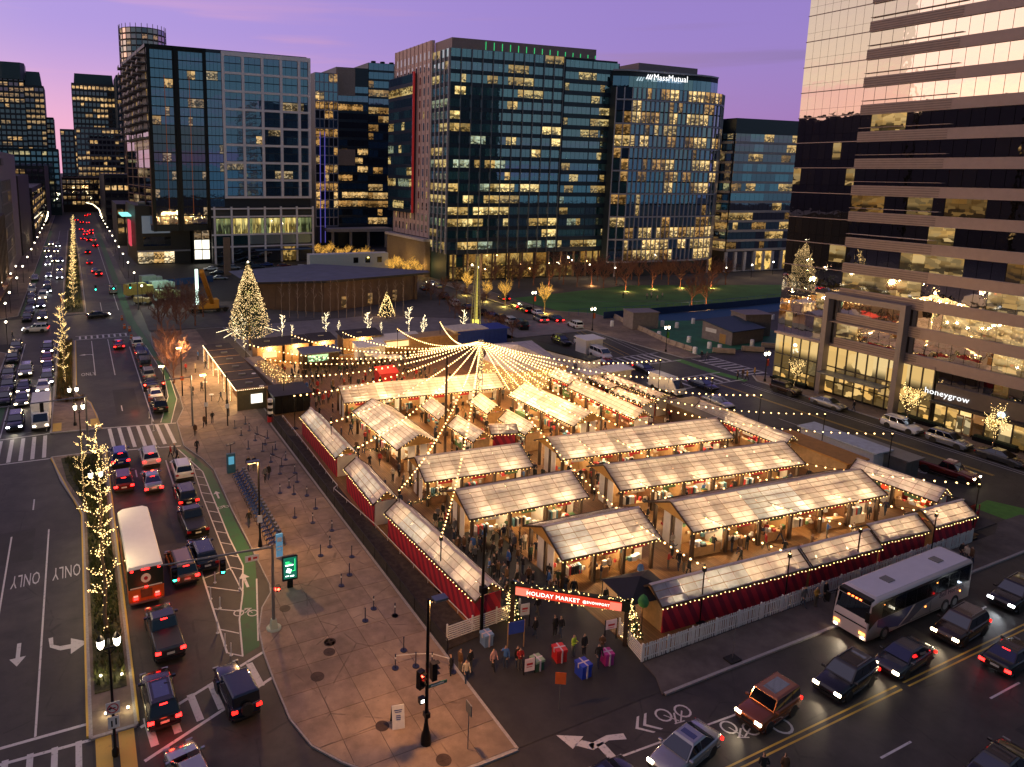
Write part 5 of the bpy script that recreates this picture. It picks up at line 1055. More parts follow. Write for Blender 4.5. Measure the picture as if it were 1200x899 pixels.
# gift boxes, signs, boards at the entrance
for (u, v, c_, n_, w, h) in ((655,773,(.55,.02,.02),'red',1.1,1.35),(683,791,(.02,.05,.42),'blue',1.15,1.35),(711,777,(.45,.03,.22),'pink',.95,1.25),(629,783,(.04,.10,.05),'dark green, pale topped',1.0,1.1),(570,760-5,(.16,.26,.42),'pale blue',1.0,1.3)):
    t = thing('gift_box', 'big %s present box with white ribbon at the entrance' % n_, 'gift box', S(u, v), R(rnd.uniform(-12,4))); w *= .68; h *= .72
    ob('box', MB().box(-w/2,w/2,-w/2,w/2,0,h*.8).mesh('b', pm('gift_'+n_[:4], c_, .5)), t); ob('lid', MB().box(-w/2-.04,w/2+.04,-w/2-.04,w/2+.04,h*.8,h).mesh('l', pm('gift_lid_'+n_[:4], tuple(min(1,q*1.2) for q in c_) if n_[0] != 'd' else (.30,.42,.26), .5)), t)
    ob('ribbon', MB().box(-.05,.05,-w/2-.06,w/2+.06,0,h+.02).box(-w/2-.06,w/2+.06,-.05,.05,h-.3,h+.015).mesh('r', pm('ribbon', (.6,.5,.55), .5)), t)
for (u, v, w, h, c_, lb, z_) in ((614,735,.75,1.9,(.42,.36,.32),'pale notice on a tall stand left of the entrance',1),(715,750,.9,1.6,(.62,.42,.44),'pink notice board right of the entrance',.9),(620,790,.75,1.15,(.62,.40,.36),'small pink framed notice in front of the green box',.0),(604,760,1.2,2.1,(.02,.04,.20),'blue sign on a wooden frame left of the entrance',1.2)):
    t = thing('notice_board', lb, 'sign', S(u, v), R(-8)); ob('board', MB().box(-w/2,w/2,-.04,.02,max(z_,.25),h).mesh('b', pm('notice_%d' % u, c_, .6, emit=c_, es=.12)), t); ob('frame', MB().box(-w/2-.06,-w/2,-.03,.03,0,h+.05).box(w/2,w/2+.06,-.03,.03,0,h+.05).mesh('f', TIMB if u == 604 else BLACK), t)
    if u != 604: ob('print', MB().box(-w*.3,w*.3,-.05,-.04,h-.45,h-.3).box(-w*.3,w*.25,-.05,-.04,h-.6,h-.55).mesh('p', REDS), t)
# ------------------------------------------------------------------ vehicles
def paint(n, c, metal=.3, rough=.22):
    m = pm('car_paint_'+n, c, rough, metal, var=0, spec=.6); m.node_tree.nodes['Principled BSDF'].inputs['Coat Weight'].default_value = .6; return m
PAINTS = {'black': paint('black', (.010,.010,.012)), 'dark grey': paint('dark_grey', (.045,.047,.052)), 'silver': paint('silver', (.34,.35,.37), .6), 'white': paint('white', (.70,.70,.70), 0), 'red': paint('red', (.30,.015,.012)),
          'dark red': paint('dark_red', (.13,.01,.01)), 'blue': paint('blue', (.015,.04,.22)), 'orange brown': paint('orange_brown', (.26,.065,.018)), 'bronze': paint('bronze', (.20,.14,.09)), 'dark blue': paint('dark_blue', (.012,.02,.055)), 'brown': paint('brown', (.055,.03,.018))}
CARG = glass('car_glass', (.004,.005,.008), .06, (.75,.85,1), .03); RIM = pm('alloy_rim', (.30,.30,.31), .35, .8, var=0); TRIMB = pm('black_trim', (.012,.012,.012), .5, var=0); PLATE = pm('number_plate', (.60,.58,.52), .5, var=.3, scale=30)
KIND = {  # L, W, H, belt, body stations (y, zlow, ztop, halfwidth factor), cabin bottom y0,y1, top y0,y1, top width factor, wheelbase half, wheel r
 'sedan': (4.85,1.86,1.45,.92,[(-.5,.42,.72,.84),(-.485,.30,.94,.93),(-.33,.24,1.0,1),(-.1,.22,.95,1),(.2,.22,.94,1),(.36,.24,.84,.98),(.47,.28,.70,.90),(.5,.40,.58,.80)],-.36,.24,-.20,.06,.70,.29,.33),
 'suv': (4.75,1.95,1.74,1.08,[(-.5,.50,.95,.88),(-.49,.34,1.10,.95),(-.38,.28,1.12,1),(-.1,.26,1.08,1),(.2,.26,1.08,1),(.36,.28,1.0,.98),(.47,.34,.86,.92),(.5,.48,.70,.84)],-.485,.22,-.42,.06,.76,.29,.37),
 'minivan': (5.1,2.0,1.78,1.06,[(-.5,.50,.95,.88),(-.49,.34,1.08,.95),(-.38,.26,1.08,1),(0,.24,1.05,1),(.25,.24,1.02,1),(.38,.26,.92,.98),(.47,.30,.78,.9),(.5,.44,.62,.82)],-.485,.32,-.43,.12,.76,.30,.35),
 'boxy suv': (4.35,1.83,1.80,1.08,[(-.5,.50,.98,.92),(-.49,.36,1.10,.97),(-.36,.30,1.12,1),(0,.28,1.10,1),(.2,.28,1.08,1),(.4,.30,1.0,.98),(.48,.36,.92,.94),(.5,.46,.78,.88)],-.485,.19,-.46,.10,.84,.30,.37),
 'jeep': (4.4,1.88,1.86,1.14,[(-.5,.52,1.02,.90),(-.49,.46,1.12,.93),(-.2,.42,1.14,.93),(.1,.42,1.12,.93),(.3,.44,1.08,.86),(.48,.46,1.04,.82),(.5,.55,.95,.78)],-.485,.12,-.47,.06,.88,.28,.41),
 'pickup': (5.8,2.02,1.90,1.15,[(-.5,.62,1.10,.92),(-.49,.46,1.22,.97),(-.2,.42,1.22,1),(.1,.40,1.18,1),(.3,.40,1.15,1),(.44,.42,1.08,.97),(.49,.48,.96,.92),(.5,.56,.84,.88)],-.10,.24,-.05,.14,.80,.31,.41),
 'van': (5.0,1.95,2.05,1.25,[(-.5,.50,1.2,.94),(-.49,.36,1.28,.98),(0,.30,1.28,1),(.3,.30,1.25,1),(.42,.32,1.08,.98),(.48,.38,.88,.92),(.5,.5,.7,.86)],-.49,.36,-.47,.20,.86,.32,.36)}
def ringy(y, z0, z1, w, H=None): return [(-w*.9,y,z0),(-w,y,z0+(z1-z0)*.22),(-w*1.0,y,z0+(z1-z0)*.62),(-w*.95,y,z1-(z1-z0)*.12),(-w*.80,y,z1),(w*.80,y,z1),(w*.95,y,z1-(z1-z0)*.12),(w,y,z0+(z1-z0)*.62),(w,y,z0+(z1-z0)*.22),(w*.9,y,z0)]
CM = {}
def carparts(kind):
    if kind in CM: return CM[kind]
    L, W, Hh, belt, st, c0, c1, t0, t1, tw, wb, wr = KIND[kind]; w = W/2; P = {}
    m = MB(); m.rings([ringy(y*L, a, b_, w*f) for y, a, b_, f in st], 0, True)
    # roof and pillars
    bw, uw = w*.90, w*tw; zb = belt-.02; yb0, yb1, yt0, yt1 = c0*L, c1*L, t0*L, t1*L
    m.rings([[(-bw,yb0,zb),(-bw,yb1,zb),(bw,yb1,zb),(bw,yb0,zb)], [(-uw,yt0,Hh-.07),(-uw,yt1,Hh-.07),(uw,yt1,Hh-.07),(uw,yt0,Hh-.07)], [(-uw*.86,yt0+.1,Hh),(-uw*.86,yt1-.12,Hh),(uw*.86,yt1-.12,Hh),(uw*.86,yt0+.1,Hh)]], 0, False)
    if kind == 'pickup': m.box(-w*.86, w*.86, -.475*L, -.12*L, 1.225, 1.235, 1)
    m.box(-w*.97, w*.97, -.46*L, .46*L, .20, .34, 1)
    for s_ in (-1, 1):
        for yy in (-wb*L, wb*L): m.cyl((s_*(w-.20),yy,wr), (s_*(w+.004),yy,wr), wr+.07, n=14, mi=1, sm=False)
        m.box(min(s_*w*.93,s_*(w+.17)), max(s_*w*.93,s_*(w+.17)), c1*L*.78, c1*L*.78+.16, belt, belt+.14, 0)
    P['body'] = m
    def quad(a, b_, c_, d_, n_, off=.012, mg=.10):
        a, b_, c_, d_ = map(Vector, (a, b_, c_, d_)); ce = (a+b_+c_+d_)/4; n_ = Vector(n_).normalized()*off
        q = [p+(ce-p)*mg+n_ for p in (a, b_, c_, d_)]; return q
    g = {}
    zt = Hh-.07
    ws = quad((-bw,yb1,zb+.05),(bw,yb1,zb+.05),(uw,yt1,zt),(-uw,yt1,zt),(0,zt-zb,yb1-yt1)); g['windscreen'] = [ws]
    g['rear_window'] = [quad((bw,yb0,zb+.05),(-bw,yb0,zb+.05),(-uw,yt0,zt),(uw,yt0,zt),(0,-(zt-zb),yt0-yb0+.001))]
    for s_ in (-1, 1):
        sp = []; k = 3 if kind in ('suv','minivan','boxy suv','van') else 2
        for i in range(k):
            e0, e1 = i/k, (i+1)/k; f = lambda e: ((s_*bw, yb0+(yb1-yb0)*e, zb+.06), (s_*uw, yt0+(yt1-yt0)*e, zt)); a, d_ = f(e0); b_, c_ = f(e1)
            q = quad(a, b_, c_, d_, (s_*(zt-zb), 0, bw-uw), .012, .09); sp.append(q if s_ > 0 else q[::-1])
        g.setdefault('side_window', []).append(sp)
    P['glass'] = g
    tl = [(-w*.80, -.5*L-.0, st[0][2]-.1), (w*.80, -.5*L, st[0][2]-.1)]; hl = [(-w*.70, .5*L, st[-1][2]+.02), (w*.70, .5*L, st[-1][2]+.02)]
    P['tl'] = tl; P['hl'] = hl; CM[kind] = P; return P
MC = {}
def mcache(key, fn):
    if key not in MC: MC[key] = fn()
    return MC[key]
def car(kind, col, x, y, ang, label, head=None, tail='dim', group=None, far=False, rack=False, loc_z=0., name=None, spare=False):
    """ang: heading in degrees, 0 = away up the boulevard (+y)"""
    L, W, Hh, belt, st, c0, c1, t0, t1, tw, wb, wr = KIND[kind]; w = W/2; P = carparts(kind); rz = R(ang); pt = PAINTS[col]
    TL = {'dim': TAILD, 'on': TAIL, 'brake': BRAKE}[tail]; HL = {None: RIM, 'warm': HEADL, 'white': HEADB}[head]
    lampb = lambda p, s_, a: (lambda m: m.box(p[0]-a, p[0]+a, p[1]-.05 if s_ < 0 else p[1]-.09, p[1]+.09 if s_ < 0 else p[1]+.03, p[2]-.07, p[2]+.08))(MB())
    cat = 'pickup truck' if kind == 'pickup' else ('van' if kind == 'van' else ('minivan' if kind == 'minivan' else 'car'))
    nm = name or {'sedan':'sedan_car','suv':'suv_car','minivan':'minivan','boxy suv':'suv_car','jeep':'suv_car','pickup':'pickup_truck','van':'van'}[kind]
    if far:
        def mk():
            m = MB(); m.v = list(P['body'].v); m.f = list(P['body'].f); m.m = list(P['body'].m); m.sm = list(P['body'].sm)
            for q in [P['glass']['windscreen'][0], P['glass']['rear_window'][0]]+[s for sp in P['glass']['side_window'] for s in sp]: m.add(q, [(0,1,2,3)], 2)
            for s_ in (-1, 1):
                for yy in (-wb*L, wb*L): m.cyl((s_*(w-.2),yy,wr), (s_*(w+.01),yy,wr), wr, n=8, mi=3, sm=False)
            for p in P['tl']: m.box(p[0]-.2, p[0]+.2, p[1]-.07, p[1]+.05, p[2]-.09, p[2]+.1, 4)
            for p in P['hl']: m.box(p[0]-.2, p[0]+.2, p[1]-.05, p[1]+.06, p[2]-.09, p[2]+.09, 5)
            return m.mesh('far_'+kind, [pt, TRIMB, CARG, RUBBER, TL, HL])
        return thing(nm, label, cat, (x, y, loc_z), rz, group, mcache(('far', kind, col, tail, head), mk))
    t = thing(nm, label, cat, (x, y, loc_z), rz, group)
    ob('body', mcache(('body', kind, col), lambda: P['body'].mesh('body', [pt, TRIMB], .018)), t)
    ob('windscreen', mcache(('ws', kind), lambda: MB().add(P['glass']['windscreen'][0], [(0,1,2,3)]).mesh('ws', CARG)), t); ob('rear_window', mcache(('rw', kind), lambda: MB().add(P['glass']['rear_window'][0], [(0,1,2,3)]).mesh('rw', CARG)), t)
    for i in range(2):
        for j, q in enumerate(P['glass']['side_window'][i]): ob('side_window', mcache(('sw', kind, i, j), lambda: MB().add(q, [(0,1,2,3)]).mesh('sw', CARG)), t)
    for s_ in (-1, 1):
        for yy in (-wb*L, wb*L):
            wh = ob('wheel', mcache(('wheel', kind, s_), lambda: MB().rings([[(s_*xx, r_*math.cos(2*PI*k/16), r_*math.sin(2*PI*k/16)) for k in range(16)] for xx, r_ in ((-.10,wr*.9),(-.10,wr),(.09,wr),(.115,wr*.86),(.10,wr*.66))], 0).mesh('w', RUBBER)), t, (s_*(w-.11), yy, wr))
            ob('rim', mcache(('rim', kind, s_), lambda: (lambda m: [m.box(.07 if s_ > 0 else -.11, .11 if s_ > 0 else -.07, -.03, .03, -wr*.6, wr*.6), m.box(.07 if s_ > 0 else -.11, .11 if s_ > 0 else -.07, -wr*.6, wr*.6, -.03, .03), m.cyl((s_*.05,0,0),(s_*.085,0,0),wr*.62,n=12,sm=False)][0])(MB()).mesh('rim', RIM)), wh)
    for p in P['tl']: ob('tail_light', mcache(('tl', kind, tail), lambda: MB().box(-.17,.17,-.06,.06,-.08,.10).mesh('tl', TL)), t, p)
    for p in P['hl']: ob('headlight', mcache(('hl', kind, head), lambda: MB().box(-.19,.19,-.10,.025,-.08,.08).mesh('hl', HL)), t, p)
    if tail == 'brake': ob('brake_light', mcache(('bl', kind), lambda: MB().box(-.22,.22,-.05,.03,-.02,.02).mesh('bl', BRAKE)), t, (0, t0*L-.02 if kind != 'pickup' else t0*L-.03, Hh-.10))
    ob('number_plate', mcache(('np',), lambda: MB().box(-.25,.25,-.02,.02,-.07,.07).mesh('np', PLATE)), t, (0, -.5*L-.02, st[0][1]+.22)); ob('bumper', mcache(('bp', kind), lambda: MB().box(-w*.86,w*.86,-.5*L-.05,-.47*L,.34,.50).mesh('bp', TRIMB)), t); ob('bumper', mcache(('bp2', kind), lambda: MB().box(-w*.80,w*.80,.47*L,.5*L+.04,.30,.46).mesh('bp', TRIMB)), t)
    ob('grille', mcache(('gr', kind), lambda: MB().box(-w*.42,w*.42,.5*L-.02,.5*L+.015,st[-1][1]+.05,st[-1][2]-.02).mesh('gr', TRIMB)), t)
    if kind in ('suv', 'minivan'):
        for s_ in (-1, 1): ob('roof_rail', mcache(('rr', kind, s_), lambda: MB().bar((s_*w*tw*.82,t0*L+.25,Hh+.05),(s_*w*tw*.82,t1*L-.25,Hh+.05),.04,.04).mesh('rr', RIM if kind == 'suv' else BLACK)), t)
    if rack: ob('sunroof', MB().box(-w*.45,w*.45,t0*L+.5,t1*L-.35,Hh-.002,Hh+.008).mesh('sr', CARG), t)
    if spare: ob('spare_wheel', MB().cyl((0,-.5*L-.22,.95),(0,-.5*L+.02,.95),.38,n=14,sm=False).mesh('sp', RUBBER), t)
    return t
def beam(x, y, ang, col=(1,.80,.52), p=900, L=2.3):
    a = R(ang); d_ = Vector((-math.sin(a), math.cos(a), 0)); l = lamp('headlight_beam', (x+d_.x*(L+.2), y+d_.y*(L+.2), .75), col, p*.38, None, .15, 75, (d_.x, d_.y, -.30)); return l
nth = ['first','second','third','fourth','fifth','sixth','seventh','eighth','ninth','tenth','eleventh','twelfth','thirteenth','fourteenth','fifteenth']
def rear(u, v, kind, ang=0): p = S(u, v); a = R(ang); L = KIND[kind][0]; return p.x-math.sin(a)*L/2, p.y+math.cos(a)*L/2
# right carriageway, tails to the viewer
for (k, c_, u, v, ang, tail, lb, kw) in (
 ('suv','black',194,858,2,'brake','black car with a wide glass roof and red tail lights beside the lower median',{'rack':True}),('pickup','dark grey',201,778,3,'brake','dark grey pickup with open bed and red tail lights ahead of the glass roofed car',{}),
 ('minivan','bronze',220,688,3,'brake','bronze minivan with pale roof rails right of the orange backed bus',{}),('suv','blue',142,549,0,'brake','blue car with red lights at the head of the left lane by the crossing',{}),
 ('suv','white',178,549,0,'brake','white car with red lights waiting first at the middle crossing',{}),('suv','dark red',146,579,0,'brake','dark red car in front of the orange backed bus',{}),('sedan','silver',181,579,0,'brake','silver saloon with red lights second at the middle crossing',{}),
 ('suv','white',217,565,0,'dim','white parked car topmost of the lower parking lane',{}),('suv','black',222,597,1,'on','black parked car second in the lower parking lane',{}),('pickup','black',233,634,2,'dim','black parked pickup third in the lower parking lane',{}),('suv','dark blue',244,672,2,'dim','dark blue parked car last in the lower parking lane, under the signal arm',{}),
 ('jeep','dark blue',290,846,6,'on','dark off road car with boxy roof and rear spare wheel crossing the zebra',{'spare':True}),('sedan','silver',243,957,10,'on','silver blue saloon cut off at the bottom beside the median tip',{}),
 ('sedan','red',140,410,0,'brake','red saloon with bright brake lights alone in the upper right lane',{})):
    x, y_ = rear(u, v, k, ang); car(k, c_, x, y_, ang, lb, None, tail, **kw)
for (x, y_) in ((3.1,42),(4.3,49.3),(6.5,57.5),(5.9,74),(3.0,75),(5.9,104),(2.9,81.5),(6,81)): lamp('tail_glow', (x, y_-3.0, .8), (1,.06,.02), 22, None, .2)
cols = ['black','dark grey','silver','black','white','dark blue','dark grey']
for i in range(8): car(['suv','sedan','sedan','suv','van','suv','sedan','suv'][i], ['black','white','dark grey','silver','black','dark grey','black','white'][i], 9.05, 100.5+5.6*i, 0, nth[i]+' car up from the crossing parked in the upper lane beside the green cycle lane', None, 'on' if i == 6 else 'dim')
car('sedan','dark grey', S(115,372).x, S(115,372).y, -80, 'dark saloon driving across the far junction', 'warm', 'dim', far=True)
for i, (u, v, c_, tl, k) in enumerate(((111,320,'silver','brake','sedan'),(116,324,'dark grey','brake','suv'),(133,345,'silver','dim','van'),(105,310,'red','on','sedan'),(103,298,'black','on','suv'),(112,290,'black','brake','suv'),(97,281,'dark grey','brake','sedan'),(104,283,'black','brake','suv'),(100,276,'red','brake','sedan'),(107,275,'black','brake','suv'),
   (95,270,'black','brake','sedan'),(101,273,'white','brake','suv'),(107,271,'dark grey','brake','sedan'),(96,262,'black','brake','suv'),(103,262,'silver','brake','sedan'),(90,259,'black','brake','sedan'),(101,254,'black','brake','suv'),(103,248,'dark grey','brake','sedan'),(110,284,'white','on','van'))):
    x, y_ = rear(u, v, k); car(k, c_, x, min(y_, 560), 0, '%s %s with tail lights, one of the line climbing away up the boulevard' % (c_, 'van' if k == 'van' else 'car'), None, tl, far=True, group='cars driving away up the boulevard')
# left carriageway, headlights to the viewer
def front(u, v, kind, ang=180): p = S(u, v); a = R(ang); L = KIND[kind][0]; return p.x+math.sin(a)*L/2, p.y-math.cos(a)*L/2
for i, (k, c_, u, v, hd, lb) in enumerate((('suv','dark blue',17,507,'white','dark blue car with white headlights first at the left crossing'),('sedan','dark grey',25,478,'warm','dark grey car second in the queue left of the white truck'),('sedan','black',27,463,'warm','black car third in the queue left of the truck'),('suv','silver',30,443,'warm','silver car last in the queue left of the truck'),
   ('sedan','white',50,462,'warm','white car close behind the white truck'),('suv','dark grey',55,453,'white','dark grey car two behind the white truck'),('sedan','black',56,438,'warm','black car three behind the truck, by the lit tree'),('sedan','dark red',55,427,'warm','dark red car four behind the truck'),('suv','black',56,416,'warm','black car last behind the truck next to the median'))):
    x, y_ = front(u, v, k); car(k, c_, x, y_, 180, lb, hd, 'dim'); 
    if i in (0,1,3,5): beam(x, y_, 180, (1,.85,.6), 260)
for i, (u, v, c_) in enumerate(((3,478,'black'),(8,462,'dark blue'),(9,448,'dark grey'),(14,428,'black'),(18,414,'dark grey'))):
    x, y_ = front(u, v, 'suv'); car('suv', c_, x, y_, 180, nth[i]+' parked dark car from below along the left kerb of the boulevard', None, 'dim')
x, y_ = S(42,389)[:2]; car('suv','white', x, y_, 82, 'white car crossing the far junction side on, left of the lit tree', 'white', 'on')
k = 0
for (u, v) in ((71,308),(70,318),(70,328),(64,308),(56,312),(55,296),(57,303),(66,296),(68,290),(60,288),(52,345),(50,352),(48,362),(55,336),(56,344),(50,376),(57,326)):
    x, y_ = front(u, v, 'suv'); c_ = cols[k % 7]; kd = ['suv','sedan','van'][k % 3]; k += 1
    car(kd, c_, x, y_, 180, '%s %s with lit headlights coming down the boulevard beyond the junction' % (c_, 'van' if kd == 'van' else 'car'), ['warm','white'][k % 2], 'dim', far=True, group='cars coming down the boulevard with headlights on')
for i, (u, v) in enumerate(((38,360),(38,352),(39,344),(36,370),(33,378),(42,330))):
    x, y_ = front(u, v, 'van' if i == 2 else 'suv'); car('van' if i == 2 else 'suv', ['black','dark grey','white','dark blue','black','silver'][i], x-.3, y_, 180, nth[i]+' vehicle parked by the left pavement past the junction', None, 'dim', far=True)
# white box truck
t = thing('box_truck', 'white box truck at the front of the queue beside the upper median', 'truck', (*front(48,506,'pickup')[:2], 0), PI)
ob('cargo_box', MB().box(-1.1,1.1,-4.6,.9,.9,3.1).mesh('cb', WHITE, .04), t); ob('cab', MB().rings([[(-1,1.0,.5),(-1,2.9,.5),(1,2.9,.5),(1,1.0,.5)],[(-1,1.0,1.25),(-1,2.9,1.2),(1,2.9,1.2),(1,1.0,1.25)],[(-.9,1.0,2.1),(-.88,1.9,2.1),(.88,1.9,2.1),(.9,1.0,2.1)]],0,False).mesh('cab', PAINTS['white'], .03), t)
ob('windscreen', MB().add([(-.85,2.85,1.28),(.85,2.85,1.28),(.78,1.95,2.05),(-.78,1.95,2.05)],[(0,1,2,3)]).mesh('w', CARG), t, (0,.03,.02)); ob('chassis', MB().box(-.9,.9,-4.4,2.8,.35,.9).mesh('ch', TRIMB), t)
for x_ in (-.95,.95):
    for yy in (2.0,-3.2): ob('wheel', MB().cyl((x_-.14,yy,.42),(x_+.14,yy,.42),.42,n=14,sm=False).mesh('w', RUBBER), t)
for x_ in (-.7,.7): ob('headlight', MB().box(x_-.16,x_+.16,2.88,2.93,.72,.9).mesh('h', HEADL), t)
beam(t.location.x, t.location.y, 180, (1,.85,.6), 300)
# trolley bus seen from behind: white roof, dark green upper, orange tail
p = S(171, 709); t = thing('tour_bus', 'white roofed tour bus with dark green upper back and orange lower tail', 'bus', (p.x, p.y+5.6, 0), R(1.0)); w = 1.28
ob('lower_body', MB().box(-w,w,-5.6,5.0,.35,1.45).mesh('lb', pm('bus_orange', (.55,.12,.02), .4, var=0), .03), t); ob('upper_body', MB().box(-w,w,-5.6,4.6,1.45,3.05).mesh('ub', pm('bus_green', (.010,.022,.014), .4, var=0), .03), t)
ob('roof', MB().rings([[(-w,-5.62,3.05),(-w,4.6,3.05),(-.9,5.1,3.05),(.9,5.1,3.05),(w,4.6,3.05),(w,-5.62,3.05)],[(-w*.93,-5.5,3.28),(-w*.93,4.4,3.28),(-.8,4.8,3.28),(.8,4.8,3.28),(w*.93,4.4,3.28),(w*.93,-5.5,3.28)]],0,False).mesh('roof', pm('bus_white_roof', (.80,.79,.80), .5, var=.03), .03), t)
ob('front_hood', MB().box(-.95,.95,5.0,6.1,.4,2.2).mesh('fh', PAINTS['red'], .08), t)
for s_ in (-1,1):
    for i in range(6): ob('side_window', MB().box(s_*w-.01,s_*w+.015,-5+1.6*i,-3.6+1.6*i,1.6,2.75).mesh('sw', lit('lit_bus', (1,.55,.2), .25, 1.4, 2)), t)
    for yy in (-3.6,3.4): ob('wheel', MB().cyl((s_*(w-.3),yy,.5),(s_*(w+.01),yy,.5),.5,n=16,sm=False).mesh('w', RUBBER), t)
    ob('tail_light', MB().box(s_*.78-.16,s_*.78+.16,-5.68,-5.6,.62,.74).box(s_*.98-.1,s_*.98+.1,-5.66,-5.6,2.92,2.99).mesh('tl', BRAKE), t); ob('reverse_light', MB().box(s_*.78-.16,s_*.78+.16,-5.67,-5.6,.84,.94).mesh('rl', em('pink_tail_glow',(1,.40,.30),1.2,False)), t)
ob('engine_grille', MB().box(-.42,.42,-5.65,-5.6,.7,1.35).mesh('eg', WOOD), t); ob('centre_light', MB().box(-.1,.1,-5.66,-5.6,1.5,1.6).mesh('cl', BRAKE), t); ob('high_lights', MB().box(-.3,.3,-5.67,-5.6,2.95,3.02).mesh('hl', BRAKE), t)
ob('badge', MB().cyl((0,-5.60,2.25),(0,-5.64,2.25),.36,n=18,sm=False).mesh('bd', pm('badge_cream', (.62,.50,.36), .5, emit=(.6,.45,.3), es=.15)), t); ob('badge_core', MB().cyl((0,-5.64,2.25),(0,-5.66,2.25),.15,n=12,sm=False).mesh('bc', REDS), t)
ob('stripe', MB().box(-1.15,1.15,-5.64,-5.6,1.52,1.60).mesh('st', pm('badge_cream', (.62,.50,.36), .5)), t); ob('bumper', MB().box(-1.2,1.2,-5.75,-5.6,.3,.42).mesh('bp', RIM), t); lamp('tail_glow', (p.x, p.y-1.6, .9), (1,.10,.03), 25)
# white and blue coach
t = thing('coach', 'white touring coach with black window band and blue swoosh, parked by the picket fence', 'coach', (55.9, 28.55, 0), R(91)); w, L = 1.29, 13.3
def crs(y, zt, k=1.): return [(-w*k,y,.42),(-w*k,y,zt-.35),(-w*k*.97,y,zt-.12),(-w*k*.86,y,zt),(w*k*.86,y,zt),(w*k*.97,y,zt-.12),(w*k,y,zt-.35),(w*k,y,.42)]
CW = pm('coach_white', (.62,.54,.52), .35, var=.02); ob('body', MB().rings([crs(-L/2,3.3,.97),crs(-L/2+.15,3.5),crs(L/2-.9,3.5),crs(L/2-.3,3.35,.99),[(x_, L/2+.02, z_*.42+.12) if z_ > 1.2 else (x_,L/2,z_) for x_,_,z_ in crs(0,3.35,.95)]],0,True).mesh('body', CW), t)
ob('roof_skin', MB().box(-w*.80,w*.80,-L/2+.3,L/2-1.0,3.5,3.53).mesh('rs', pm('coach_roof', (.66,.62,.66), .5, var=.04)), t)
for s_ in (-1,1):
    ob('window_band', MB().box(s_*w-.01,s_*w+.008,-L/2+.3,L/2-1.0,1.85,3.28).mesh('wb', BLACK), t); ob('brow_side', MB().add([(s_*(w+.006),L/2-1.0,3.28),(s_*(w+.006),L/2-.15,3.1),(s_*(w+.006),L/2-.02,1.25),(s_*(w+.006),L/2-1.0,1.85)],[(0,1,2,3) if s_ < 0 else (3,2,1,0)]).mesh('bs', BLACK), t)
    for i in range(8): ob('side_window', MB().box(s_*w-.01,s_*w+.015,-L/2+.5+1.42*i,-L/2+1.86+1.42*i,1.95,3.1).mesh('sw', CARG), t)
    m = MB(); q = [(2.9,.6),(4.6,.9),(5.6,1.3),(5.6,1.84),(1.2,1.84),(1.9,1.2)]; m.add([(s_*(w+.012), y_, z_) for y_, z_ in q], [tuple(range(6)) if s_ > 0 else tuple(range(5,-1,-1))]); ob('blue_swoosh', m.mesh('bs', pm('swoosh_blue', (.02,.03,.13), .35, var=0)), t)
    m = MB(); q = [(1.6,.55),(2.7,.55),(1.7,1.15),(.9,1.84),(-2.2,1.84),(-.2,1.35)]; m.add([(s_*(w+.014), y_, z_) for y_, z_ in q], [tuple(range(6)) if s_ > 0 else tuple(range(5,-1,-1))]); ob('grey_swoosh', m.mesh('gs', pm('swoosh_grey', (.07,.07,.10), .35, var=0)), t)
    ob('luggage_door', MB().box(s_*w-.01,s_*w+.012,-2.6,3.2,.55,.58).box(s_*w-.01,s_*w+.012,-1.2,-1.16,.55,1.5).box(s_*w-.01,s_*w+.012,1.0,1.04,.55,1.5).mesh('ld', STEEL), t)
    for yy in (-4.55,-3.25,4.55):
        ob('wheel', MB().cyl((s_*(w-.3),yy,.52),(s_*(w+.03),yy,.52),.52,n=18,sm=False).mesh('w', RUBBER), t); ob('rim', MB().cyl((s_*(w+.03),yy,.52),(s_*(w+.05),yy,.52),.3,n=12,sm=False).mesh('r', RIM), t)
    for yy, z_ in ((-5.2,1.25),(-.5,1.2),(2.9,1.25),(5,2.9),(-1.7,2.85)): ob('marker_light', MB().box(s_*w-.01,s_*w+.03,yy-.07,yy+.07,z_-.05,z_+.05).mesh('ml', AMBER), t)
    m = MB(); m.bar((s_*1.15,L/2-.15,3.1),(s_*1.45,L/2+.5,2.9),.07,.07).box(s_*1.45-.14,s_*1.45+.14,L/2+.42,L/2+.58,2.2,2.95); ob('mirror', m.mesh('mi', BLACK), t)
    ob('headlight', MB().box(s_*.92-.2,s_*.92+.2,L/2-.02,L/2+.06,.78,.95).mesh('hl', AMBER), t); ob('fog_light', MB().box(s_*.98-.1,s_*.98+.1,L/2-.02,L/2+.07,.50,.62).mesh('fl', HEADL), t)
    ob('tail_light', MB().box(s_*1.05-.12,s_*1.05+.12,-L/2-.06,-L/2+.02,2.9,3.1).mesh('tl', TAIL), t)
ob('windscreen', MB().add([(-1.16,L/2+.035,1.35),(1.16,L/2+.035,1.35),(1.10,L/2-.22,3.05),(-1.10,L/2-.22,3.05)],[(0,1,2,3)]).mesh('ws', CARG), t); ob('brow', MB().box(-1.15,1.15,L/2-.9,L/2-.15,3.1,3.45).mesh('bw', BLACK, .05), t)
for i in range(4): ob('marker_light', MB().box(-.55+.28*i,-.41+.28*i,L/2-.16,L/2-.08,3.18,3.26).mesh('ml', em('orange_red_marker', (1,.14,.03), 8, False)), t)
for yy in (-3.8,2.6): ob('roof_hatch', MB().box(-.35,.35,yy-.4,yy+.4,3.53,3.6).mesh('rh', STEEL), t)
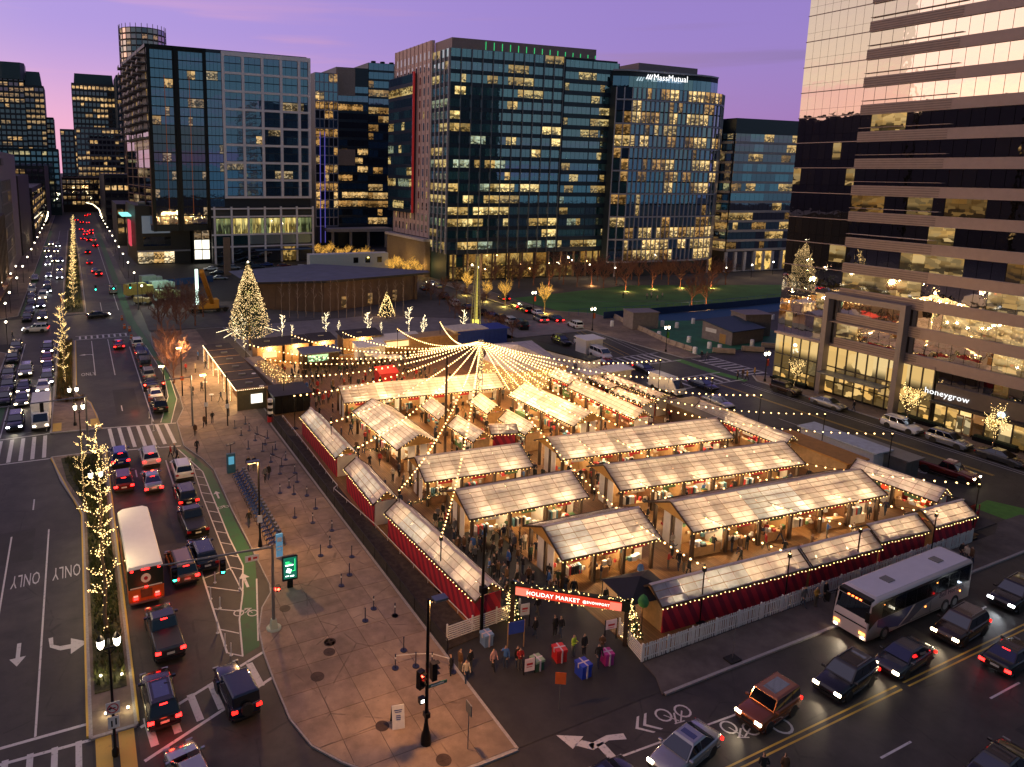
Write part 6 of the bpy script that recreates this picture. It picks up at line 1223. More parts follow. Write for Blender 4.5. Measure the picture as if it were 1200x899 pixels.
o = text('lettering', 'Bell Horizon', .62, pm('coach_lettering', (.03,.025,.06), .5), (-w-.02, -3.9, 1.55), (0,0,0), t, .004); o.matrix_basis = Matrix.Translation((-w-.02,-3.9,1.62)) @ Matrix.Rotation(R(-90),4,'Z') @ Matrix.Rotation(R(90),4,'X')
o = text('lettering', 'Bell Horizon', .62, pm('coach_lettering', (.03,.025,.06), .5), (0,0,0), (0,0,0), t, .004); o.matrix_basis = Matrix.Translation((w+.02,-3.9,1.62)) @ Matrix.Rotation(R(90),4,'Z') @ Matrix.Rotation(R(90),4,'X')
beam(55.9, 28.6, 91, (1,.8,.55), 700, 6.6)
# cross road
for (k, c_, u, v, ang, hd, tl, lb) in (('boxy suv','orange brown',899,838,97,'warm','on','orange brown boxy car leading the line on the cross road'),('suv','black',990,803,96,'warm','on','black car second in line on the cross road, behind the orange one'),('sedan','dark grey',1058,778,94,'warm','on','grey saloon beside the coach front wheel'),('suv','brown',1124,743,94,'warm','on','brown black car beside the rear of the coach'),
   ('suv','black',1188,705,93,'white','dim','black car with white headlights at the right edge of the frame'),('sedan','black',1184,776,-87,None,'brake','black saloon with red tail lights driving off at the right edge'),('sedan','black',1172,906,-85,None,'on','black car cut off by the lower right corner'),('sedan','silver',802,888,101,'warm','on','silver white saloon with a sunroof at the bottom, over the bicycle marking'),('sedan','black',703,934,96,None,'dim','black car roof just entering at the bottom below the forked arrow')):
    p = S(u, v); car(k, c_, p.x, p.y, ang, lb, hd, tl, rack=(c_ in ('silver','black','orange brown')))
    if hd: beam(p.x, p.y, ang, (1,.78,.5) if hd == 'warm' else (.9,.95,1), 330)
# avenue
for (k, c_, x, y_, ang, hd, tl, lb) in (('jeep','brown',98.35,70.6,180,None,'dim','dark off road car parked by the frosted lobby'),('sedan','silver',98.3,63.6,180,None,'dim','silver saloon parked before the tower entrance'),('suv','white',98.3,53.3,180,None,'dim','white car parked below the shop sign'),('suv','silver',98.3,47.6,180,None,'dim','silver car parked right of the white one'),
   ('sedan','dark grey',98.3,41.9,180,None,'dim','grey saloon parked fifth along the avenue kerb'),('sedan','white',98.3,36.8,180,None,'dim','white saloon cut by the right edge on the avenue'),('suv','dark red',84.6,52.6,180,'warm','on','dark red car driving along the avenue behind the market'),('pickup','dark red',87.6,42.2,186,'warm','on','dark red pickup with its bed up the road near the avenue corner'),
   ('sedan','silver',83.5,70.5,180,None,'dim','silver saloon parked beside the white van on the avenue'),('sedan','black',86.5,88.5,170,'white','on','black car with headlights waiting in the avenue junction'),('sedan','red',82.5,93.3,172,None,'brake','red saloon with brake lights in the avenue junction'),('sedan','dark blue',88.5,77.8,180,None,'dim','dark blue car stopped beyond the white van'),
   ('van','white',88.2,106.5,176,'warm','dim','white van with roof beacon behind the site trailer'),('van','white',85.6,98.8,174,None,'dim','white van with green mark nearest the crossing'),('suv','black',85.6,110.5,176,None,'dim','black car half hidden behind the white van')):
    car(k, c_, x, y_, ang, lb, hd, tl)
p = S(812, 457); t = thing('high_van', 'tall white delivery van beside the hoarding on the avenue', 'van', (81.6, 78.6, 0), PI)
ob('cargo', MB().box(-1,1,-3.0,1.2,.4,2.6).mesh('c', PAINTS['white'], .06), t); ob('cab', MB().rings([[(-1,1.2,.4),(-1,3.0,.4),(1,3.0,.4),(1,1.2,.4)],[(-1,1.2,1.2),(-1,2.9,1.05),(1,2.9,1.05),(1,1.2,1.2)],[(-.9,1.2,2.5),(-.85,1.6,2.4),(.85,1.6,2.4),(.9,1.2,2.5)]],0,False).mesh('cab', PAINTS['white'], .04), t)
ob('windscreen', MB().add([(-.85,2.7,1.25),(.85,2.7,1.25),(.78,1.8,2.3),(-.78,1.8,2.3)],[(0,1,2,3)]).mesh('w', CARG), t, (0,.07,.02))
for s_ in (-1,1):
    ob('headlight', MB().box(s_*.75-.15,s_*.75+.15,2.97,3.03,.75,.95).mesh('h', RIM), t)
    for yy in (2.1,-2.0): ob('wheel', MB().cyl((s_*.8,yy,.38),(s_*1.02,yy,.38),.38,n=12,sm=False).mesh('w', RUBBER), t)
kk = 0
for (u, v, c_, k, tl, hd) in ((633,377,'silver','suv','brake',None),(651,376,'dark grey','sedan','brake',None),(674,384,'white','suv','dim',None),(616,366,'black','suv','on',None),(629,369,'white','sedan','dim',None),(605,361,'dark grey','suv','brake',None),(597,379,'white','suv','dim',None),(610,385,'black','van','dim',None),(532,358,'white','suv','dim',None),(563,369,'black','suv','dim',None),(575,372,'dark red','sedan','dim',None),(585,376,'black','suv','dim',None),
     (505,334,'white','sedan','dim','warm'),(513,337,'silver','sedan','dim','warm'),(548,362,'dark grey','sedan','dim',None),(590,352,'black','suv','on',None),(520,350,'dark grey','suv','dim',None),(497,340,'black','sedan','dim',None)):
    p = S(u, v); kk += 1; car(k, c_, p.x, p.y, -12, '%s %s on the far avenue, %s' % (c_, 'van' if k == 'van' else 'car', 'number %d counted from the junction' % kk if False else ['by the flood lit tree','just past the flood lit tree','alone beside the concrete barriers','in the slow lane','second in the slow lane','farther up the lane','parked below the tall light pole','parked next right of the light pole','parked alone nearer the pavilion','parked left of the steel beacon foot','parked red among black ones','parked third right of the beacon','with headlights under the block','second with headlights under the block','parked behind a bare tree','far up by the lit saplings','at the pavilion forecourt','farthest at the pavilion'][kk-1]), hd, tl, far=True)
kk = 0
for (u, v, c_, k) in ((247,317,'white','sedan'),(255,322,'black','sedan'),(274,316,'silver','suv'),(283,321,'dark grey','sedan'),(302,315,'dark blue','suv'),(312,312,'blue','sedan'),(333,313,'dark red','sedan'),(340,320,'silver','sedan'),(335,322,'black','sedan'),(350,316,'white','suv'),(262,313,'black','suv'),(311,322,'silver','sedan'),(258,328,'silver','sedan'),(291,310,'black','sedan'),(322,318,'dark grey','suv'),(396,302,'dark red','sedan'),(412,304,'black','suv'),(385,298,'silver','sedan'),(437,306,'black','sedan')):
    p = S(u, v); kk += 1; car(k, c_, p.x, p.y, rnd.choice((75,80,-100)), '%s car in the open car park before the white gridded tower' % c_, None, 'dim', far=True, group='cars in the open car park')
# ------------------------------------------------------------------ people
SKIN = pm('skin', (.45,.27,.19), .6, var=0); HAIR = [pm('hair_%d' % i, c, .7, var=0) for i, c in enumerate([(.02,.012,.008),(.10,.05,.02),(.25,.15,.06)])]
JACK = [pm('coat_%s' % n, c, .8, var=.1, scale=8) for n, c in (('black',(.010,.010,.012)),('navy',(.012,.02,.05)),('grey',(.10,.10,.11)),('red',(.35,.02,.02)),('cream',(.50,.42,.32)),('green',(.03,.06,.03)),('brown',(.11,.055,.025)),('pink',(.50,.28,.26)),('hi_vis',(.45,.62,.04)),('blue',(.05,.14,.38)),('mustard',(.38,.22,.04)))]
JN = ['black','navy','grey','red','cream','green','brown','pink','hi vis yellow','blue','mustard']
TROU = [pm('trousers_%d' % i, c, .8, var=.1) for i, c in enumerate([(.012,.012,.015),(.03,.045,.08),(.09,.08,.07),(.16,.14,.11)])]
SHOE = pm('shoe', (.03,.03,.03), .6, var=0); BODIES = []
def body_mesh(pose, fem=False):
    """one continuous skinned figure; pose = dict of joint offsets"""
    hs = .17 if not fem else .15; P = {}
    st = pose.get('stride', 0.); lean = pose.get('lean', 0.)
    J = {'pel': (0,0,.95), 'sp': (0,lean*.4,1.15), 'ch': (0,lean*.8,1.36), 'nk': (0,lean,1.50), 'hd': (0,lean+.015,1.60), 'top': (0,lean+.01,1.72), 'nose': (0,lean+.115,1.615)}
    for s_, n in ((-1,'l'),(1,'r')):
        f = st*s_; J['hp'+n] = (s_*.09,0,.90); J['kn'+n] = (s_*.10, f*.5+.03*abs(st), .50); J['an'+n] = (s_*.10, f*(1. if f > 0 else 1.15), .09+(.07 if f < 0 and st else 0)); J['to'+n] = (s_*.11, f*(1. if f > 0 else 1.15)+.15, .04+(.03 if f < 0 and st else 0))
        J['sh'+n] = (s_*hs, lean*.9, 1.40); am = pose.get('arm'+n, 'down')
        if am == 'down': e, w_, h = (s_*(hs+.06), lean*.7-f*.25, 1.13), (s_*(hs+.07), lean*.7-f*.45+.05, .90), (s_*(hs+.06), lean*.7-f*.45+.09, .80)
        elif am == 'pocket': e, w_, h = (s_*(hs+.10), lean-.05, 1.13), (s_*(hs+.02), lean+.10, .97), (s_*(hs-.02), lean+.12, .93)
        elif am == 'hold': e, w_, h = (s_*(hs+.06), lean+.0, 1.14), (s_*(hs-.05), lean+.24, 1.22), (s_*(hs-.08), lean+.31, 1.27)
        else: e, w_, h = (s_*(hs+.10), lean+.05, 1.30), (s_*(hs+.16), lean+.22, 1.45), (s_*(hs+.16), lean+.28, 1.54)
        J['el'+n], J['wr'+n], J['ha'+n] = e, w_, h
    Ed = [('pel','sp'),('sp','ch'),('ch','nk'),('nk','hd'),('hd','top'),('hd','nose')]
    for n in 'lr': Ed += [('pel','hp'+n),('hp'+n,'kn'+n),('kn'+n,'an'+n),('an'+n,'to'+n),('ch','sh'+n),('sh'+n,'el'+n),('el'+n,'wr'+n),('wr'+n,'ha'+n)]
    rad = {'pel':(.145,.11),'sp':(.135,.10),'ch':(.165,.115),'nk':(.058,.058),'hd':(.088,.10),'top':(.07,.08),'nose':(.018,.018),'hp':(.10,.10),'kn':(.068,.068),'an':(.048,.048),'to':(.04,.035),'sh':(.075,.075),'el':(.055,.055),'wr':(.042,.042),'ha':(.035,.03)}
    if pose.get('coat'): rad['pel'] = (.19,.15); rad['sp'] = (.16,.13); rad['hp'] = (.13,.13)
    ks = list(J); me = D.meshes.new('p'); me.from_pydata([J[k] for k in ks], [(ks.index(a), ks.index(b_)) for a, b_ in Ed], [])
    o = D.objects.new('p', me); COL.objects.link(o); sk = o.modifiers.new('s', 'SKIN'); sk.use_smooth_shade = True
    for i, k in enumerate(ks): me.skin_vertices[0].data[i].radius = rad.get(k) or rad[k[:2]]; me.skin_vertices[0].data[i].use_root = (k == 'pel')
    su = o.modifiers.new('u', 'SUBSURF'); su.levels = 1; su.render_levels = 1
    dg = bpy.context.evaluated_depsgraph_get(); out = D.meshes.new_from_object(o.evaluated_get(dg), depsgraph=dg); D.objects.remove(o)
    cut = .74 if pose.get('coat') else .90; ks2 = [(k, Vector(J[k])) for k in ks]
    for p in out.polygons:
        c_ = p.center; k = min(ks2, key=lambda q: (q[1]-c_).length_squared)[0]
        if k[:2] == 'ha': i = 0
        elif k in ('hd','top','nose') : i = 1 if (c_.z > 1.66 or c_.y < lean-.02) else 0
        elif k[:2] == 'nk' and c_.z > 1.5: i = 0
        elif c_.z < .09: i = 4
        elif k[:2] in ('sh','el','wr') or c_.z > cut: i = 2
        else: i = 3
        p.material_index = i; p.use_smooth = True
    for m in (SKIN, HAIR[0], JACK[0], TROU[0], SHOE): out.materials.append(m)
    return out
POSES = [({'arml':'pocket','armr':'pocket'},0),({'stride':.24},0),({'stride':.28,'armr':'hold'},1),({'arml':'hold','armr':'hold','lean':.03},0),({'coat':1,'arml':'pocket'},1),({'stride':.2,'coat':1},1),({'armr':'up'},0),({'arml':'down','armr':'down','coat':1},0)]
BODIES = [body_mesh(*q) for q in POSES]; PMC = {}
def person(x, y, ang=None, pose=None, coat=None, label=None, group=None, z=.13, sc=1., hair=None, tr=None):
    pose = rnd.randrange(8) if pose is None else pose; coat = rnd.choice((0,0,0,0,1,1,2,2,3,4,5,6,6,9)) if coat is None else coat; hair = rnd.randrange(3) if hair is None else hair; tr = rnd.choice((0,0,1,1,2,3)) if tr is None else tr
    k = (pose, coat, hair, tr)
    if k not in PMC:
        me = BODIES[pose].copy(); me.materials[1] = HAIR[hair]; me.materials[2] = JACK[coat]; me.materials[3] = TROU[tr]; PMC[k] = me
    ang = rnd.uniform(0, 2*PI) if ang is None else R(ang)
    o = thing('person', label or 'person in a %s coat among the market crowd' % JN[coat], 'person', (x, y, z), ang, group, PMC[k]); s_ = sc*rnd.uniform(.95,1.04); o.scale = (s_, s_, s_); return o
# named people outside the market (pixel of the feet)
for (u, v, ang, pose, coat, lb, z) in ((528,793,60,4,0,'person in a black coat first of the group left of the pale blue present',.02),(539,787,-80,7,6,'person in brown in the group by the white slatted fence',.02),(551,788,200,0,0,'person in black right of the one in brown by the slatted fence',.02),(546,800,170,1,4,'person in a cream coat walking in front of the slatted fence group',.02),(578,786,190,1,7,'person in a pale pink jacket walking alone by the pale blue present',.02),
  (592,783,150,6,9,'person in a bright blue jacket near the blue framed sign',.02),(606,783,180,7,0,'person in a long black coat beside the bright blue jacket',.02),(609,786,170,3,3,'small person in red in front of the black coat',.02),(627,748,20,5,0,'person in a long black coat just inside the entrance',.02),(650,746,0,4,0,'left one of two people in black walking into the market',.02),(657,747,0,1,0,'right one of two people in black walking into the market',.02),
  (671,770,200,3,8,'person in a hi vis yellow vest beside the red present',.02),(684,768,180,7,0,'person in black standing behind the blue present',.02),(701,780,160,1,0,'person in black walking left of the pink present',.02),(705,768,150,3,6,'person in brown at the pink present',.02),(630,722,10,1,0,'person in black walking below the lit sign beam',.02),
  (411,535+23,200,0,0,'person in black standing on the left by the bike station kiosk',.13),(419,549+4,190,0,1,'person in navy standing beside the kiosk pair',.13),(311,566,180,1,2,'person in grey walking near the queue posts',.13),(315,563,180,5,0,'person in black walking near the queue posts',.13),(291,553,200,1,0,'left person in black near the blue bikes',.13),(298,553,190,0,1,'right person in navy near the blue bikes',.13),(292,619,10,1,0,'person in black walking beside the row of bikes',.13),
  (231,532,190,1,0,'person in black stepping off at the crossing corner',.13),(229,512,0,5,6,'person in brown at the crossing corner',.13),(200,537,-90,1,3,'person in red crossing between the white car and the kerb',.0),(208,541,-80,1,0,'person in black crossing by the white car',.0),(205,535,100,5,2,'person in grey crossing the boulevard',.0),(240,502,150,1,6,'person walking on the plaza left of the lamp',.13),(249,497,10,0,0,'person in black on the upper plaza',.13),
  (941,712,180,1,2,'person in grey jeans walking by the fence near the coach nose',.11),(955,712,170,3,10,'person in a mustard jacket by the coach nose',.11),(966,706,180,7,0,'person in black by the coach mirror',.11),(1087,668,0,7,0,'person in black behind the coach roof',.11),(1126,657,90,4,0,'person in black behind the coach tail',.11),(1131,660,90,1,4,'person in cream behind the coach tail',.11),(1137,662,80,5,6,'person in brown with a bag behind the coach tail',.11),
  (893,915,-30,0,0,'person in black cut off at the bottom on the centre line',.0),(918,915,-30,4,6,'person in brown cut off at the bottom beside the centre line',.0),(795,668,150,1,0,'person in black walking alone on the open boardwalk',.07),(857,648,200,0,0,'person in black standing before the biggest stall',.07),(866,650,100,5,6,'person in brown before the biggest stall',.07),
  (822,422,100,0,0,'left person waiting at the avenue crossing',.0),(828,423,90,1,2,'right person waiting at the avenue crossing',.0),(15,398,90,1,0,'person in black at the far left corner of the junction',.12),(1000,483,10,1,0,'person walking below the tower canopy',.13),(864,445,60,4,0,'person in black in the group at the avenue corner',.0),(870,444,80,0,6,'person in brown in the group at the avenue corner',.0),(875,446,70,1,10,'person in mustard in the group at the avenue corner',.0),(884,441,20,5,10,'person in yellow brown by the corner lamp',.0),
  (730,350,20,0,0,'lone dark person standing on the playing field',.06),(758,351,0,1,4,'first pale shirted player of the four on the field',.06),(763,350,90,6,4,'second pale shirted player of the four on the field',.06),(770,353,200,1,4,'third pale shirted player of the four on the field',.06),(776,350,100,2,4,'fourth pale shirted player of the four on the field',.06)):
    p = S(u, v); person(p.x, p.y, ang, pose, coat, lb, None, z)
# crowd: keep off the stalls
STALLS = []
for o in list(COL.objects):
    if o.get('category') in ('market stall','cabin','bar','stage','trailer','kiosk','container') and o.parent is None:
        xs = [v for c_ in KIDS.get(o.name, ()) if c_.type == 'MESH' and c_.name.split('.')[0] in ('batten','wall','body') for v in (c_.bound_box[0], c_.bound_box[6])]
        if xs: STALLS.append((o.matrix_basis.inverted(), min(v[0] for v in xs)+.1, max(v[0] for v in xs)-.1, min(v[1] for v in xs)+.75, max(v[1] for v in xs)-.75))
def free(x, y):
    for Mi, a, b_, c_, d_ in STALLS:
        q = Mi @ Vector((x, y, 0))
        if a < q.x < b_ and c_ < q.y < d_: return False
    return True
PLACED = []
def crowd(n, x0, x1, y0, y1, dens=None, z=.07, group='crowd walking between the market stalls', phrase='among the crowd in the market aisles', md=.6):
    k = t_ = 0
    while k < n and t_ < n*60:
        t_ += 1; x, y = rnd.uniform(x0, x1), rnd.uniform(y0, y1)
        if not free(x, y) or any((x-a)**2+(y-b_)**2 < md*md for a, b_ in PLACED): continue
        PLACED.append((x, y)); c_ = rnd.choice((0,0,0,0,1,1,2,2,3,4,5,6,6,9)); person(x, y, None, None, c_, 'person in a %s coat %s' % (JN[c_], phrase), group, z); k += 1
crowd(46, 28.5, 34.5, 40.5, 56, z=.03, phrase='in the dense crowd inside the entrance', group='crowd inside the entrance'); crowd(30, 33.5, 46, 38.5, 52); crowd(30, 46, 73, 36.5, 48); crowd(22, 27, 45, 53, 66); crowd(24, 44, 72, 48.5, 63); crowd(20, 26, 50, 66, 84); crowd(16, 50, 72, 63, 82)
crowd(88, 27, 52, 90, 111, phrase='in the drinking crowd behind the stalls', group='crowd in the beer garden', md=.5); crowd(16, 14, 20.5, 92, 135, z=.13, phrase='strolling on the upper plaza beside the bar', group='people on the upper plaza', md=1.6)

# the rest of the crowd, past three hundred figures
vs, fs, ms = [], [], []; smats = [SKIN, HAIR[0], JACK[0], TROU[0], SHOE, JACK[6], JACK[2], JACK[3], JACK[1]]
k = t_ = 0
while k < 190 and t_ < 20000:
    t_ += 1; x0, x1, y0, y1, z = rnd.choice(((27,53,89,112,.07),(27,53,89,112,.07),(28.5,34.5,40.5,55,.03),(33.5,75,47,86,.07),(25,50,56,88,.07)))
    x, y = rnd.uniform(x0, x1), rnd.uniform(y0, y1)
    if not free(x, y) or any((x-a)**2+(y-b_)**2 < .24 for a, b_ in PLACED): continue
    PLACED.append((x, y)); k += 1; me = rnd.choice(BODIES); M_ = Matrix.Translation((x, y, z)) @ Matrix.Rotation(rnd.uniform(0,6.3), 4, 'Z') @ Matrix.Scale(rnd.uniform(.9,1.04), 4); n0 = len(vs); cj = rnd.choice((2,2,2,2,5,6,7,8))
    vs += [tuple(M_ @ v.co) for v in me.vertices]
    for p in me.polygons: fs.append([n0+i for i in p.vertices]); ms.append(cj if p.material_index == 2 else p.material_index)
me = D.meshes.new('crowd'); me.from_pydata(vs, [], fs)
for m_ in smats: me.materials.append(m_)
me.polygons.foreach_set('material_index', ms); me.polygons.foreach_set('use_smooth', [True]*len(fs)); me.update()
o = ob('distant_crowd', me, None, kind='stuff'); o['label'] = 'dense mass of further visitors filling the market lanes and beer garden'
# ------------------------------------------------------------------ trees and lit trees
BARK = pm('pale_bark', (.16,.11,.07), .8, var=.2); RBARK = pm('red_bark', (.20,.09,.06), .85, var=.2)
def branches(h, spread, lv, n, up=.55, r0=.12, seed=0, trunk=.3, narrow=False):
    rr_ = random.Random(seed); segs = []
    def grow(p, d, L, r, lvl):
        k = 3; q = p
        for i in range(k):
            d = (d+Vector((rr_.gauss(0,.13), rr_.gauss(0,.13), .05))).normalized(); q2 = q+d*L/k; segs.append((q, q2, r*(1-i/k*.5), r*(1-(i+1)/k*.5), lvl)); q = q2
            if lvl < lv and i > 0:
                for _ in range(n): a = rr_.uniform(0, 2*PI); dd = (d*.9+Vector((math.cos(a), math.sin(a), .35))*rr_.uniform(.5,.9)).normalized(); grow(q, dd, L*rr_.uniform(.5,.72), r*.5, lvl+1)
    top = Vector((0,0,h)); p = Vector((0,0,0)); nst = 9; stn = []
    for i in range(nst): q = Vector((rr_.gauss(0,.04)*h/6, rr_.gauss(0,.04)*h/6, h*(i+1)/nst*(1 if narrow else .62))); segs.append((p, q, r0*(1-i/nst*.8), r0*(1-(i+1)/nst*.8), 0)); stn.append(q); p = q
    for i, q in enumerate(stn):
        if (i+1)/nst < trunk: continue
        for _ in range(n+1): a = rr_.uniform(0, 2*PI); f = 1-abs((i+1)/nst-.5)*.8 if narrow else 1; grow(q, Vector((math.cos(a), math.sin(a), up*2)).normalized(), spread*rr_.uniform(.6,1.1)*f, r0*.35, 1)
    return segs
TM = {}
def tree(name, label, x, y, kind, group=None, z=.13, sc=1., seed=0, rz=None):
    spec = {'median': dict(h=13.5, spread=1.3, lv=2, n=2, up=.25, r0=.16, trunk=.16, narrow=True), 'small': dict(h=4.6, spread=.85, lv=2, n=1, up=.3, r0=.09, trunk=.3, narrow=True), 'fan': dict(h=5, spread=1.9, lv=3, n=2, up=.8, r0=.16, trunk=.5), 'bare': dict(h=7.5, spread=2.5, lv=3, n=2, up=.5, r0=.2, trunk=.35), 'birch': dict(h=9, spread=1.2, lv=2, n=1, up=.7, r0=.09, trunk=.45, narrow=True), 'shop': dict(h=6.2, spread=1.7, lv=2, n=2, up=.6, r0=.10, trunk=.4)}[kind]
    lightd = {'median': (.23,.036,FAIRY), 'small': (.16,.05,FAIRYW), 'fan': (.55,.05,em('yellow_fairy_glow', (1,.50,.08), 1.5, False)), 'shop': (.55,.038,FAIRY)}.get(kind)
    sd = seed % 4; key = (kind, sd, label.startswith('flood'))
    if key not in TM:
        sg = branches(seed=sd+11, **spec); m1, m2, m3 = MB(), MB(), MB(); rq = random.Random(sd)
        for a, b_, r1, r2, lv in sg: (m1 if lv == 0 else m2).cyl(a, b_, max(r1,.012 if kind != 'bare' else .035), max(r2,.01 if kind != 'bare' else .028), n=6 if lv == 0 else 3, caps=False)
        if lightd:
            st, r_, mt = lightd
            for a, b_, r1, r2, lv in sg:
                L = (b_-a).length; k = max(1, int(L/st*(2.2 if lv == 0 else 1)))
                for i in range(k): m3.ico(a+(b_-a)*(i+rq.random())/k+Vector([rq.uniform(-1,1)*(r1+.03) for _ in range(3)]), r_, k=0)
        bk = RBARK if kind == 'bare' else (pm('birch_bark', (.42,.32,.25), .8) if kind == 'birch' else BARK); TM[key] = (m1.mesh('trunk', bk), m2.mesh('crown', bk), m3.mesh('fl', lightd[2]) if lightd else None)
    t = thing(name, label, 'tree', (x, y, z), rnd.uniform(0,6) if rz is None else rz, group); a, b_, c_ = TM[key]; ob('trunk', a, t); ob('crown', b_, t, kind='stuff')
    if c_: ob('fairy_lights', c_, t, kind='stuff')
    t.scale = (sc, sc, sc); return t
tree('lit_median_tree', 'tall slender bare tree wrapped in warm lights on the lower median', .35, 50.8, 'median', seed=1)
tree('lit_median_tree', 'second lit bare tree on the lower median, directly behind the tallest one', .5, 62.0, 'median', seed=2, sc=.86); tree('lit_median_tree', 'third lit bare tree at the upper end of the lower median', -.8, 71.5, 'median', seed=3, sc=.55)
tree('lit_median_tree', 'lit bare tree above the ornamental grass on the middle median', -3.0, 117.5, 'median', seed=0, sc=.85); tree('lit_median_tree', 'lit bare tree behind the one above the ornamental grass', -3.0, 132, 'median', seed=2, sc=.85)
for i in range(16): tree('lit_median_tree', nth[i % 15]+' lit tree counting away from the far junction' if i < 15 else 'last lit tree before the street bends', -1.6+.02*i, 183+13.5*i, 'median', seed=i, sc=rnd.uniform(.62,.8))
for i in range(5): lamp('tree_glow', (-1.2, 190+35*i, 4), (1,.66,.26), 700, None, .2)
for (x, y_, p_) in ((.3,54,450),(.3,64,350),(-3,120,420),(-3,134,300)): lamp('tree_glow', (x, y_, 5), (1,.70,.30), p_, None, .2)
# ornamental grass and planting in the beds
GRASS = [pm('grass_blade_%d' % i, c, .9, var=.3) for i, c in enumerate([(.07,.085,.02),(.045,.06,.015),(.13,.11,.035)])]
def tufts(name, label, pts, n, hgt_, mats=GRASS, per=8, base=.2):
    m = MB()
    for k in range(n):
        i = rnd.randrange(len(pts)-1); (xa, ya, wa), (xb, yb, wb_) = pts[i], pts[i+1]; s_ = rnd.random(); cx_, cy_, w_ = xa+(xb-xa)*s_, ya+(yb-ya)*s_, wa+(wb_-wa)*s_; x, y = cx_+rnd.uniform(-w_, w_), cy_; mi = rnd.randrange(3)
        for _ in range(per):
            a = rnd.uniform(0,2*PI); l = hgt_*rnd.uniform(.5,1.2); dx_, dy_ = math.cos(a), math.sin(a); r_ = rnd.uniform(.1,.35)
            m.add([(x-dy_*.03,y+dx_*.03,base),(x+dy_*.03,y-dx_*.03,base),(x+dx_*r_,y+dy_*r_,base+l)], [(0,1,2)], mi)
    o = ob(name, m.mesh(name, mats), None, kind='stuff'); o['label'] = label
tufts('ornamental_grass', 'low ornamental grass filling the lower median bed', [(.3,45,.9),(.3,72,.9),(-1.0,86,1.9)], 1500, .42); tufts('ornamental_grass', 'tan ornamental grass under the middle median trees', [(-3,110.8,1.0),(-3,147,1.0)], 700, .9, [GRASS[2], pm('tan_grass', (.20,.12,.04), .9, var=.3), GRASS[0]])
tufts('ornamental_grass', 'dark grass under the far median trees', [(-1.8,179,1.8),(-1.9,300,1.8)], 900, .7)
for i, (x, y_) in enumerate(((-3.6,109.3),(-2.6,108.6),(-1.4,108.4),(-.6,108.9))):
    m = MB()
    for k in range(260):
        a, el_ = rnd.uniform(0,2*PI), rnd.uniform(.1,1.5); l = rnd.uniform(.7,1.1); d_ = Vector((math.cos(a)*math.cos(el_), math.sin(a)*math.cos(el_), math.sin(el_))); q = d_*l; n_ = Vector((-d_.y, d_.x, 0))*.05; m.add([n_, -n_, q+Vector((0,0,-.1))], [(0,1,2)])
    thing('grass_clump', nth[i]+' rounded tan grass clump from the left at the median nose', 'ornamental grass', (x, y_, .15), me=m.mesh('clump', pm('tan_grass', (.20,.12,.04), .9, var=.3)))
# uplights in the near median tip
for i, (u, v) in enumerate(((118,793),(143,791),(124,837),(150,830))):
    p = S(u, v, .25); t = thing('ground_spotlight', 'small glowing spotlight in the planting, ' + ['upper left','upper right','lower left','lower right'][i]+' of four by the near median lamp', 'light', (p.x, p.y, .2)); ob('lens', MB().ico((0,0,.12),.09,k=1).mesh('l', LAMPW), t); ob('spike', MB().cyl((0,0,-.05),(0,0,.1),.03,n=5).mesh('s', BLACK), t); lamp('glow', (0,0,.35), (1,.85,.4), 14, t, .1)
# the big conifer
p = S(293, 411); t = thing('christmas_tree', 'big conical Christmas tree covered in lights at the top of the plaza', 'Christmas tree', (p.x, p.y, .1)); ob('trunk', MB().cyl((0,0,0),(0,0,15.2),.28,.03).mesh('trunk', BARK), t); m, f_ = MB(), MB(); HT = 16.2
for k in range(9000):
    s_ = rnd.random()**.8; z_ = 2.6+s_*(HT-2.6); rm = min(1, (z_-1.6)/2.2)*(1-((z_-1.5)/(HT-1.2))**1.35)*4.4+.12; a = rnd.uniform(0,2*PI); lay = .5+.5*abs(math.sin(z_*3.1+a*.8)); r_ = rm*rnd.uniform(.35,1.0)*(.72+.28*lay); c_ = Vector((r_*math.cos(a), r_*math.sin(a), z_-r_*.12)); e = [Vector((rnd.uniform(-.3,.3), rnd.uniform(-.3,.3), rnd.uniform(-.16,.16))) for _ in range(3)]
    m.add([c_+q for q in e], [(0,1,2)], rnd.randrange(2))
    if k % 3 == 0: r2 = rm*rnd.uniform(.78,1.06)*(.75+.25*lay); f_.ico((r2*math.cos(a), r2*math.sin(a), z_-r2*.12), .045, k=0)
ob('crown', m.mesh('crown', [pm('pine_needles', (.025,.05,.016), .9, var=.4, scale=4), pm('pine_needles_light', (.035,.05,.018), .9, var=.4, scale=4)]), t, kind='stuff'); ob('fairy_lights', f_.mesh('f', em('tree_fairy_glow', (1,.66,.28), 3.6, False)), t, kind='stuff')
ob('star', MB().ico((0,0,HT+.3), .18, k=0, sm=False).mesh('star', LAMPW), t); [lamp('tree_glow', (4.2*(1-z_/15)*math.cos(a_)*1.25, 4.2*(1-z_/15)*math.sin(a_)*1.25, z_), (1,.66,.28), 90, t, .1) for z_, a_ in ((2.5,-1.2),(2.5,-2.4),(2.5,-.2),(5.5,-1.6),(5.5,-2.8),(8.5,-1.3),(11,-1.7),(2.5,2.8))]
for i, (u, v) in enumerate(((253,390),(262,396),(328,388),(279,392))):
    q = S(u, v, .2); d_ = q-Vector((p.x, p.y, 5.2)); mm = MB(); 
    for k in range(40): mm.ico(d_*(.35+.65*k/40), .06, k=0)
    thing('lit_guy_rope', nth[i]+' of four glowing guy ropes holding the big Christmas tree', 'guy rope', (p.x, p.y, 5.2), me=mm.bar(d_*.2, d_, .04, .04, 1).mesh('guy', [FAIRYW, CABLE]))
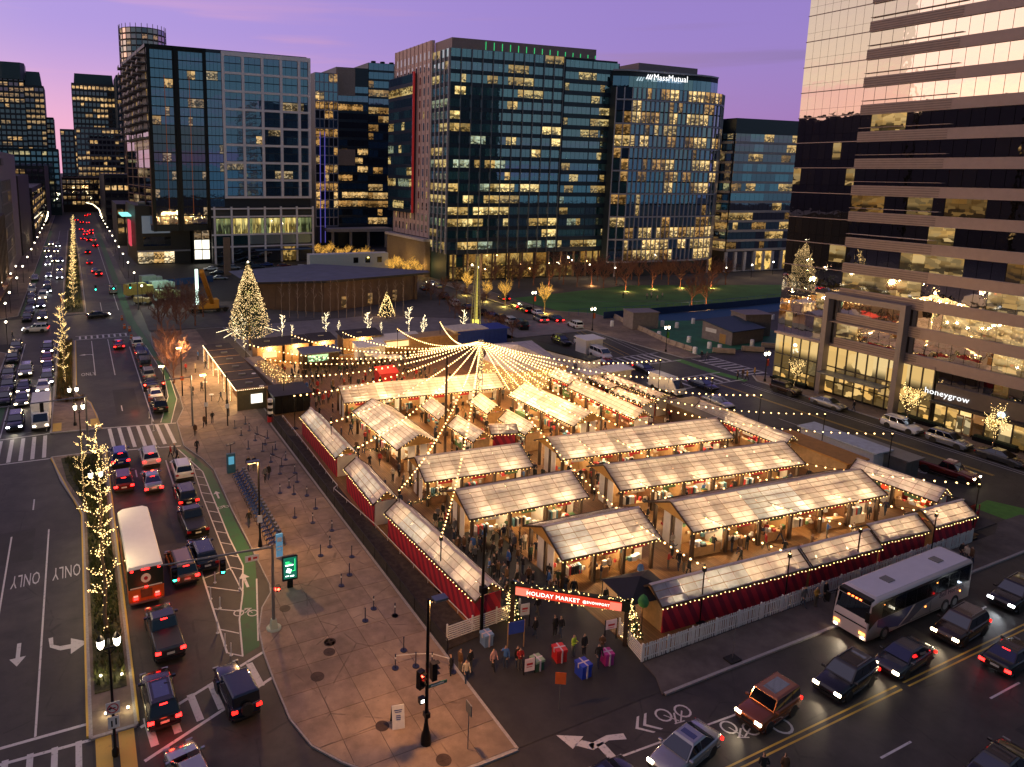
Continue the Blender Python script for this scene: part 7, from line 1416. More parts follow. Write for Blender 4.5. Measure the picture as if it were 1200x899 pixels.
for i, (u, v, sc_) in enumerate(((276,402,1.0),(286,408,1.25),(331,397,.95),(342,396,.5),(382,396,1.0),(397,391,.5),(431,395,1.0),(447,391,.45),(479,390,1.05),(496,400,1.0),(543,392,1.0))):
    q = S(u, v); tree('white_lit_tree', 'white lit small tree, %s from the left in the row behind the cabins' % nth[i], q.x, q.y, 'small', z=.1, sc=sc_*1.02, seed=i)
p = S(453, 374); t = thing('christmas_tree', 'smaller lit Christmas tree under the pavilion eave', 'Christmas tree', (p.x, p.y, .1)); m, f_ = MB(), MB(); ob('trunk', MB().cyl((0,0,0),(0,0,1),.15).mesh('t', BARK), t)
for k in range(1600):
    z_ = .6+rnd.random()**.8*5.6; rm = (6.4-z_)*.36; a = rnd.uniform(0,2*PI); r_ = rm*rnd.uniform(.4,1); c_ = Vector((r_*math.cos(a), r_*math.sin(a), z_)); m.add([c_+Vector([rnd.uniform(-.22,.22) for _ in range(3)]) for _ in range(3)], [(0,1,2)])
    if k % 5 == 0: f_.ico((rm*math.cos(a), rm*math.sin(a), z_), .065, k=0)
ob('crown', m.mesh('c', MAT['pine_needles']), t, kind='stuff'); ob('fairy_lights', f_.mesh('f', FAIRY), t, kind='stuff'); lamp('eave_glow', (0,3,4.5), (1,.55,.2), 400, t)
for i, (u, v) in enumerate(((547,345),(570,352),(592,358),(638,366))):
    q = S(u, v); tree('flood_lit_tree', 'flood lit yellow branching tree by the avenue, '+nth[i]+' from the left', q.x, q.y, 'fan', z=.1, sc=[1.0,.85,1.0,1.15][i], seed=i); lamp('flood', (q.x-1.5, q.y-2, .6), (1,.72,.15), 420, None, .3)
for i in range(9):
    q = S((372,380,388,398,408,418,428,438,450)[i], (304,307,303,309,306,311,309,313,316)[i]); tree('yellow_lit_tree', 'yellow lit street tree before the blue offices, '+nth[i]+' from the left', q.x, q.y, 'fan', z=.1, sc=.95, seed=i)
for i in range(7):
    q = S((452,459,468,476,484,464,491)[i], (322,325,322,326,323,318,330)[i]); tree('yellow_lit_tree', 'orange yellow lit tree along the brown podium wall, '+nth[i]+' from the left', q.x, q.y, 'fan', z=.1, sc=.9, seed=i+2)
for x, y_, pw in ((88,262,1500),(97,255,1500),(95,212,1600),(99,200,900),(92,225,1500)): lamp('tree_glow', (x, y_, 4), (1,.62,.16), pw*.6, None, .2)
for i, (u, v) in enumerate(((608,338),(625,335),(643,338),(660,334),(676,337),(693,334),(707,338),(722,335),(733,341),(748,335),(764,338),(783,334),(797,337),(815,335),(833,337),(850,334),(810,361),(827,360),(575,340),(700,330),(740,328),(775,328),(600,330),(655,328))):
    q = S(u, v); tree('bare_park_tree', ('bare reddish tree lit from its foot on the field edge, '+('left' if i == 16 else 'right')+' of two') if i in (16,17) else 'bare reddish tree in the row before the office blocks', q.x, q.y, 'bare', None if i in (16,17) else 'bare trees before the office blocks', .1, 1.05, i)
    if i in (2,5,8,10,12,14,16,17): lamp('uplight', (q.x-1, q.y-1.5, .4), (1,.48,.16), 520, None, .2)
for i, (u, v) in enumerate(((186,378),(196,372),(207,380),(218,374),(229,382),(238,372),(203,366),(224,366),(190,392),(212,392),(196,430),(204,450))):
    q = S(u, v); tree('bare_brown_tree', 'bare brown tree in the clump behind the plaza bar', q.x, q.y, 'bare', 'bare trees behind the plaza bar', .1, .9, i)
for i in range(16):
    q = S(330+9.5*i, 372+(i % 3)); tree('birch_tree', 'thin pale bare birch in front of the pavilion wall', q.x, q.y, 'birch', 'birches along the pavilion', .1, .9, i)
for i, (x, y_, sc_) in enumerate(((100.9,54.2,1.),(101.2,44.2,1.),(102.6,72.3,.8),(100.6,37,.9))): tree('shop_tree', 'bare pavement tree dotted with warm lights, '+['left of the shop sign','right of the shop, by the round sign','against the frosted lobby glass','at the right edge of the frame'][i], x, y_, 'shop', sc=sc_, seed=i)
for i in range(14):
    q = S((505,515,527,533,541,556,572,586,600,547,565,520,535,500)[i], (352,358,366,374,380,384,389,393,398,356,362,343,349,345)[i]); tree('avenue_sapling', 'dark bare sapling along the avenue verge left of the field', q.x, q.y, 'bare', 'saplings along the avenue verge', .1, .55, i)
# ------------------------------------------------------------------ lamps, signals, furniture
GLOBE = em('lantern_glow', (1,.88,.62), 10, False)
def twin(label, x, y, h=4.7, z=.13, sc=1., banner=None, power=300, far=False):
    t = thing('twin_street_lamp', label, 'street lamp', (x, y, z)); ob('pole', MB().lathe([(.2,0),(.2,.35),(.09,.5),(.06,h-.6),(.05,h)],8).mesh('pole', BLACK), t)
    ob('bracket', MB().bar((-.42,0,h-.55),(.42,0,h-.55),.06,.08).bar((-.42,0,h-.55),(0,0,h-.95),.04,.04).bar((.42,0,h-.55),(0,0,h-.95),.04,.04).mesh('br', BLACK), t)
    for s_ in (-1,1):
        g_ = ob('lantern', MB().lathe([(.09,h-.5),(.17,h-.38),(.20,h-.02),(.16,h+.04)],8,c=(s_*.42,0)).mesh('ln', GLOBE), t); ob('lantern_cap', MB().lathe([(.23,h+.04),(.14,h+.2),(.03,h+.32)],8,c=(s_*.42,0)).mesh('cap', BLACK), g_)
    if banner: ob('banner', MB().box(.08,.62,-.02,.02,h-2.3,h-1.1).mesh('bn', pm('banner_%s' % banner[0], banner[1], .7)), t)
    if power: lamp('street_glow', (0,0,h+.6), (1,.72,.40), power, t, .25)
    t.scale = (sc,)*3; return t
twin('twin lantern street lamp rising from the near median tip at the bottom', .30, 38.9, 7.3, power=160)
twin('twin lantern street lamp on the middle median by the traffic arm', -.95, 89.2, 5.2, power=300); twin('second twin lantern lamp on the middle median, behind the first', -1.6, 97.5, 5.0, power=200); twin('twin lantern lamp among the lit branches on the lower median', .3, 68.5, 5.0)
for (u, v, lb, bn, pw) in ((694,388,'twin lantern lamp with an orange banner by the avenue',('orange',(.5,.10,.02)),260),(780,413,'twin lantern lamp with a green banner beside the green court',('green',(.10,.35,.04)),260),(896,448,'twin lantern lamp with a red banner at the tower corner',('red',(.45,.04,.03)),260),(625,366,'twin lantern lamp by the flood lit tree',('red',(.45,.04,.03)),200),(1057,484,'twin lantern lamp in front of the shop windows',('red',(.45,.04,.03)),120)):
    q = S(u, v); twin(lb, q.x, q.y, 4.9, banner=bn, power=pw)
for i in range(13):
    for s_, x in (('left', -14.6), ('right', 13.6)):
        y_ = 182+24*i; t = thing('globe_street_lamp', '%s globe lamp from the junction along the %s pavement of the boulevard' % (nth[i], s_), 'street lamp', (x, y_, .12)); ob('pole', MB().cyl((0,0,0),(0,0,4.6),.06,n=5).mesh('p', BLACK), t); ob('globe', MB().ico((0,0,4.8),.26,k=1).mesh('g', GLOBE), t)
        if i % 3 == 0: lamp('street_glow', (0,0,5.2), (1,.70,.38), 420, t, .3)
for i, (u, v) in enumerate(((3,352),(8,380),(14,340),(2,330),(20,330),(9,405))):
    q = S(u, v); t = thing('globe_street_lamp', nth[i]+' lantern on the left pavement before the brown ribbed building', 'street lamp', (q.x, q.y, .12)); ob('pole', MB().cyl((0,0,0),(0,0,4.2),.06,n=5).mesh('p', BLACK), t); ob('globe', MB().ico((0,0,4.4),.24,k=1).mesh('g', GLOBE), t); lamp('street_glow', (0,0,4.9), (1,.66,.36), 160, t, .2)
for s_, pts, lb in (('l', [(-13.5,400),(-14.5,470),(-19,540),(-30,600),(-45,640)], 'left'), ('r', [(12.8,420),(14,500),(12,570),(4,630)], 'right')):
    m = MB()
    for (xa, ya), (xb, yb) in zip(pts[:-1], pts[1:]):
        for k in range(16): m.ico((xa+(xb-xa)*k/16, ya+(yb-ya)*k/16, 7), .36, k=0)
    thing('bridge_light_chain', 'chain of white lights arching along the %s side of the distant bridge' % lb, 'string lights', me=m.mesh('chain', FAIRYW))
def poleat(name, label, u, v, cat='pole'): q = S(u, v); return thing(name, label, cat, (q.x, q.y, .128))
def head(t, x, y, z, lit_, rz=0., n=3, face=-1):
    h_ = ob('signal_head', MB().box(-.2,.2,-.16,.16,-.55,.55).mesh('sh', BLACK), t, (x,y,z), rz)
    for k, (mt, nm) in enumerate(((REDL,'r'),(AMBER,'a'),(GREENL,'g'))):
        on = lit_ == nm; ob('lens', MB().cyl((0,face*.16,.34-.34*k),(0,face*.2,.34-.34*k),.12,n=10,sm=False).mesh('lens', mt if on else pm('dead_lens', (.02,.02,.02), .3, var=0)), h_); ob('visor', MB().box(-.15,.15,face*.38 if face < 0 else .16,-.16 if face < 0 else .38,.46-.34*k,.48-.34*k).mesh('v', BLACK), h_)
    return h_
# mast arm over the near carriageway
t = poleat('signal_mast', 'grey traffic signal mast with a long arm over the near lanes', 321, 738, 'traffic signal'); ob('pole', MB().cyl((0,0,.6),(0,0,6.6),.13,.09,n=8).mesh('p', STEEL), t); ob('base', MB().lathe([(.55,0),(.55,.06),(.35,.08)],14).taper(-.28,.28,-.28,.28,.06,.75,.6).mesh('b', pm('pale_green_base', (.40,.46,.36), .6)), t)
ob('arm', MB().cyl((0,0,6.4),(-7.6,1.2,6.1),.09,.05,n=7).mesh('a', STEEL), t); head(t, -3.4, .7, 5.35, 'g'); head(t, -6.6, 1.1, 5.3, 'g'); ob('arm_sign', MB().box(-1.9,-.95,.2,.24,5.5,5.95).mesh('as', WHITE), t); ob('sign_print', MB().box(-1.7,-1.5,.18,.2,5.6,5.85).box(-1.35,-1.05,.18,.2,5.65,5.8).mesh('sp', REDS), t)
h_ = ob('signal_head', MB().box(-.16,.16,-.16,.16,-.2,.2).mesh('sh', BLACK), t, (.35,0,3.1)); ob('lens', MB().cyl((-.17,-.1,0),(-.2,-.1,0),.1,n=10,sm=False).cyl((0,-.17,0),(0,-.2,0),.1,n=10,sm=False).mesh('l', REDL), h_)
t = poleat('signal_mast', 'traffic signal mast with an arm over the left lanes at the middle crossing', 104, 527, 'traffic signal'); ob('pole', MB().cyl((0,0,0),(0,0,6.6),.13,.09,n=8).mesh('p', STEEL), t); ob('arm', MB().cyl((0,0,6.4),(-12,0,6.2),.09,.06,n=7).mesh('a', STEEL), t); head(t, -4.6, .1, 5.7, '', face=1); head(t, -9, .1, 5.7, '', face=1)
t = poleat('signal_mast', 'traffic signal mast on the plaza with two red signals over the upper lanes', 226, 500, 'traffic signal'); ob('pole', MB().cyl((0,0,0),(0,0,6.8),.13,.09,n=8).mesh('p', STEEL), t); ob('arm', MB().cyl((0,0,6.6),(-5.8,0,6.4),.08,.05,n=7).mesh('a', STEEL), t); head(t, -3.4, -.1, 5.9, 'r'); head(t, -5.6, -.1, 5.9, 'r')
t = thing('signal_gantry', 'far signal arm with three green signals across the boulevard', 'traffic signal', (12.2, 176, .1)); ob('pole', MB().cyl((0,0,0),(0,0,6.6),.13,n=7).mesh('p', STEEL), t); ob('arm', MB().cyl((0,0,6.4),(-9.5,0,6.4),.08,n=6).mesh('a', STEEL), t)
for x_ in (-1.6,-5.2,-9): head(t, x_, -.1, 5.8, 'g')
# black lamp post with signals on the plaza corner
t = poleat('lamp_post', 'tall black lamp post with traffic signals and a street sign at the plaza corner', 499, 873, 'street lamp'); ob('pole', MB().lathe([(.32,0),(.30,.5),(.18,.9),(.11,1.4),(.09,9.2)],10).mesh('p', BLACK), t)
ob('lamp_arm', MB().bar((0,0,9.0),(1.05,.1,9.05),.10,.10).mesh('la', BLACK), t); hd_ = ob('lamp_head', MB().box(.30,1.15,-.22,.3,8.98,9.12).mesh('lh', STEEL), t); ob('lens', MB().box(.4,1.08,-.16,.24,8.95,8.98).mesh('ln', em('amber_lamp_glow', (1,.55,.18), 30, False)), hd_); lamp('street_glow', (.75,0,8.8), (1,.45,.14), 2600, t, .25)
head(t, -.42, 0, 4.3, 'r', R(20)); head(t, .45, .1, 4.5, '', R(90)); ob('street_sign', MB().box(.1,1.3,-.02,.02,3.55,3.75).mesh('ss', pm('street_green', (.02,.12,.10), .5)), t); ob('street_name', MB().box(.25,1.1,-.026,-.02,3.61,3.69).mesh('sn', WHITE), t)
ob('walk_signal', MB().box(-.5,-.15,-.12,.15,2.75,3.1).mesh('ws', BLACK), t); ob('walk_symbol', MB().box(-.42,-.22,-.14,-.12,2.83,3.02).mesh('wy', em('walk_glow', (1,.95,.85), 5, False)), t); ob('push_button', MB().box(-.16,.16,-.2,.16,1.75,2.05).mesh('pb', BLACK), t)
t = poleat('lamp_post', 'black lamp post beside the row of blue bikes', 305, 642, 'street lamp'); ob('pole', MB().lathe([(.2,0),(.18,.4),(.09,.8),(.08,8.0)],8).mesh('p', BLACK), t); hd_ = ob('lamp_head', MB().box(-1.0,.1,-.2,.2,7.95,8.1).mesh('lh', STEEL), t); ob('lens', MB().box(-.95,-.2,-.15,.15,7.92,7.95).mesh('ln', em('amber_lamp_glow', (1,.55,.18), 30, False)), hd_); lamp('street_glow', (-.5,0,7.7), (1,.52,.16), 2600, t, .25); ob('parking_sign', MB().box(-.22,.22,-.1,-.08,2.3,3.0).mesh('ps', WHITE), t)
for (u, v, h_, lb, pw) in ((214,465,7.2,'lamp post with an orange sign near the upper cycle lane',500),(267,500,7,'dark lamp post on the upper plaza',0),(193,470,5,'short lamp by the parked cars of the upper plaza',300),(242,498,6.6,'black lamp post left of the plaza bar',500)):
    t = poleat('lamp_post', lb, u, v, 'street lamp'); ob('pole', MB().cyl((0,0,0),(0,0,h_),.09,n=7).mesh('p', BLACK), t)
    if pw: ob('lamp_head', MB().box(-.6,.1,-.15,.15,h_,h_+.12).mesh('lh', em('amber_lamp_glow', (1,.55,.18), 30, False)), t); lamp('street_glow', (-.3,0,h_-.25), (1,.55,.22), pw*2, t, .25)
    ob('sign_plate', MB().box(-.25,.25,-.12,-.1,2.4,3.0).mesh('sp', pm('orange_sign', (.55,.10,.02), .6) if u == 214 else WHITE), t)
lamp('street_glow', (14.5, 112, 6.5), (1,.55,.20), 3600, None, .4)
# signs
q = S(548, 880); t = thing('street_sign_post', 'thin sign post seen edge on at the plaza corner', 'sign', (q.x, q.y, .128)); ob('post', MB().cyl((0,0,0),(0,0,3.0),.03,n=5).mesh('p', STEEL), t); ob('plate', MB().box(-.03,.03,-.3,.3,2.3,3.0).mesh('pl', STEEL), t)
q = S(655, 832); t = thing('no_entry_sign', 'orange sign on a post in front of the presents', 'sign', (q.x, q.y, .02), R(-30)); ob('post', MB().cyl((0,0,0),(0,0,2.6),.03,n=5).mesh('p', STEEL), t); ob('plate', MB().box(-.33,.33,-.03,0,1.8,2.6).mesh('pl', pm('orange_sign', (.55,.10,.02), .6)), t)
q = S(858, 775); t = thing('weighted_post', 'thin post on a black rubber foot before the fence', 'post', (q.x, q.y, .11)); ob('post', MB().cyl((0,0,0),(0,0,3.0),.025,n=5).mesh('p', STEEL), t); ob('foot', MB().box(-.5,.5,-.35,.35,0,.12).mesh('f', RUBBER), t)
t = thing('median_sign_pair', 'no left turn sign above a keep sign on the near median lamp pole', 'sign', (.30, 38.7, .13))
ob('plate', MB().box(-.36,.36,-.16,-.13,2.9,3.62).box(-.3,.3,-.16,-.13,2.0,2.72).mesh('pl', WHITE), t); m = MB()
for k in range(16): a, b_ = 2*PI*k/16, 2*PI*(k+1)/16; m.add([(.30*math.cos(a),-.17,3.26+.30*math.sin(a)),(.24*math.cos(a),-.17,3.26+.24*math.sin(a)),(.24*math.cos(b_),-.17,3.26+.24*math.sin(b_)),(.30*math.cos(b_),-.17,3.26+.30*math.sin(b_))], [(0,1,2,3)])
m.bar((-.2,-.175,3.46),(.2,-.175,3.06),.02,.05); ob('red_ring', m.mesh('rr', REDS), t); ob('arrow_print', MB().box(-.15,.14,-.172,-.165,3.24,3.3).add([(-.25,-.17,3.27),(-.12,-.17,3.16),(-.12,-.17,3.38)],[(0,1,2)]).box(-.14,-.06,-.172,-.165,2.12,2.5).box(.08,.16,-.172,-.165,2.2,2.6).mesh('ap', BLACK), t)
q = S(466, 852); t = thing('a_frame_sign', 'white A frame sandwich board on the plaza corner', 'sandwich board', (q.x, q.y, .128), R(-12))
ob('front_board', MB().add([(-.38,-.32,0),(.38,-.32,0),(.38,0,1.35),(-.38,0,1.35),(-.38,-.28,0),(.38,-.28,0),(.38,.04,1.35),(-.38,.04,1.35)],[(0,1,2,3),(7,6,5,4),(0,4,5,1),(3,2,6,7),(0,3,7,4),(1,5,6,2)]).mesh('fb', WHITE), t); ob('back_board', MB().bar((0,.06,1.33),(0,.42,0),.76,.04).mesh('bb', BLACK), t)
m = MB()
for k, (a, w_) in enumerate(((.78,.5),(.70,.4),(.55,.28),(.47,.3),(.39,.26))): y_, z_ = -.32+.32*a, 1.35*a; m.add([(-w_/2,y_-.012,z_),(w_/2,y_-.012,z_),(w_/2,y_-.0,z_+.05),(-w_/2,y_-.0,z_+.05)],[(0,1,2,3)])
ob('print', m.mesh('pr', pm('blue_print', (.03,.05,.25), .6)), t)
q = S(340, 690); t = thing('advert_kiosk', 'black pavement kiosk with a lit green screen', 'advert screen', (q.x, q.y, .128), R(-4)); ob('case', MB().box(-.62,.62,-.12,.12,.65,2.75).mesh('c', BLACK, .04), t); ob('leg', MB().box(-.22,.22,-.08,.08,0,.65).mesh('l', BLACK), t)
ob('screen', MB().box(-.52,.52,-.14,-.12,.85,2.65).mesh('s', em('green_screen_glow', (.015,.16,.10), .9, False)), t); m = MB().box(-.38,-.05,-.15,-.14,2.25,2.32).box(-.38,.1,-.15,-.14,2.12,2.19); ob('green_print', m.box(.36,.40,-.15,-.14,1.5,2.5).box(0,.40,-.15,-.14,1.46,1.5).mesh('gp', em('green_print_glow', (.05,1,.25), 1.6, False)), t)
ob('white_print', MB().box(-.38,.25,-.15,-.14,1.95,2.05).add([(-.35,-.15,1.45),(0,-.15,1.3),(.12,-.15,1.6),(-.2,-.15,1.78)],[(0,1,2,3)]).box(-.38,-.1,-.15,-.14,1.05,1.12).box(.0,.3,-.15,-.14,1.0,1.1).mesh('wp', em('white_print_glow', (.9,1,.95), 3, False)), t); lamp('screen_glow', (0,-.8,1.7), (.4,1,.8), 18, t, .3)
# hire bikes
BLUEB = pm('bike_blue', (.03,.10,.34), .4, metal=.3, var=0); m = MB()
def tor(m, cx_, cz_, r_, mi): m.rings([[(.018*math.cos(2*PI*j/3), cx_+(r_+.018*math.sin(2*PI*j/3))*math.cos(2*PI*k/14), cz_+(r_+.018*math.sin(2*PI*j/3))*math.sin(2*PI*k/14)) for j in range(3)] for k in range(15)], mi, True, False)
wm = MB(); tor(wm, 0, 0, .32, 0); WME = wm.mesh('bw', RUBBER); FM = MB().bar((0,-.5,.34),(0,-.15,.75),.04,.04).bar((0,-.15,.35),(0,.42,.75),.07,.07).bar((0,-.15,.35),(0,-.25,.95),.04,.04).bar((0,.42,.95),(0,.55,.34),.04,.04).bar((0,-.5,.34),(0,-.15,.35),.04,.04).mesh('bf', BLUEB); HM = MB().bar((-.26,.40,1.02),(.26,.40,1.02),.03,.03).box(-.14,.14,.5,.75,.72,.95).mesh('bh', STEEL); SM_ = MB().box(-.08,.08,-.38,-.12,.95,1.0).mesh('bs', BLACK); DM = MB().box(-.12,.12,.72,.95,0,.8).mesh('dk', STEEL); CHM = MB().box(-.05,.05,-.75,-.35,.55,.64).mesh('gd', BLUEB)
for i in range(22):
    y_ = 57.6+.74*i; t = thing('hire_bike', 'blue hire bike docked %s from the near end of the rack' % (nth[i] if i < 15 else ['sixteenth','seventeenth','eighteenth','nineteenth','twentieth','twenty first','twenty second'][i-15]), 'bicycle', (14.4, y_, .13), R(-68), 'hire bikes in the dock')
    ob('frame', FM, t); ob('handlebar', HM, t); ob('saddle', SM_, t); ob('mudguard', CHM, t)
    for yy in (-.5,.55): ob('wheel', WME, t, (0,yy,.34))
    pass
for o in [o for o in COL.objects if o.name.split('.')[0] == 'dock' and o.parent is None]: D.objects.remove(o)
t = thing('bike_dock_rail', 'long low steel docking rail under the blue hire bikes', 'bike rack', (15.15, 57.4, .13)); ob('rail', MB().box(-.12,.12,0,16.4,0,.07).mesh('r', STEEL), t)
for i in range(22): ob('dock_post', MB().box(-.07,.07,-.06,.06,.07,.78).mesh('d', STEEL), t, (0,.2+.74*i,0))
q = S(272, 556); t = thing('bike_station_kiosk', 'blue bike station kiosk with a solar panel beyond the blue bikes', 'kiosk', (13.9, 74.9, .13)); ob('case', MB().box(-.45,.45,-.2,.2,0,2.2).mesh('c', pm('kiosk_blue', (.03,.12,.20), .5)), t); ob('screen', MB().box(-.3,.3,-.22,-.2,1.0,1.9).mesh('s', em('kiosk_screen', (.15,.5,.7), .6, False)), t); ob('solar_panel', MB().bar((-.5,0,3.2),(.5,0,3.4),.5,.04).cyl((0,0,2.2),(0,0,3.3),.04).mesh('sp', BLACK), t)
t = thing('bike_station_map', 'narrow blue lettered station panel at the near end of the bikes', 'sign', (14.2, 55.6, .13)); ob('panel', MB().box(-.28,.28,-.06,.06,.1,2.2).mesh('p', pm('panel_blue', (.10,.35,.60), .5, emit=(.2,.5,.8), es=.25)), t); ob('print', MB().box(-.2,.2,-.07,-.06,1.5,1.9).box(-.2,.2,-.07,-.06,1.0,1.1).box(-.2,.1,-.07,-.06,.7,.8).mesh('pr', WHITE), t)
# queue posts
PB = []
Z1 = [(416,252),(385,192),(357,160),(446,215),(479,262),(555,447),(616,452),(673,458),(620,555),(699,578),(711,515),(783,612),(733,723),(774,684),(870,728),(824,855),(860,808),(620,358),(555,362),(535,255),(562,330),(515,310),(523,277),(595,422),(630,398),(490,233),(500,205),(420,172),(403,142),(580,300),(455,188)]
PB += [(180+a/3.746, 460+b_/3.746) for a, b_ in Z1]+[(440+a/4.3, 690+b_/4.3) for a, b_ in ((98,145),(142,320),(100,410),(203,400),(285,400),(390,430))]+[(400+a/3.747, 560+b_/3.747) for a, b_ in ((142,582),(105,635),(235,613))]
BODY = MB().cyl((0,0,0),(0,0,.05),.24,n=12,sm=False).cyl((0,0,.05),(0,0,1.0),.04,n=7).cyl((0,0,1.0),(0,0,1.05),.055,n=7).mesh('q', pm('post_navy', (.015,.02,.05), .4, var=0)); BAND = MB().cyl((0,0,.72),(0,0,.86),.048,n=7).mesh('b', WHITE)
PBW = []
for i, (u, v) in enumerate(PB):
    q = S(u, v); PBW.append(q); t = thing('queue_post', 'navy queue post with a round foot standing on the plaza', 'stanchion', (q.x, q.y, .13), 0, 'queue posts on the plaza'); ob('post', BODY, t)
    if i % 2: ob('white_band', BAND, t)
def belt(a, b_, lb, mt=BLACK): a, b_ = PBW[a], PBW[b_]; thing('queue_belt', lb, 'belt', me=MB().bar((a.x,a.y,1.08),(b_.x,b_.y,1.08),.012,.06).mesh('belt', mt))
for k, (a, b_) in enumerate(((3,25),(25,26),(4,19),(22,21),(21,20),(17,18),(20,29),(24,23),(33,34),(34,35),(35,36))): belt(a, b_, nth[k]+' stretch of belt between two plaza queue posts', WHITE if k > 7 else BLACK)
# flexible white posts along the cycle lane
for i, (u, v) in enumerate(((247,702),(258,713),(255,742),(264,757),(271,768),(281,690),(241,655) if False else (236,642),(120+60,505),(178,497),(186,480),(175,490),(221,552) if False else (252,683))):
    q = S(u, v); thing('flex_post', 'white flexible lane post by the painted buffer', 'post', (q.x, q.y, 0), 0, 'white flexible posts along the cycle buffer', MB().cyl((0,0,0),(0,0,.04),.12,n=8,sm=False).cyl((0,0,.04),(0,0,.95),.04,n=6).mesh('fp', WHITE))
for i, (u, v, c_) in enumerate(((146,385,0),(143,375,0),(152,388,0),(176,470,0),(154,398,0),(72,353,0))):
    q = S(u, v); t = thing('traffic_drum', 'orange traffic drum, '+nth[i]+' along the upper lanes', 'traffic drum', (q.x, q.y, 0)); ob('drum', MB().lathe([(.3,0),(.28,.05),(.24,.95),(.1,1.0)],8).mesh('d', pm('drum_orange', (.6,.12,.02), .6)), t); ob('stripe', MB().cyl((0,0,.6),(0,0,.75),.265,n=8).mesh('s', WHITE), t)
tb = [S(155,405), S(163,409), S(173,416)]; thing('blue_barrier_wrap', 'blue tarpaulin wrapped barrier curving at the top of the parked lane', 'barrier', me=MB().bar((tb[0].x,tb[0].y,.5),(tb[1].x,tb[1].y,.5),.5,1.0).bar((tb[1].x,tb[1].y,.5),(tb[2].x,tb[2].y,.5),.5,1.0).mesh('bw', MAT['blue_tarp'], .1))
# candy striped nutcracker posts near the verge fence
for i, (u, v) in enumerate(((317,495),(307,478),(298,462))):
    q = S(u, v); t = thing('striped_column', 'black and white banded column with a red foot, '+nth[i]+' from the front by the bar end', 'column', (q.x, q.y, .13)); ob('foot', MB().cyl((0,0,0),(0,0,.7),.42,n=12,sm=False).mesh('f', REDS), t)
    for k in range(6): ob('band', MB().cyl((0,0,.7+.4*k),(0,0,1.1+.4*k),.34,n=12,sm=False).mesh('b', WHITE if k % 2 else BLACK), t)
# benches, bins on the plaza
for i, (u, v) in enumerate(((262,440),(250,455),(258,470))):
    q = S(u, v); t = thing('plaza_table', nth[i]+' small round table outside the plaza bar', 'table', (q.x-1.2, q.y, .13)); ob('top', MB().cyl((0,0,.98),(0,0,1.03),.35,n=12,sm=False).mesh('t', WHITE), t); ob('stem', MB().cyl((0,0,0),(0,0,.98),.04,n=6).mesh('s', BLACK), t)
# ------------------------------------------------------------------ pavilion, beacon, works yard, park things
t = thing('timber_pavilion', 'low angular timber pavilion with a blue grey folded roof behind the market', 'pavilion')
PW = pm('pavilion_timber', (.16,.095,.06), .75, var=.15, scale=.6); gp = [(38,168),(52,157.5),(80,166)]
for (xa, ya), (xb, yb), h0, h1 in ((gp[0],gp[1],6.6,7.8),(gp[1],gp[2],7.8,7.0)):
    L = math.hypot(xb-xa, yb-ya); n = int(L/1.6)
    for k in range(n):
        s0, s1 = k/n, (k+.97)/n; P_ = lambda s_, z_: (xa+(xb-xa)*s_, ya+(yb-ya)*s_, z_); e = lambda s_: h0+(h1-h0)*s_
        dark_ = k % 5 == 3 and xa > 50
        a0, a1 = P_(s0,0), P_(s1,0); m = MB().add([(a0[0],a0[1],0),(a1[0],a1[1],0),(a1[0],a1[1],e(s1)),(a0[0],a0[1],e(s0)),(a0[0],a0[1]+.2,0),(a1[0],a1[1]+.2,0),(a1[0],a1[1]+.2,e(s1)),(a0[0],a0[1]+.2,e(s0))],[(0,1,2,3),(7,6,5,4),(0,3,7,4),(1,5,6,2),(3,2,6,7)]); ob('wall_panel', m.mesh('wp', PW), t)
        if dark_: q = P_((s0+s1)/2, 1.6); ob('window', MB().box(-.7,.7,-.06,.02,-1.2,1.5).mesh('w', lit('lit_pavilion', (1,.6,.25), .35, 0, 4)), t, (q[0],q[1]-.1,q[2]+.2))
ob('roof', MB().add([(36,167,6.7),(52,156,7.9),(84,165.5,7.1),(88,175,6.2),(62,196,6.6),(36,190,6.4),(58,172,7.4)],[(0,1,6),(1,2,6),(2,3,6),(3,4,6),(4,5,6),(5,0,6)]).mesh('roof', pm('blue_grey_roof', (.13,.14,.20), .6, var=.2, scale=.3)), t); ob('fascia', MB().bar((36,166.9,6.5),(52,155.9,7.6),.15,.5).bar((52,155.9,7.6),(84,165.4,6.9),.15,.5).bar((84,165.4,6.9),(88,175,6.0),.15,.5).mesh('f', DARKM), t)
ob('column', MB().box(79.6,80.4,165.6,166.4,0,6.9).mesh('c', PW), t); ob('inner_wall', MB().prism([(40,170),(52,160),(78,169),(70,190),(40,188)],0,6).mesh('iw', pm('pavilion_dark', (.03,.025,.02), .8)), t)
t = thing('roof_trailer', 'long white box trailer with three dark windows above the pavilion roof line', 'trailer', (79.5, 213, .1), R(-4)); ob('body', MB().box(-14,12,-2,2,.4,7.2).mesh('b', WHITE), t)
for x_ in (1,5,9): ob('window', MB().box(x_-.8,x_+.8,-2.05,-2,4.2,6.0).mesh('w', CARG), t)
q = S(557, 389); t = thing('steel_beacon', 'tall tapering lattice light beacon glowing yellow behind the market', 'light sculpture', (q.x, q.y, .1))
for a, b_ in ((-.8,-.8),(.8,-.8),(.8,.8),(-.8,.8)): ob('beacon_leg', MB().cyl((a,b_,0),(a*.25,b_*.25,16.5),.12,n=5).mesh('l', pm('beacon_metal', (.35,.33,.22), .5, metal=.3)), t)
m = MB()
for k in range(24): s_ = 1-k/24*.75; z_ = k*.68; m.box(-.8*s_,.8*s_,-.82*s_,-.78*s_,z_,z_+.06).box(-.82*s_,-.78*s_,-.8*s_,.8*s_,z_,z_+.06)
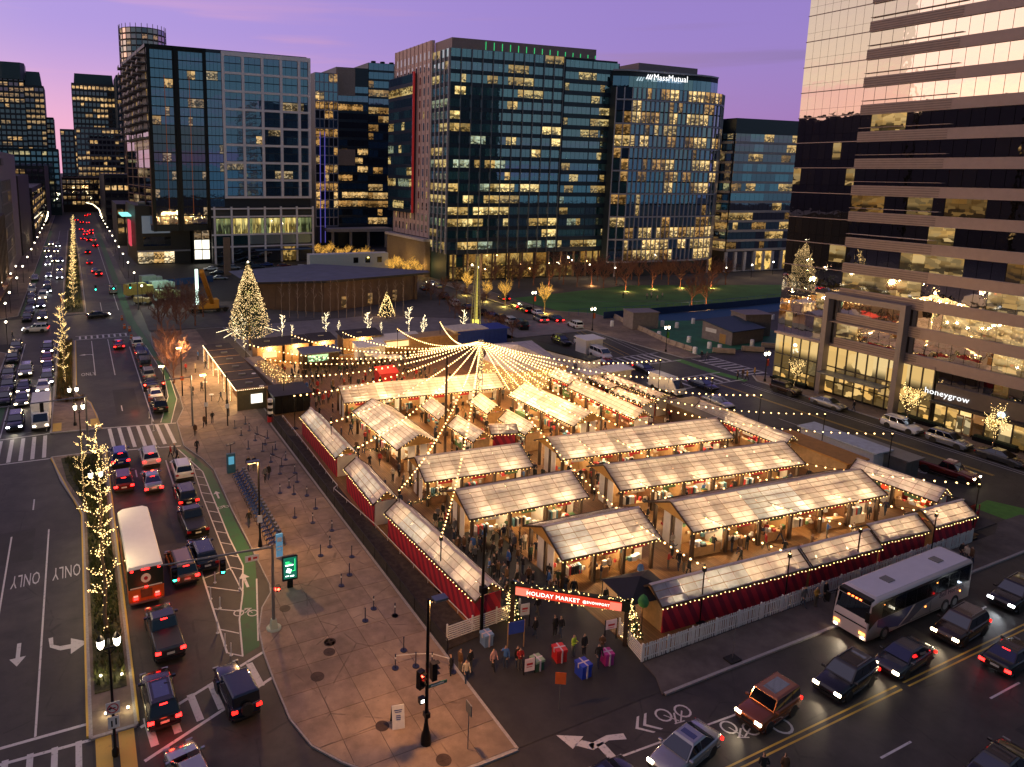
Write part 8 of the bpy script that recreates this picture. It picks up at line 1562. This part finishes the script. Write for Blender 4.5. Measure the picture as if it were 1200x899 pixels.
ob('rungs', m.mesh('r', MAT['beacon_metal']), t); ob('glow_core', MB().taper(-.35,.35,-.35,.35,.1,16,.3).mesh('gc', em('beacon_glow', (1,.78,.15), .55, False)), t); ob('glow_foot', MB().box(-.5,.5,-.5,.5,.1,2.6).mesh('gf', em('beacon_foot_glow', (1,.85,.12), 1.6, False)), t); lamp('beacon_light', (0,-1.5,1.2), (1,.8,.2), 160, t)
YEL = pm('crane_yellow', (.55,.26,.02), .5, var=.08); t = thing('mobile_crane', 'yellow mobile crane with its boom raised toward the upper left', 'crane', (26.5, 168, .1)); bm = S(236,318,12.5)-Vector((26.5,168,.1)); ob('boom', MB().bar((1.5,0,1.8),bm,.85,.85).mesh('b', YEL), t); ob('cabin', MB().box(-1.8,2.8,-1.3,1.3,.9,3.0).mesh('c', YEL, .08), t); ob('chassis', MB().box(-4,5,-1.2,1.2,.5,1.0).mesh('ch', DARKM), t)
for x_ in (-3,-1.2,2.6,4.2): ob('wheel', MB().cyl((x_,-1.25,.55),(x_,-.8,.55),.55,n=12,sm=False).mesh('w', RUBBER), t)
t = thing('green_glow_pole', 'tall narrow white green light column left of the crane boom', 'light', S(232,372)); ob('tube', MB().box(-.3,.3,-.3,.3,3,11).mesh('t', em('column_glow', (.75,1,.85), 2.2, False)), t)
for i, (u, v, c_, w_, l_, h_, lb) in enumerate(((163,348,(.42,.36,.10),2.6,7,3.6,'pale yellow works truck at the left of the yard'),(177,333,(.35,.42,.36),2.4,6,2.6,'pale green van at the back of the yard'),(190,340,(.32,.42,.36),2.4,6.5,2.6,'second pale green van in the works yard'),(197,352,(.36,.46,.20),2.5,6,2.8,'lime cabin truck at the front of the works yard'),(168,357,(.45,.42,.2),2.2,4,1.8,'low yellow trailer in the works yard'))):
    q = S(u, v); t = thing('works_truck', lb, 'truck', (q.x, q.y, .1), R(-75)); pmx = pm('works_%d' % i, c_, .6); ob('box', MB().box(-w_/2,w_/2,-l_/2,l_/2-1.8,.7,h_).mesh('b', pmx, .05), t); ob('cab', MB().box(-w_/2,w_/2,l_/2-1.7,l_/2,.5,h_*.8).mesh('c', pmx, .1), t); ob('windscreen', MB().box(-w_*.4,w_*.4,l_/2-.02,l_/2+.02,h_*.45,h_*.72).mesh('w', CARG), t)
    for x_ in (-1,1):
        for yy in (-l_*.3, l_*.35): ob('wheel', MB().cyl((x_*w_/2-.1,yy,.4),(x_*w_/2+.1,yy,.4),.4,n=10,sm=False).mesh('w', RUBBER), t)
lamp('yard_light', (S(185,345).x, S(185,345).y, 8), (.75,1,.8), 2600, None, .5); lamp('yard_light', (24, 175, 9), (1,.8,.4), 1200, None, .5)
thing('yard_fence', 'blue screened fence behind the works yard', 'fence', me=MB().bar((15,208,1),(36,214,1),.15,2).mesh('yf', MAT['blue_screen']))
pb = [S(720,373),S(742,384),S(760,392),S(785,404),S(812,413)]
for i in range(12):
    s_ = i/12*4; k = int(s_); a = pb[k]+(pb[k+1]-pb[k])*(s_-k); s2 = (i+.9)/12*4; k2 = min(int(s2),3); b_ = pb[k2]+(pb[k2+1]-pb[k2])*(s2-k2)
    thing('concrete_barrier', nth[i]+' pale concrete barrier counted from the far end beside the green court', 'concrete barrier', (0,0,0), 0, 'concrete barriers beside the green court', MB().bar((a.x,a.y,.28),(b_.x,b_.y,.28),.6,.5).bar((a.x,a.y,.75),(b_.x,b_.y,.75),.28,.6).mesh('cb', pm('pale_barrier', (.42,.33,.26), .85, var=.15)))
for i, (u, v) in enumerate(((848,414),(882,412),(905,408))): q = S(u, v); thing('concrete_barrier', ['left','middle','right'][i]+' loose barrier on the near edge of the green court', 'concrete barrier', (q.x,q.y,.1), R(-40), None, MB().box(-2,2,-.3,.3,0,.5).box(-2,2,-.14,.14,.5,.9).mesh('cb', MAT['pale_barrier']))
GW = pm('grey_lilac_wall', (.24,.20,.20), .8); 
def shed(label, x, y, w, dp, h, rz, slope, roof): t = thing('park_shed', label, 'shed', (x, y, .14), rz); ob('wall', MB().add([(-w/2,-dp/2,0),(w/2,-dp/2,0),(w/2,dp/2,0),(-w/2,dp/2,0),(-w/2,-dp/2,h+slope),(w/2,-dp/2,h),(w/2,dp/2,h),(-w/2,dp/2,h+slope)],[(0,1,5,4),(1,2,6,5),(2,3,7,6),(3,0,4,7),(4,5,6,7)]).mesh('w', GW), t); ob('roof', MB().add([(-w/2-.2,-dp/2-.2,h+slope+.03),(w/2+.2,-dp/2-.2,h+.03),(w/2+.2,dp/2+.2,h+.03),(-w/2-.2,dp/2+.2,h+slope+.03),(-w/2-.2,-dp/2-.2,h+slope+.15),(w/2+.2,-dp/2-.2,h+.15),(w/2+.2,dp/2+.2,h+.15),(-w/2-.2,dp/2+.2,h+slope+.15)],[(0,3,2,1),(4,5,6,7),(0,1,5,4),(1,2,6,5),(2,3,7,6),(3,0,4,7)]).mesh('r', roof), t); return t
q0, q1 = S(822,397), S(857,406); rz_ = math.atan2(q1.y-q0.y, q1.x-q0.x); NR = pm('slate_roof', (.03,.06,.09), .6, var=.1)
t = thing('park_shed', 'grey shed with a sloping dark blue roof on the green court', 'shed', (q0.x, q0.y, .14), rz_); L_ = (q1-q0).length
ob('front_wall', MB().box(0,L_,-.0,.15,0,2.6).add([(0,0,2.6),(L_,0,2.6),(0,0,3.7),(0,.15,2.6),(L_,.15,2.6),(0,.15,3.7)],[(0,1,2),(5,4,3),(0,2,5,3),(1,4,5,2)]).mesh('f', GW), t); ob('side_wall', MB().box(L_-.15,L_,.15,9.5,0,2.6).mesh('s', pm('tan_wall', (.24,.18,.14), .8)), t); ob('roof', MB().add([(-.2,-.2,3.8),(L_+.2,-.2,2.65),(L_+.2,9.8,2.65),(-.2,9.8,3.8),(-.2,-.2,3.95),(L_+.2,-.2,2.8),(L_+.2,9.8,2.8),(-.2,9.8,3.95)],[(0,3,2,1),(4,5,6,7),(0,1,5,4),(1,2,6,5),(2,3,7,6),(3,0,4,7)]).mesh('r', NR), t); ob('sign_board', MB().box(L_*.12,L_*.48,-.05,0,1.7,2.5).mesh('sb', WHITE), t); ob('door', MB().box(L_*.6,L_*.8,-.05,0,0,1.9).mesh('d', pm('gold_door', (.45,.25,.08), .6)), t)
shed('small flat topped grey shed at the left of the green court', S(750,384).x, S(750,384).y, 6, 4.5, 3.6, R(-15), 0, GW); shed('grey open fronted shed behind the blue roofed one', S(878,392).x, S(878,392).y, 6, 5, 4.6, R(-15), 0, GW)
for i, (u, v) in enumerate(((793,385),(812,380),(807,402),(772,396),(744,393) if False else (717,383),(814,415),(843,412),(881,406),(905,375),(893,379),(831,409),(776,383))):
    q = S(u, v); thing('white_drum', 'white banded drum on the green court', 'drum', (q.x, q.y, .14), 0, 'white drums on the green court', MB().lathe([(.45,0),(.42,.1),(.40,1.2),(.3,1.25)],10).mesh('wd', WHITE))
netfence('blue and white fence along the far side of the courts', [(104,132),(122,130),(150,129),(185,130)], 1.6, pm('blue_fence', (.02,.08,.28), .6), 'court_fence', net=False)
thing('blue_wind_screen', 'long blue wind screen between the field and the courts', 'screen', me=MB().bar((110,126.8,.9),(150,125.6,.9),.1,1.6).bar((150,125.6,.9),(200,127,.9),.1,1.6).mesh('bs', pm('wind_screen_blue', (.012,.035,.11), .7)))
for i in range(9):
    q = S((560,720,690,655,600,850,880,905,930)[i], (330,330,326,325,326,330,326,322,330)[i]); t = thing('globe_street_lamp', nth[i]+' small lamp in front of the office blocks', 'street lamp', (q.x, q.y, .05)); ob('pole', MB().cyl((0,0,0),(0,0,4.2),.07,n=5).mesh('p', BLACK), t); ob('globe', MB().ico((0,0,4.4),.3,k=1).mesh('g', GLOBE), t); lamp('street_glow', (0,-.8,4.6), (1,.66,.34), 420, t, .3)
# ------------------------------------------------------------------ labels that single out members of groups
ONES = ['','first','second','third','fourth','fifth','sixth','seventh','eighth','ninth','tenth','eleventh','twelfth','thirteenth','fourteenth','fifteenth','sixteenth','seventeenth','eighteenth','nineteenth']
def ordw(n):
    if n < 20: return ONES[n]
    t_, r_ = divmod(n, 10); T_ = ['','','twenty','thirty','forty','fifty','sixty','seventy','eighty','ninety'][t_]
    return (T_[:-1]+'ieth') if r_ == 0 else T_+' '+ONES[r_]
def scr(o):
    q = o.location-Vector((0,0,H)); c_ = q.x*EX+q.y*EY+q.z*EZ; return PX+F*c_.x/c_.z, PY+F*c_.y/c_.z
def relabel(group, fmt, key, rev=False):
    L = sorted([o for o in COL.objects if o.get('group') == group], key=key, reverse=rev)
    for i, o in enumerate(L): o['label'] = fmt % ordw(i+1)
left = lambda o: scr(o)[0]
relabel('bare trees before the office blocks', '%s bare reddish tree from the left in the row before the office blocks', left)
relabel('bare trees behind the plaza bar', '%s bare brown tree from the left in the clump behind the plaza bar', left)
relabel('queue posts on the plaza', '%s navy queue post counting up the plaza from its front corner', lambda o: o.location.y)
relabel('saplings along the avenue verge', '%s dark bare sapling from the left along the avenue verge', left)
relabel('birches along the pavilion', '%s thin pale birch from the left before the pavilion wall', left)
relabel('white drums on the green court', '%s white banded drum from the left on the green court', left)
relabel('white flexible posts along the cycle buffer', '%s white flexible lane post counting up the boulevard', lambda o: o.location.y)
relabel('manhole covers in the plaza paving', '%s round iron manhole cover counting up the plaza from its corner', lambda o: o.location.y)
def bycol(group, fmt, key):
    n = {}
    for o in sorted([o for o in COL.objects if o.get('group') == group], key=key):
        c_ = o['label'].split(' with ')[0].split(' in the ')[0].split(' car')[0].split(' van')[0]; k = (c_, o['category']); n[k] = n.get(k, 0)+1; o['label'] = fmt % (ordw(n[k]), c_, o['category'])
bycol('cars driving away up the boulevard', '%s %s %s, counting away, among the tail lights up the boulevard', lambda o: o.location.y)
bycol('cars coming down the boulevard with headlights on', '%s %s %s, counting away, with headlights on beyond the junction', lambda o: o.location.y)
bycol('cars in the open car park', '%s %s %s from the left in the open car park', left)
SH = {}
for o in COL.objects:
    if o.get('category') in ('market stall','cabin','bar','stage','trailer','kiosk') and o.parent is None: SH[o.name] = (o, ' '.join(o['label'].replace(',','').split()[:5]))
cut_ = {'the','a','of','in','with','its','by','to','at','and','between','behind','beside','as','near','right','left','one','from'}
def short(s_):
    w_ = s_.split()
    while w_ and w_[-1] in cut_: w_.pop()
    return ' '.join(w_)
G_ = {}
for o in COL.objects:
    if o.get('category') == 'person' and o.get('group'):
        near = min(SH.values(), key=lambda s_: (s_[0].location-o.location).length); G_.setdefault((o['label'].split(' coat')[0], short(near[1])), []).append(o)
for (c_, s_), L in G_.items():
    L.sort(key=left)
    for i, o in enumerate(L): o['label'] = '%s coat, %s from left, by the %s' % (c_, ordw(i+1), s_)
for o in COL.objects:
    lb = o.get('label')
    if lb and o.get('category'):
        w_ = lb.split()
        if len(w_) > 16: print('LONG', len(w_), lb)
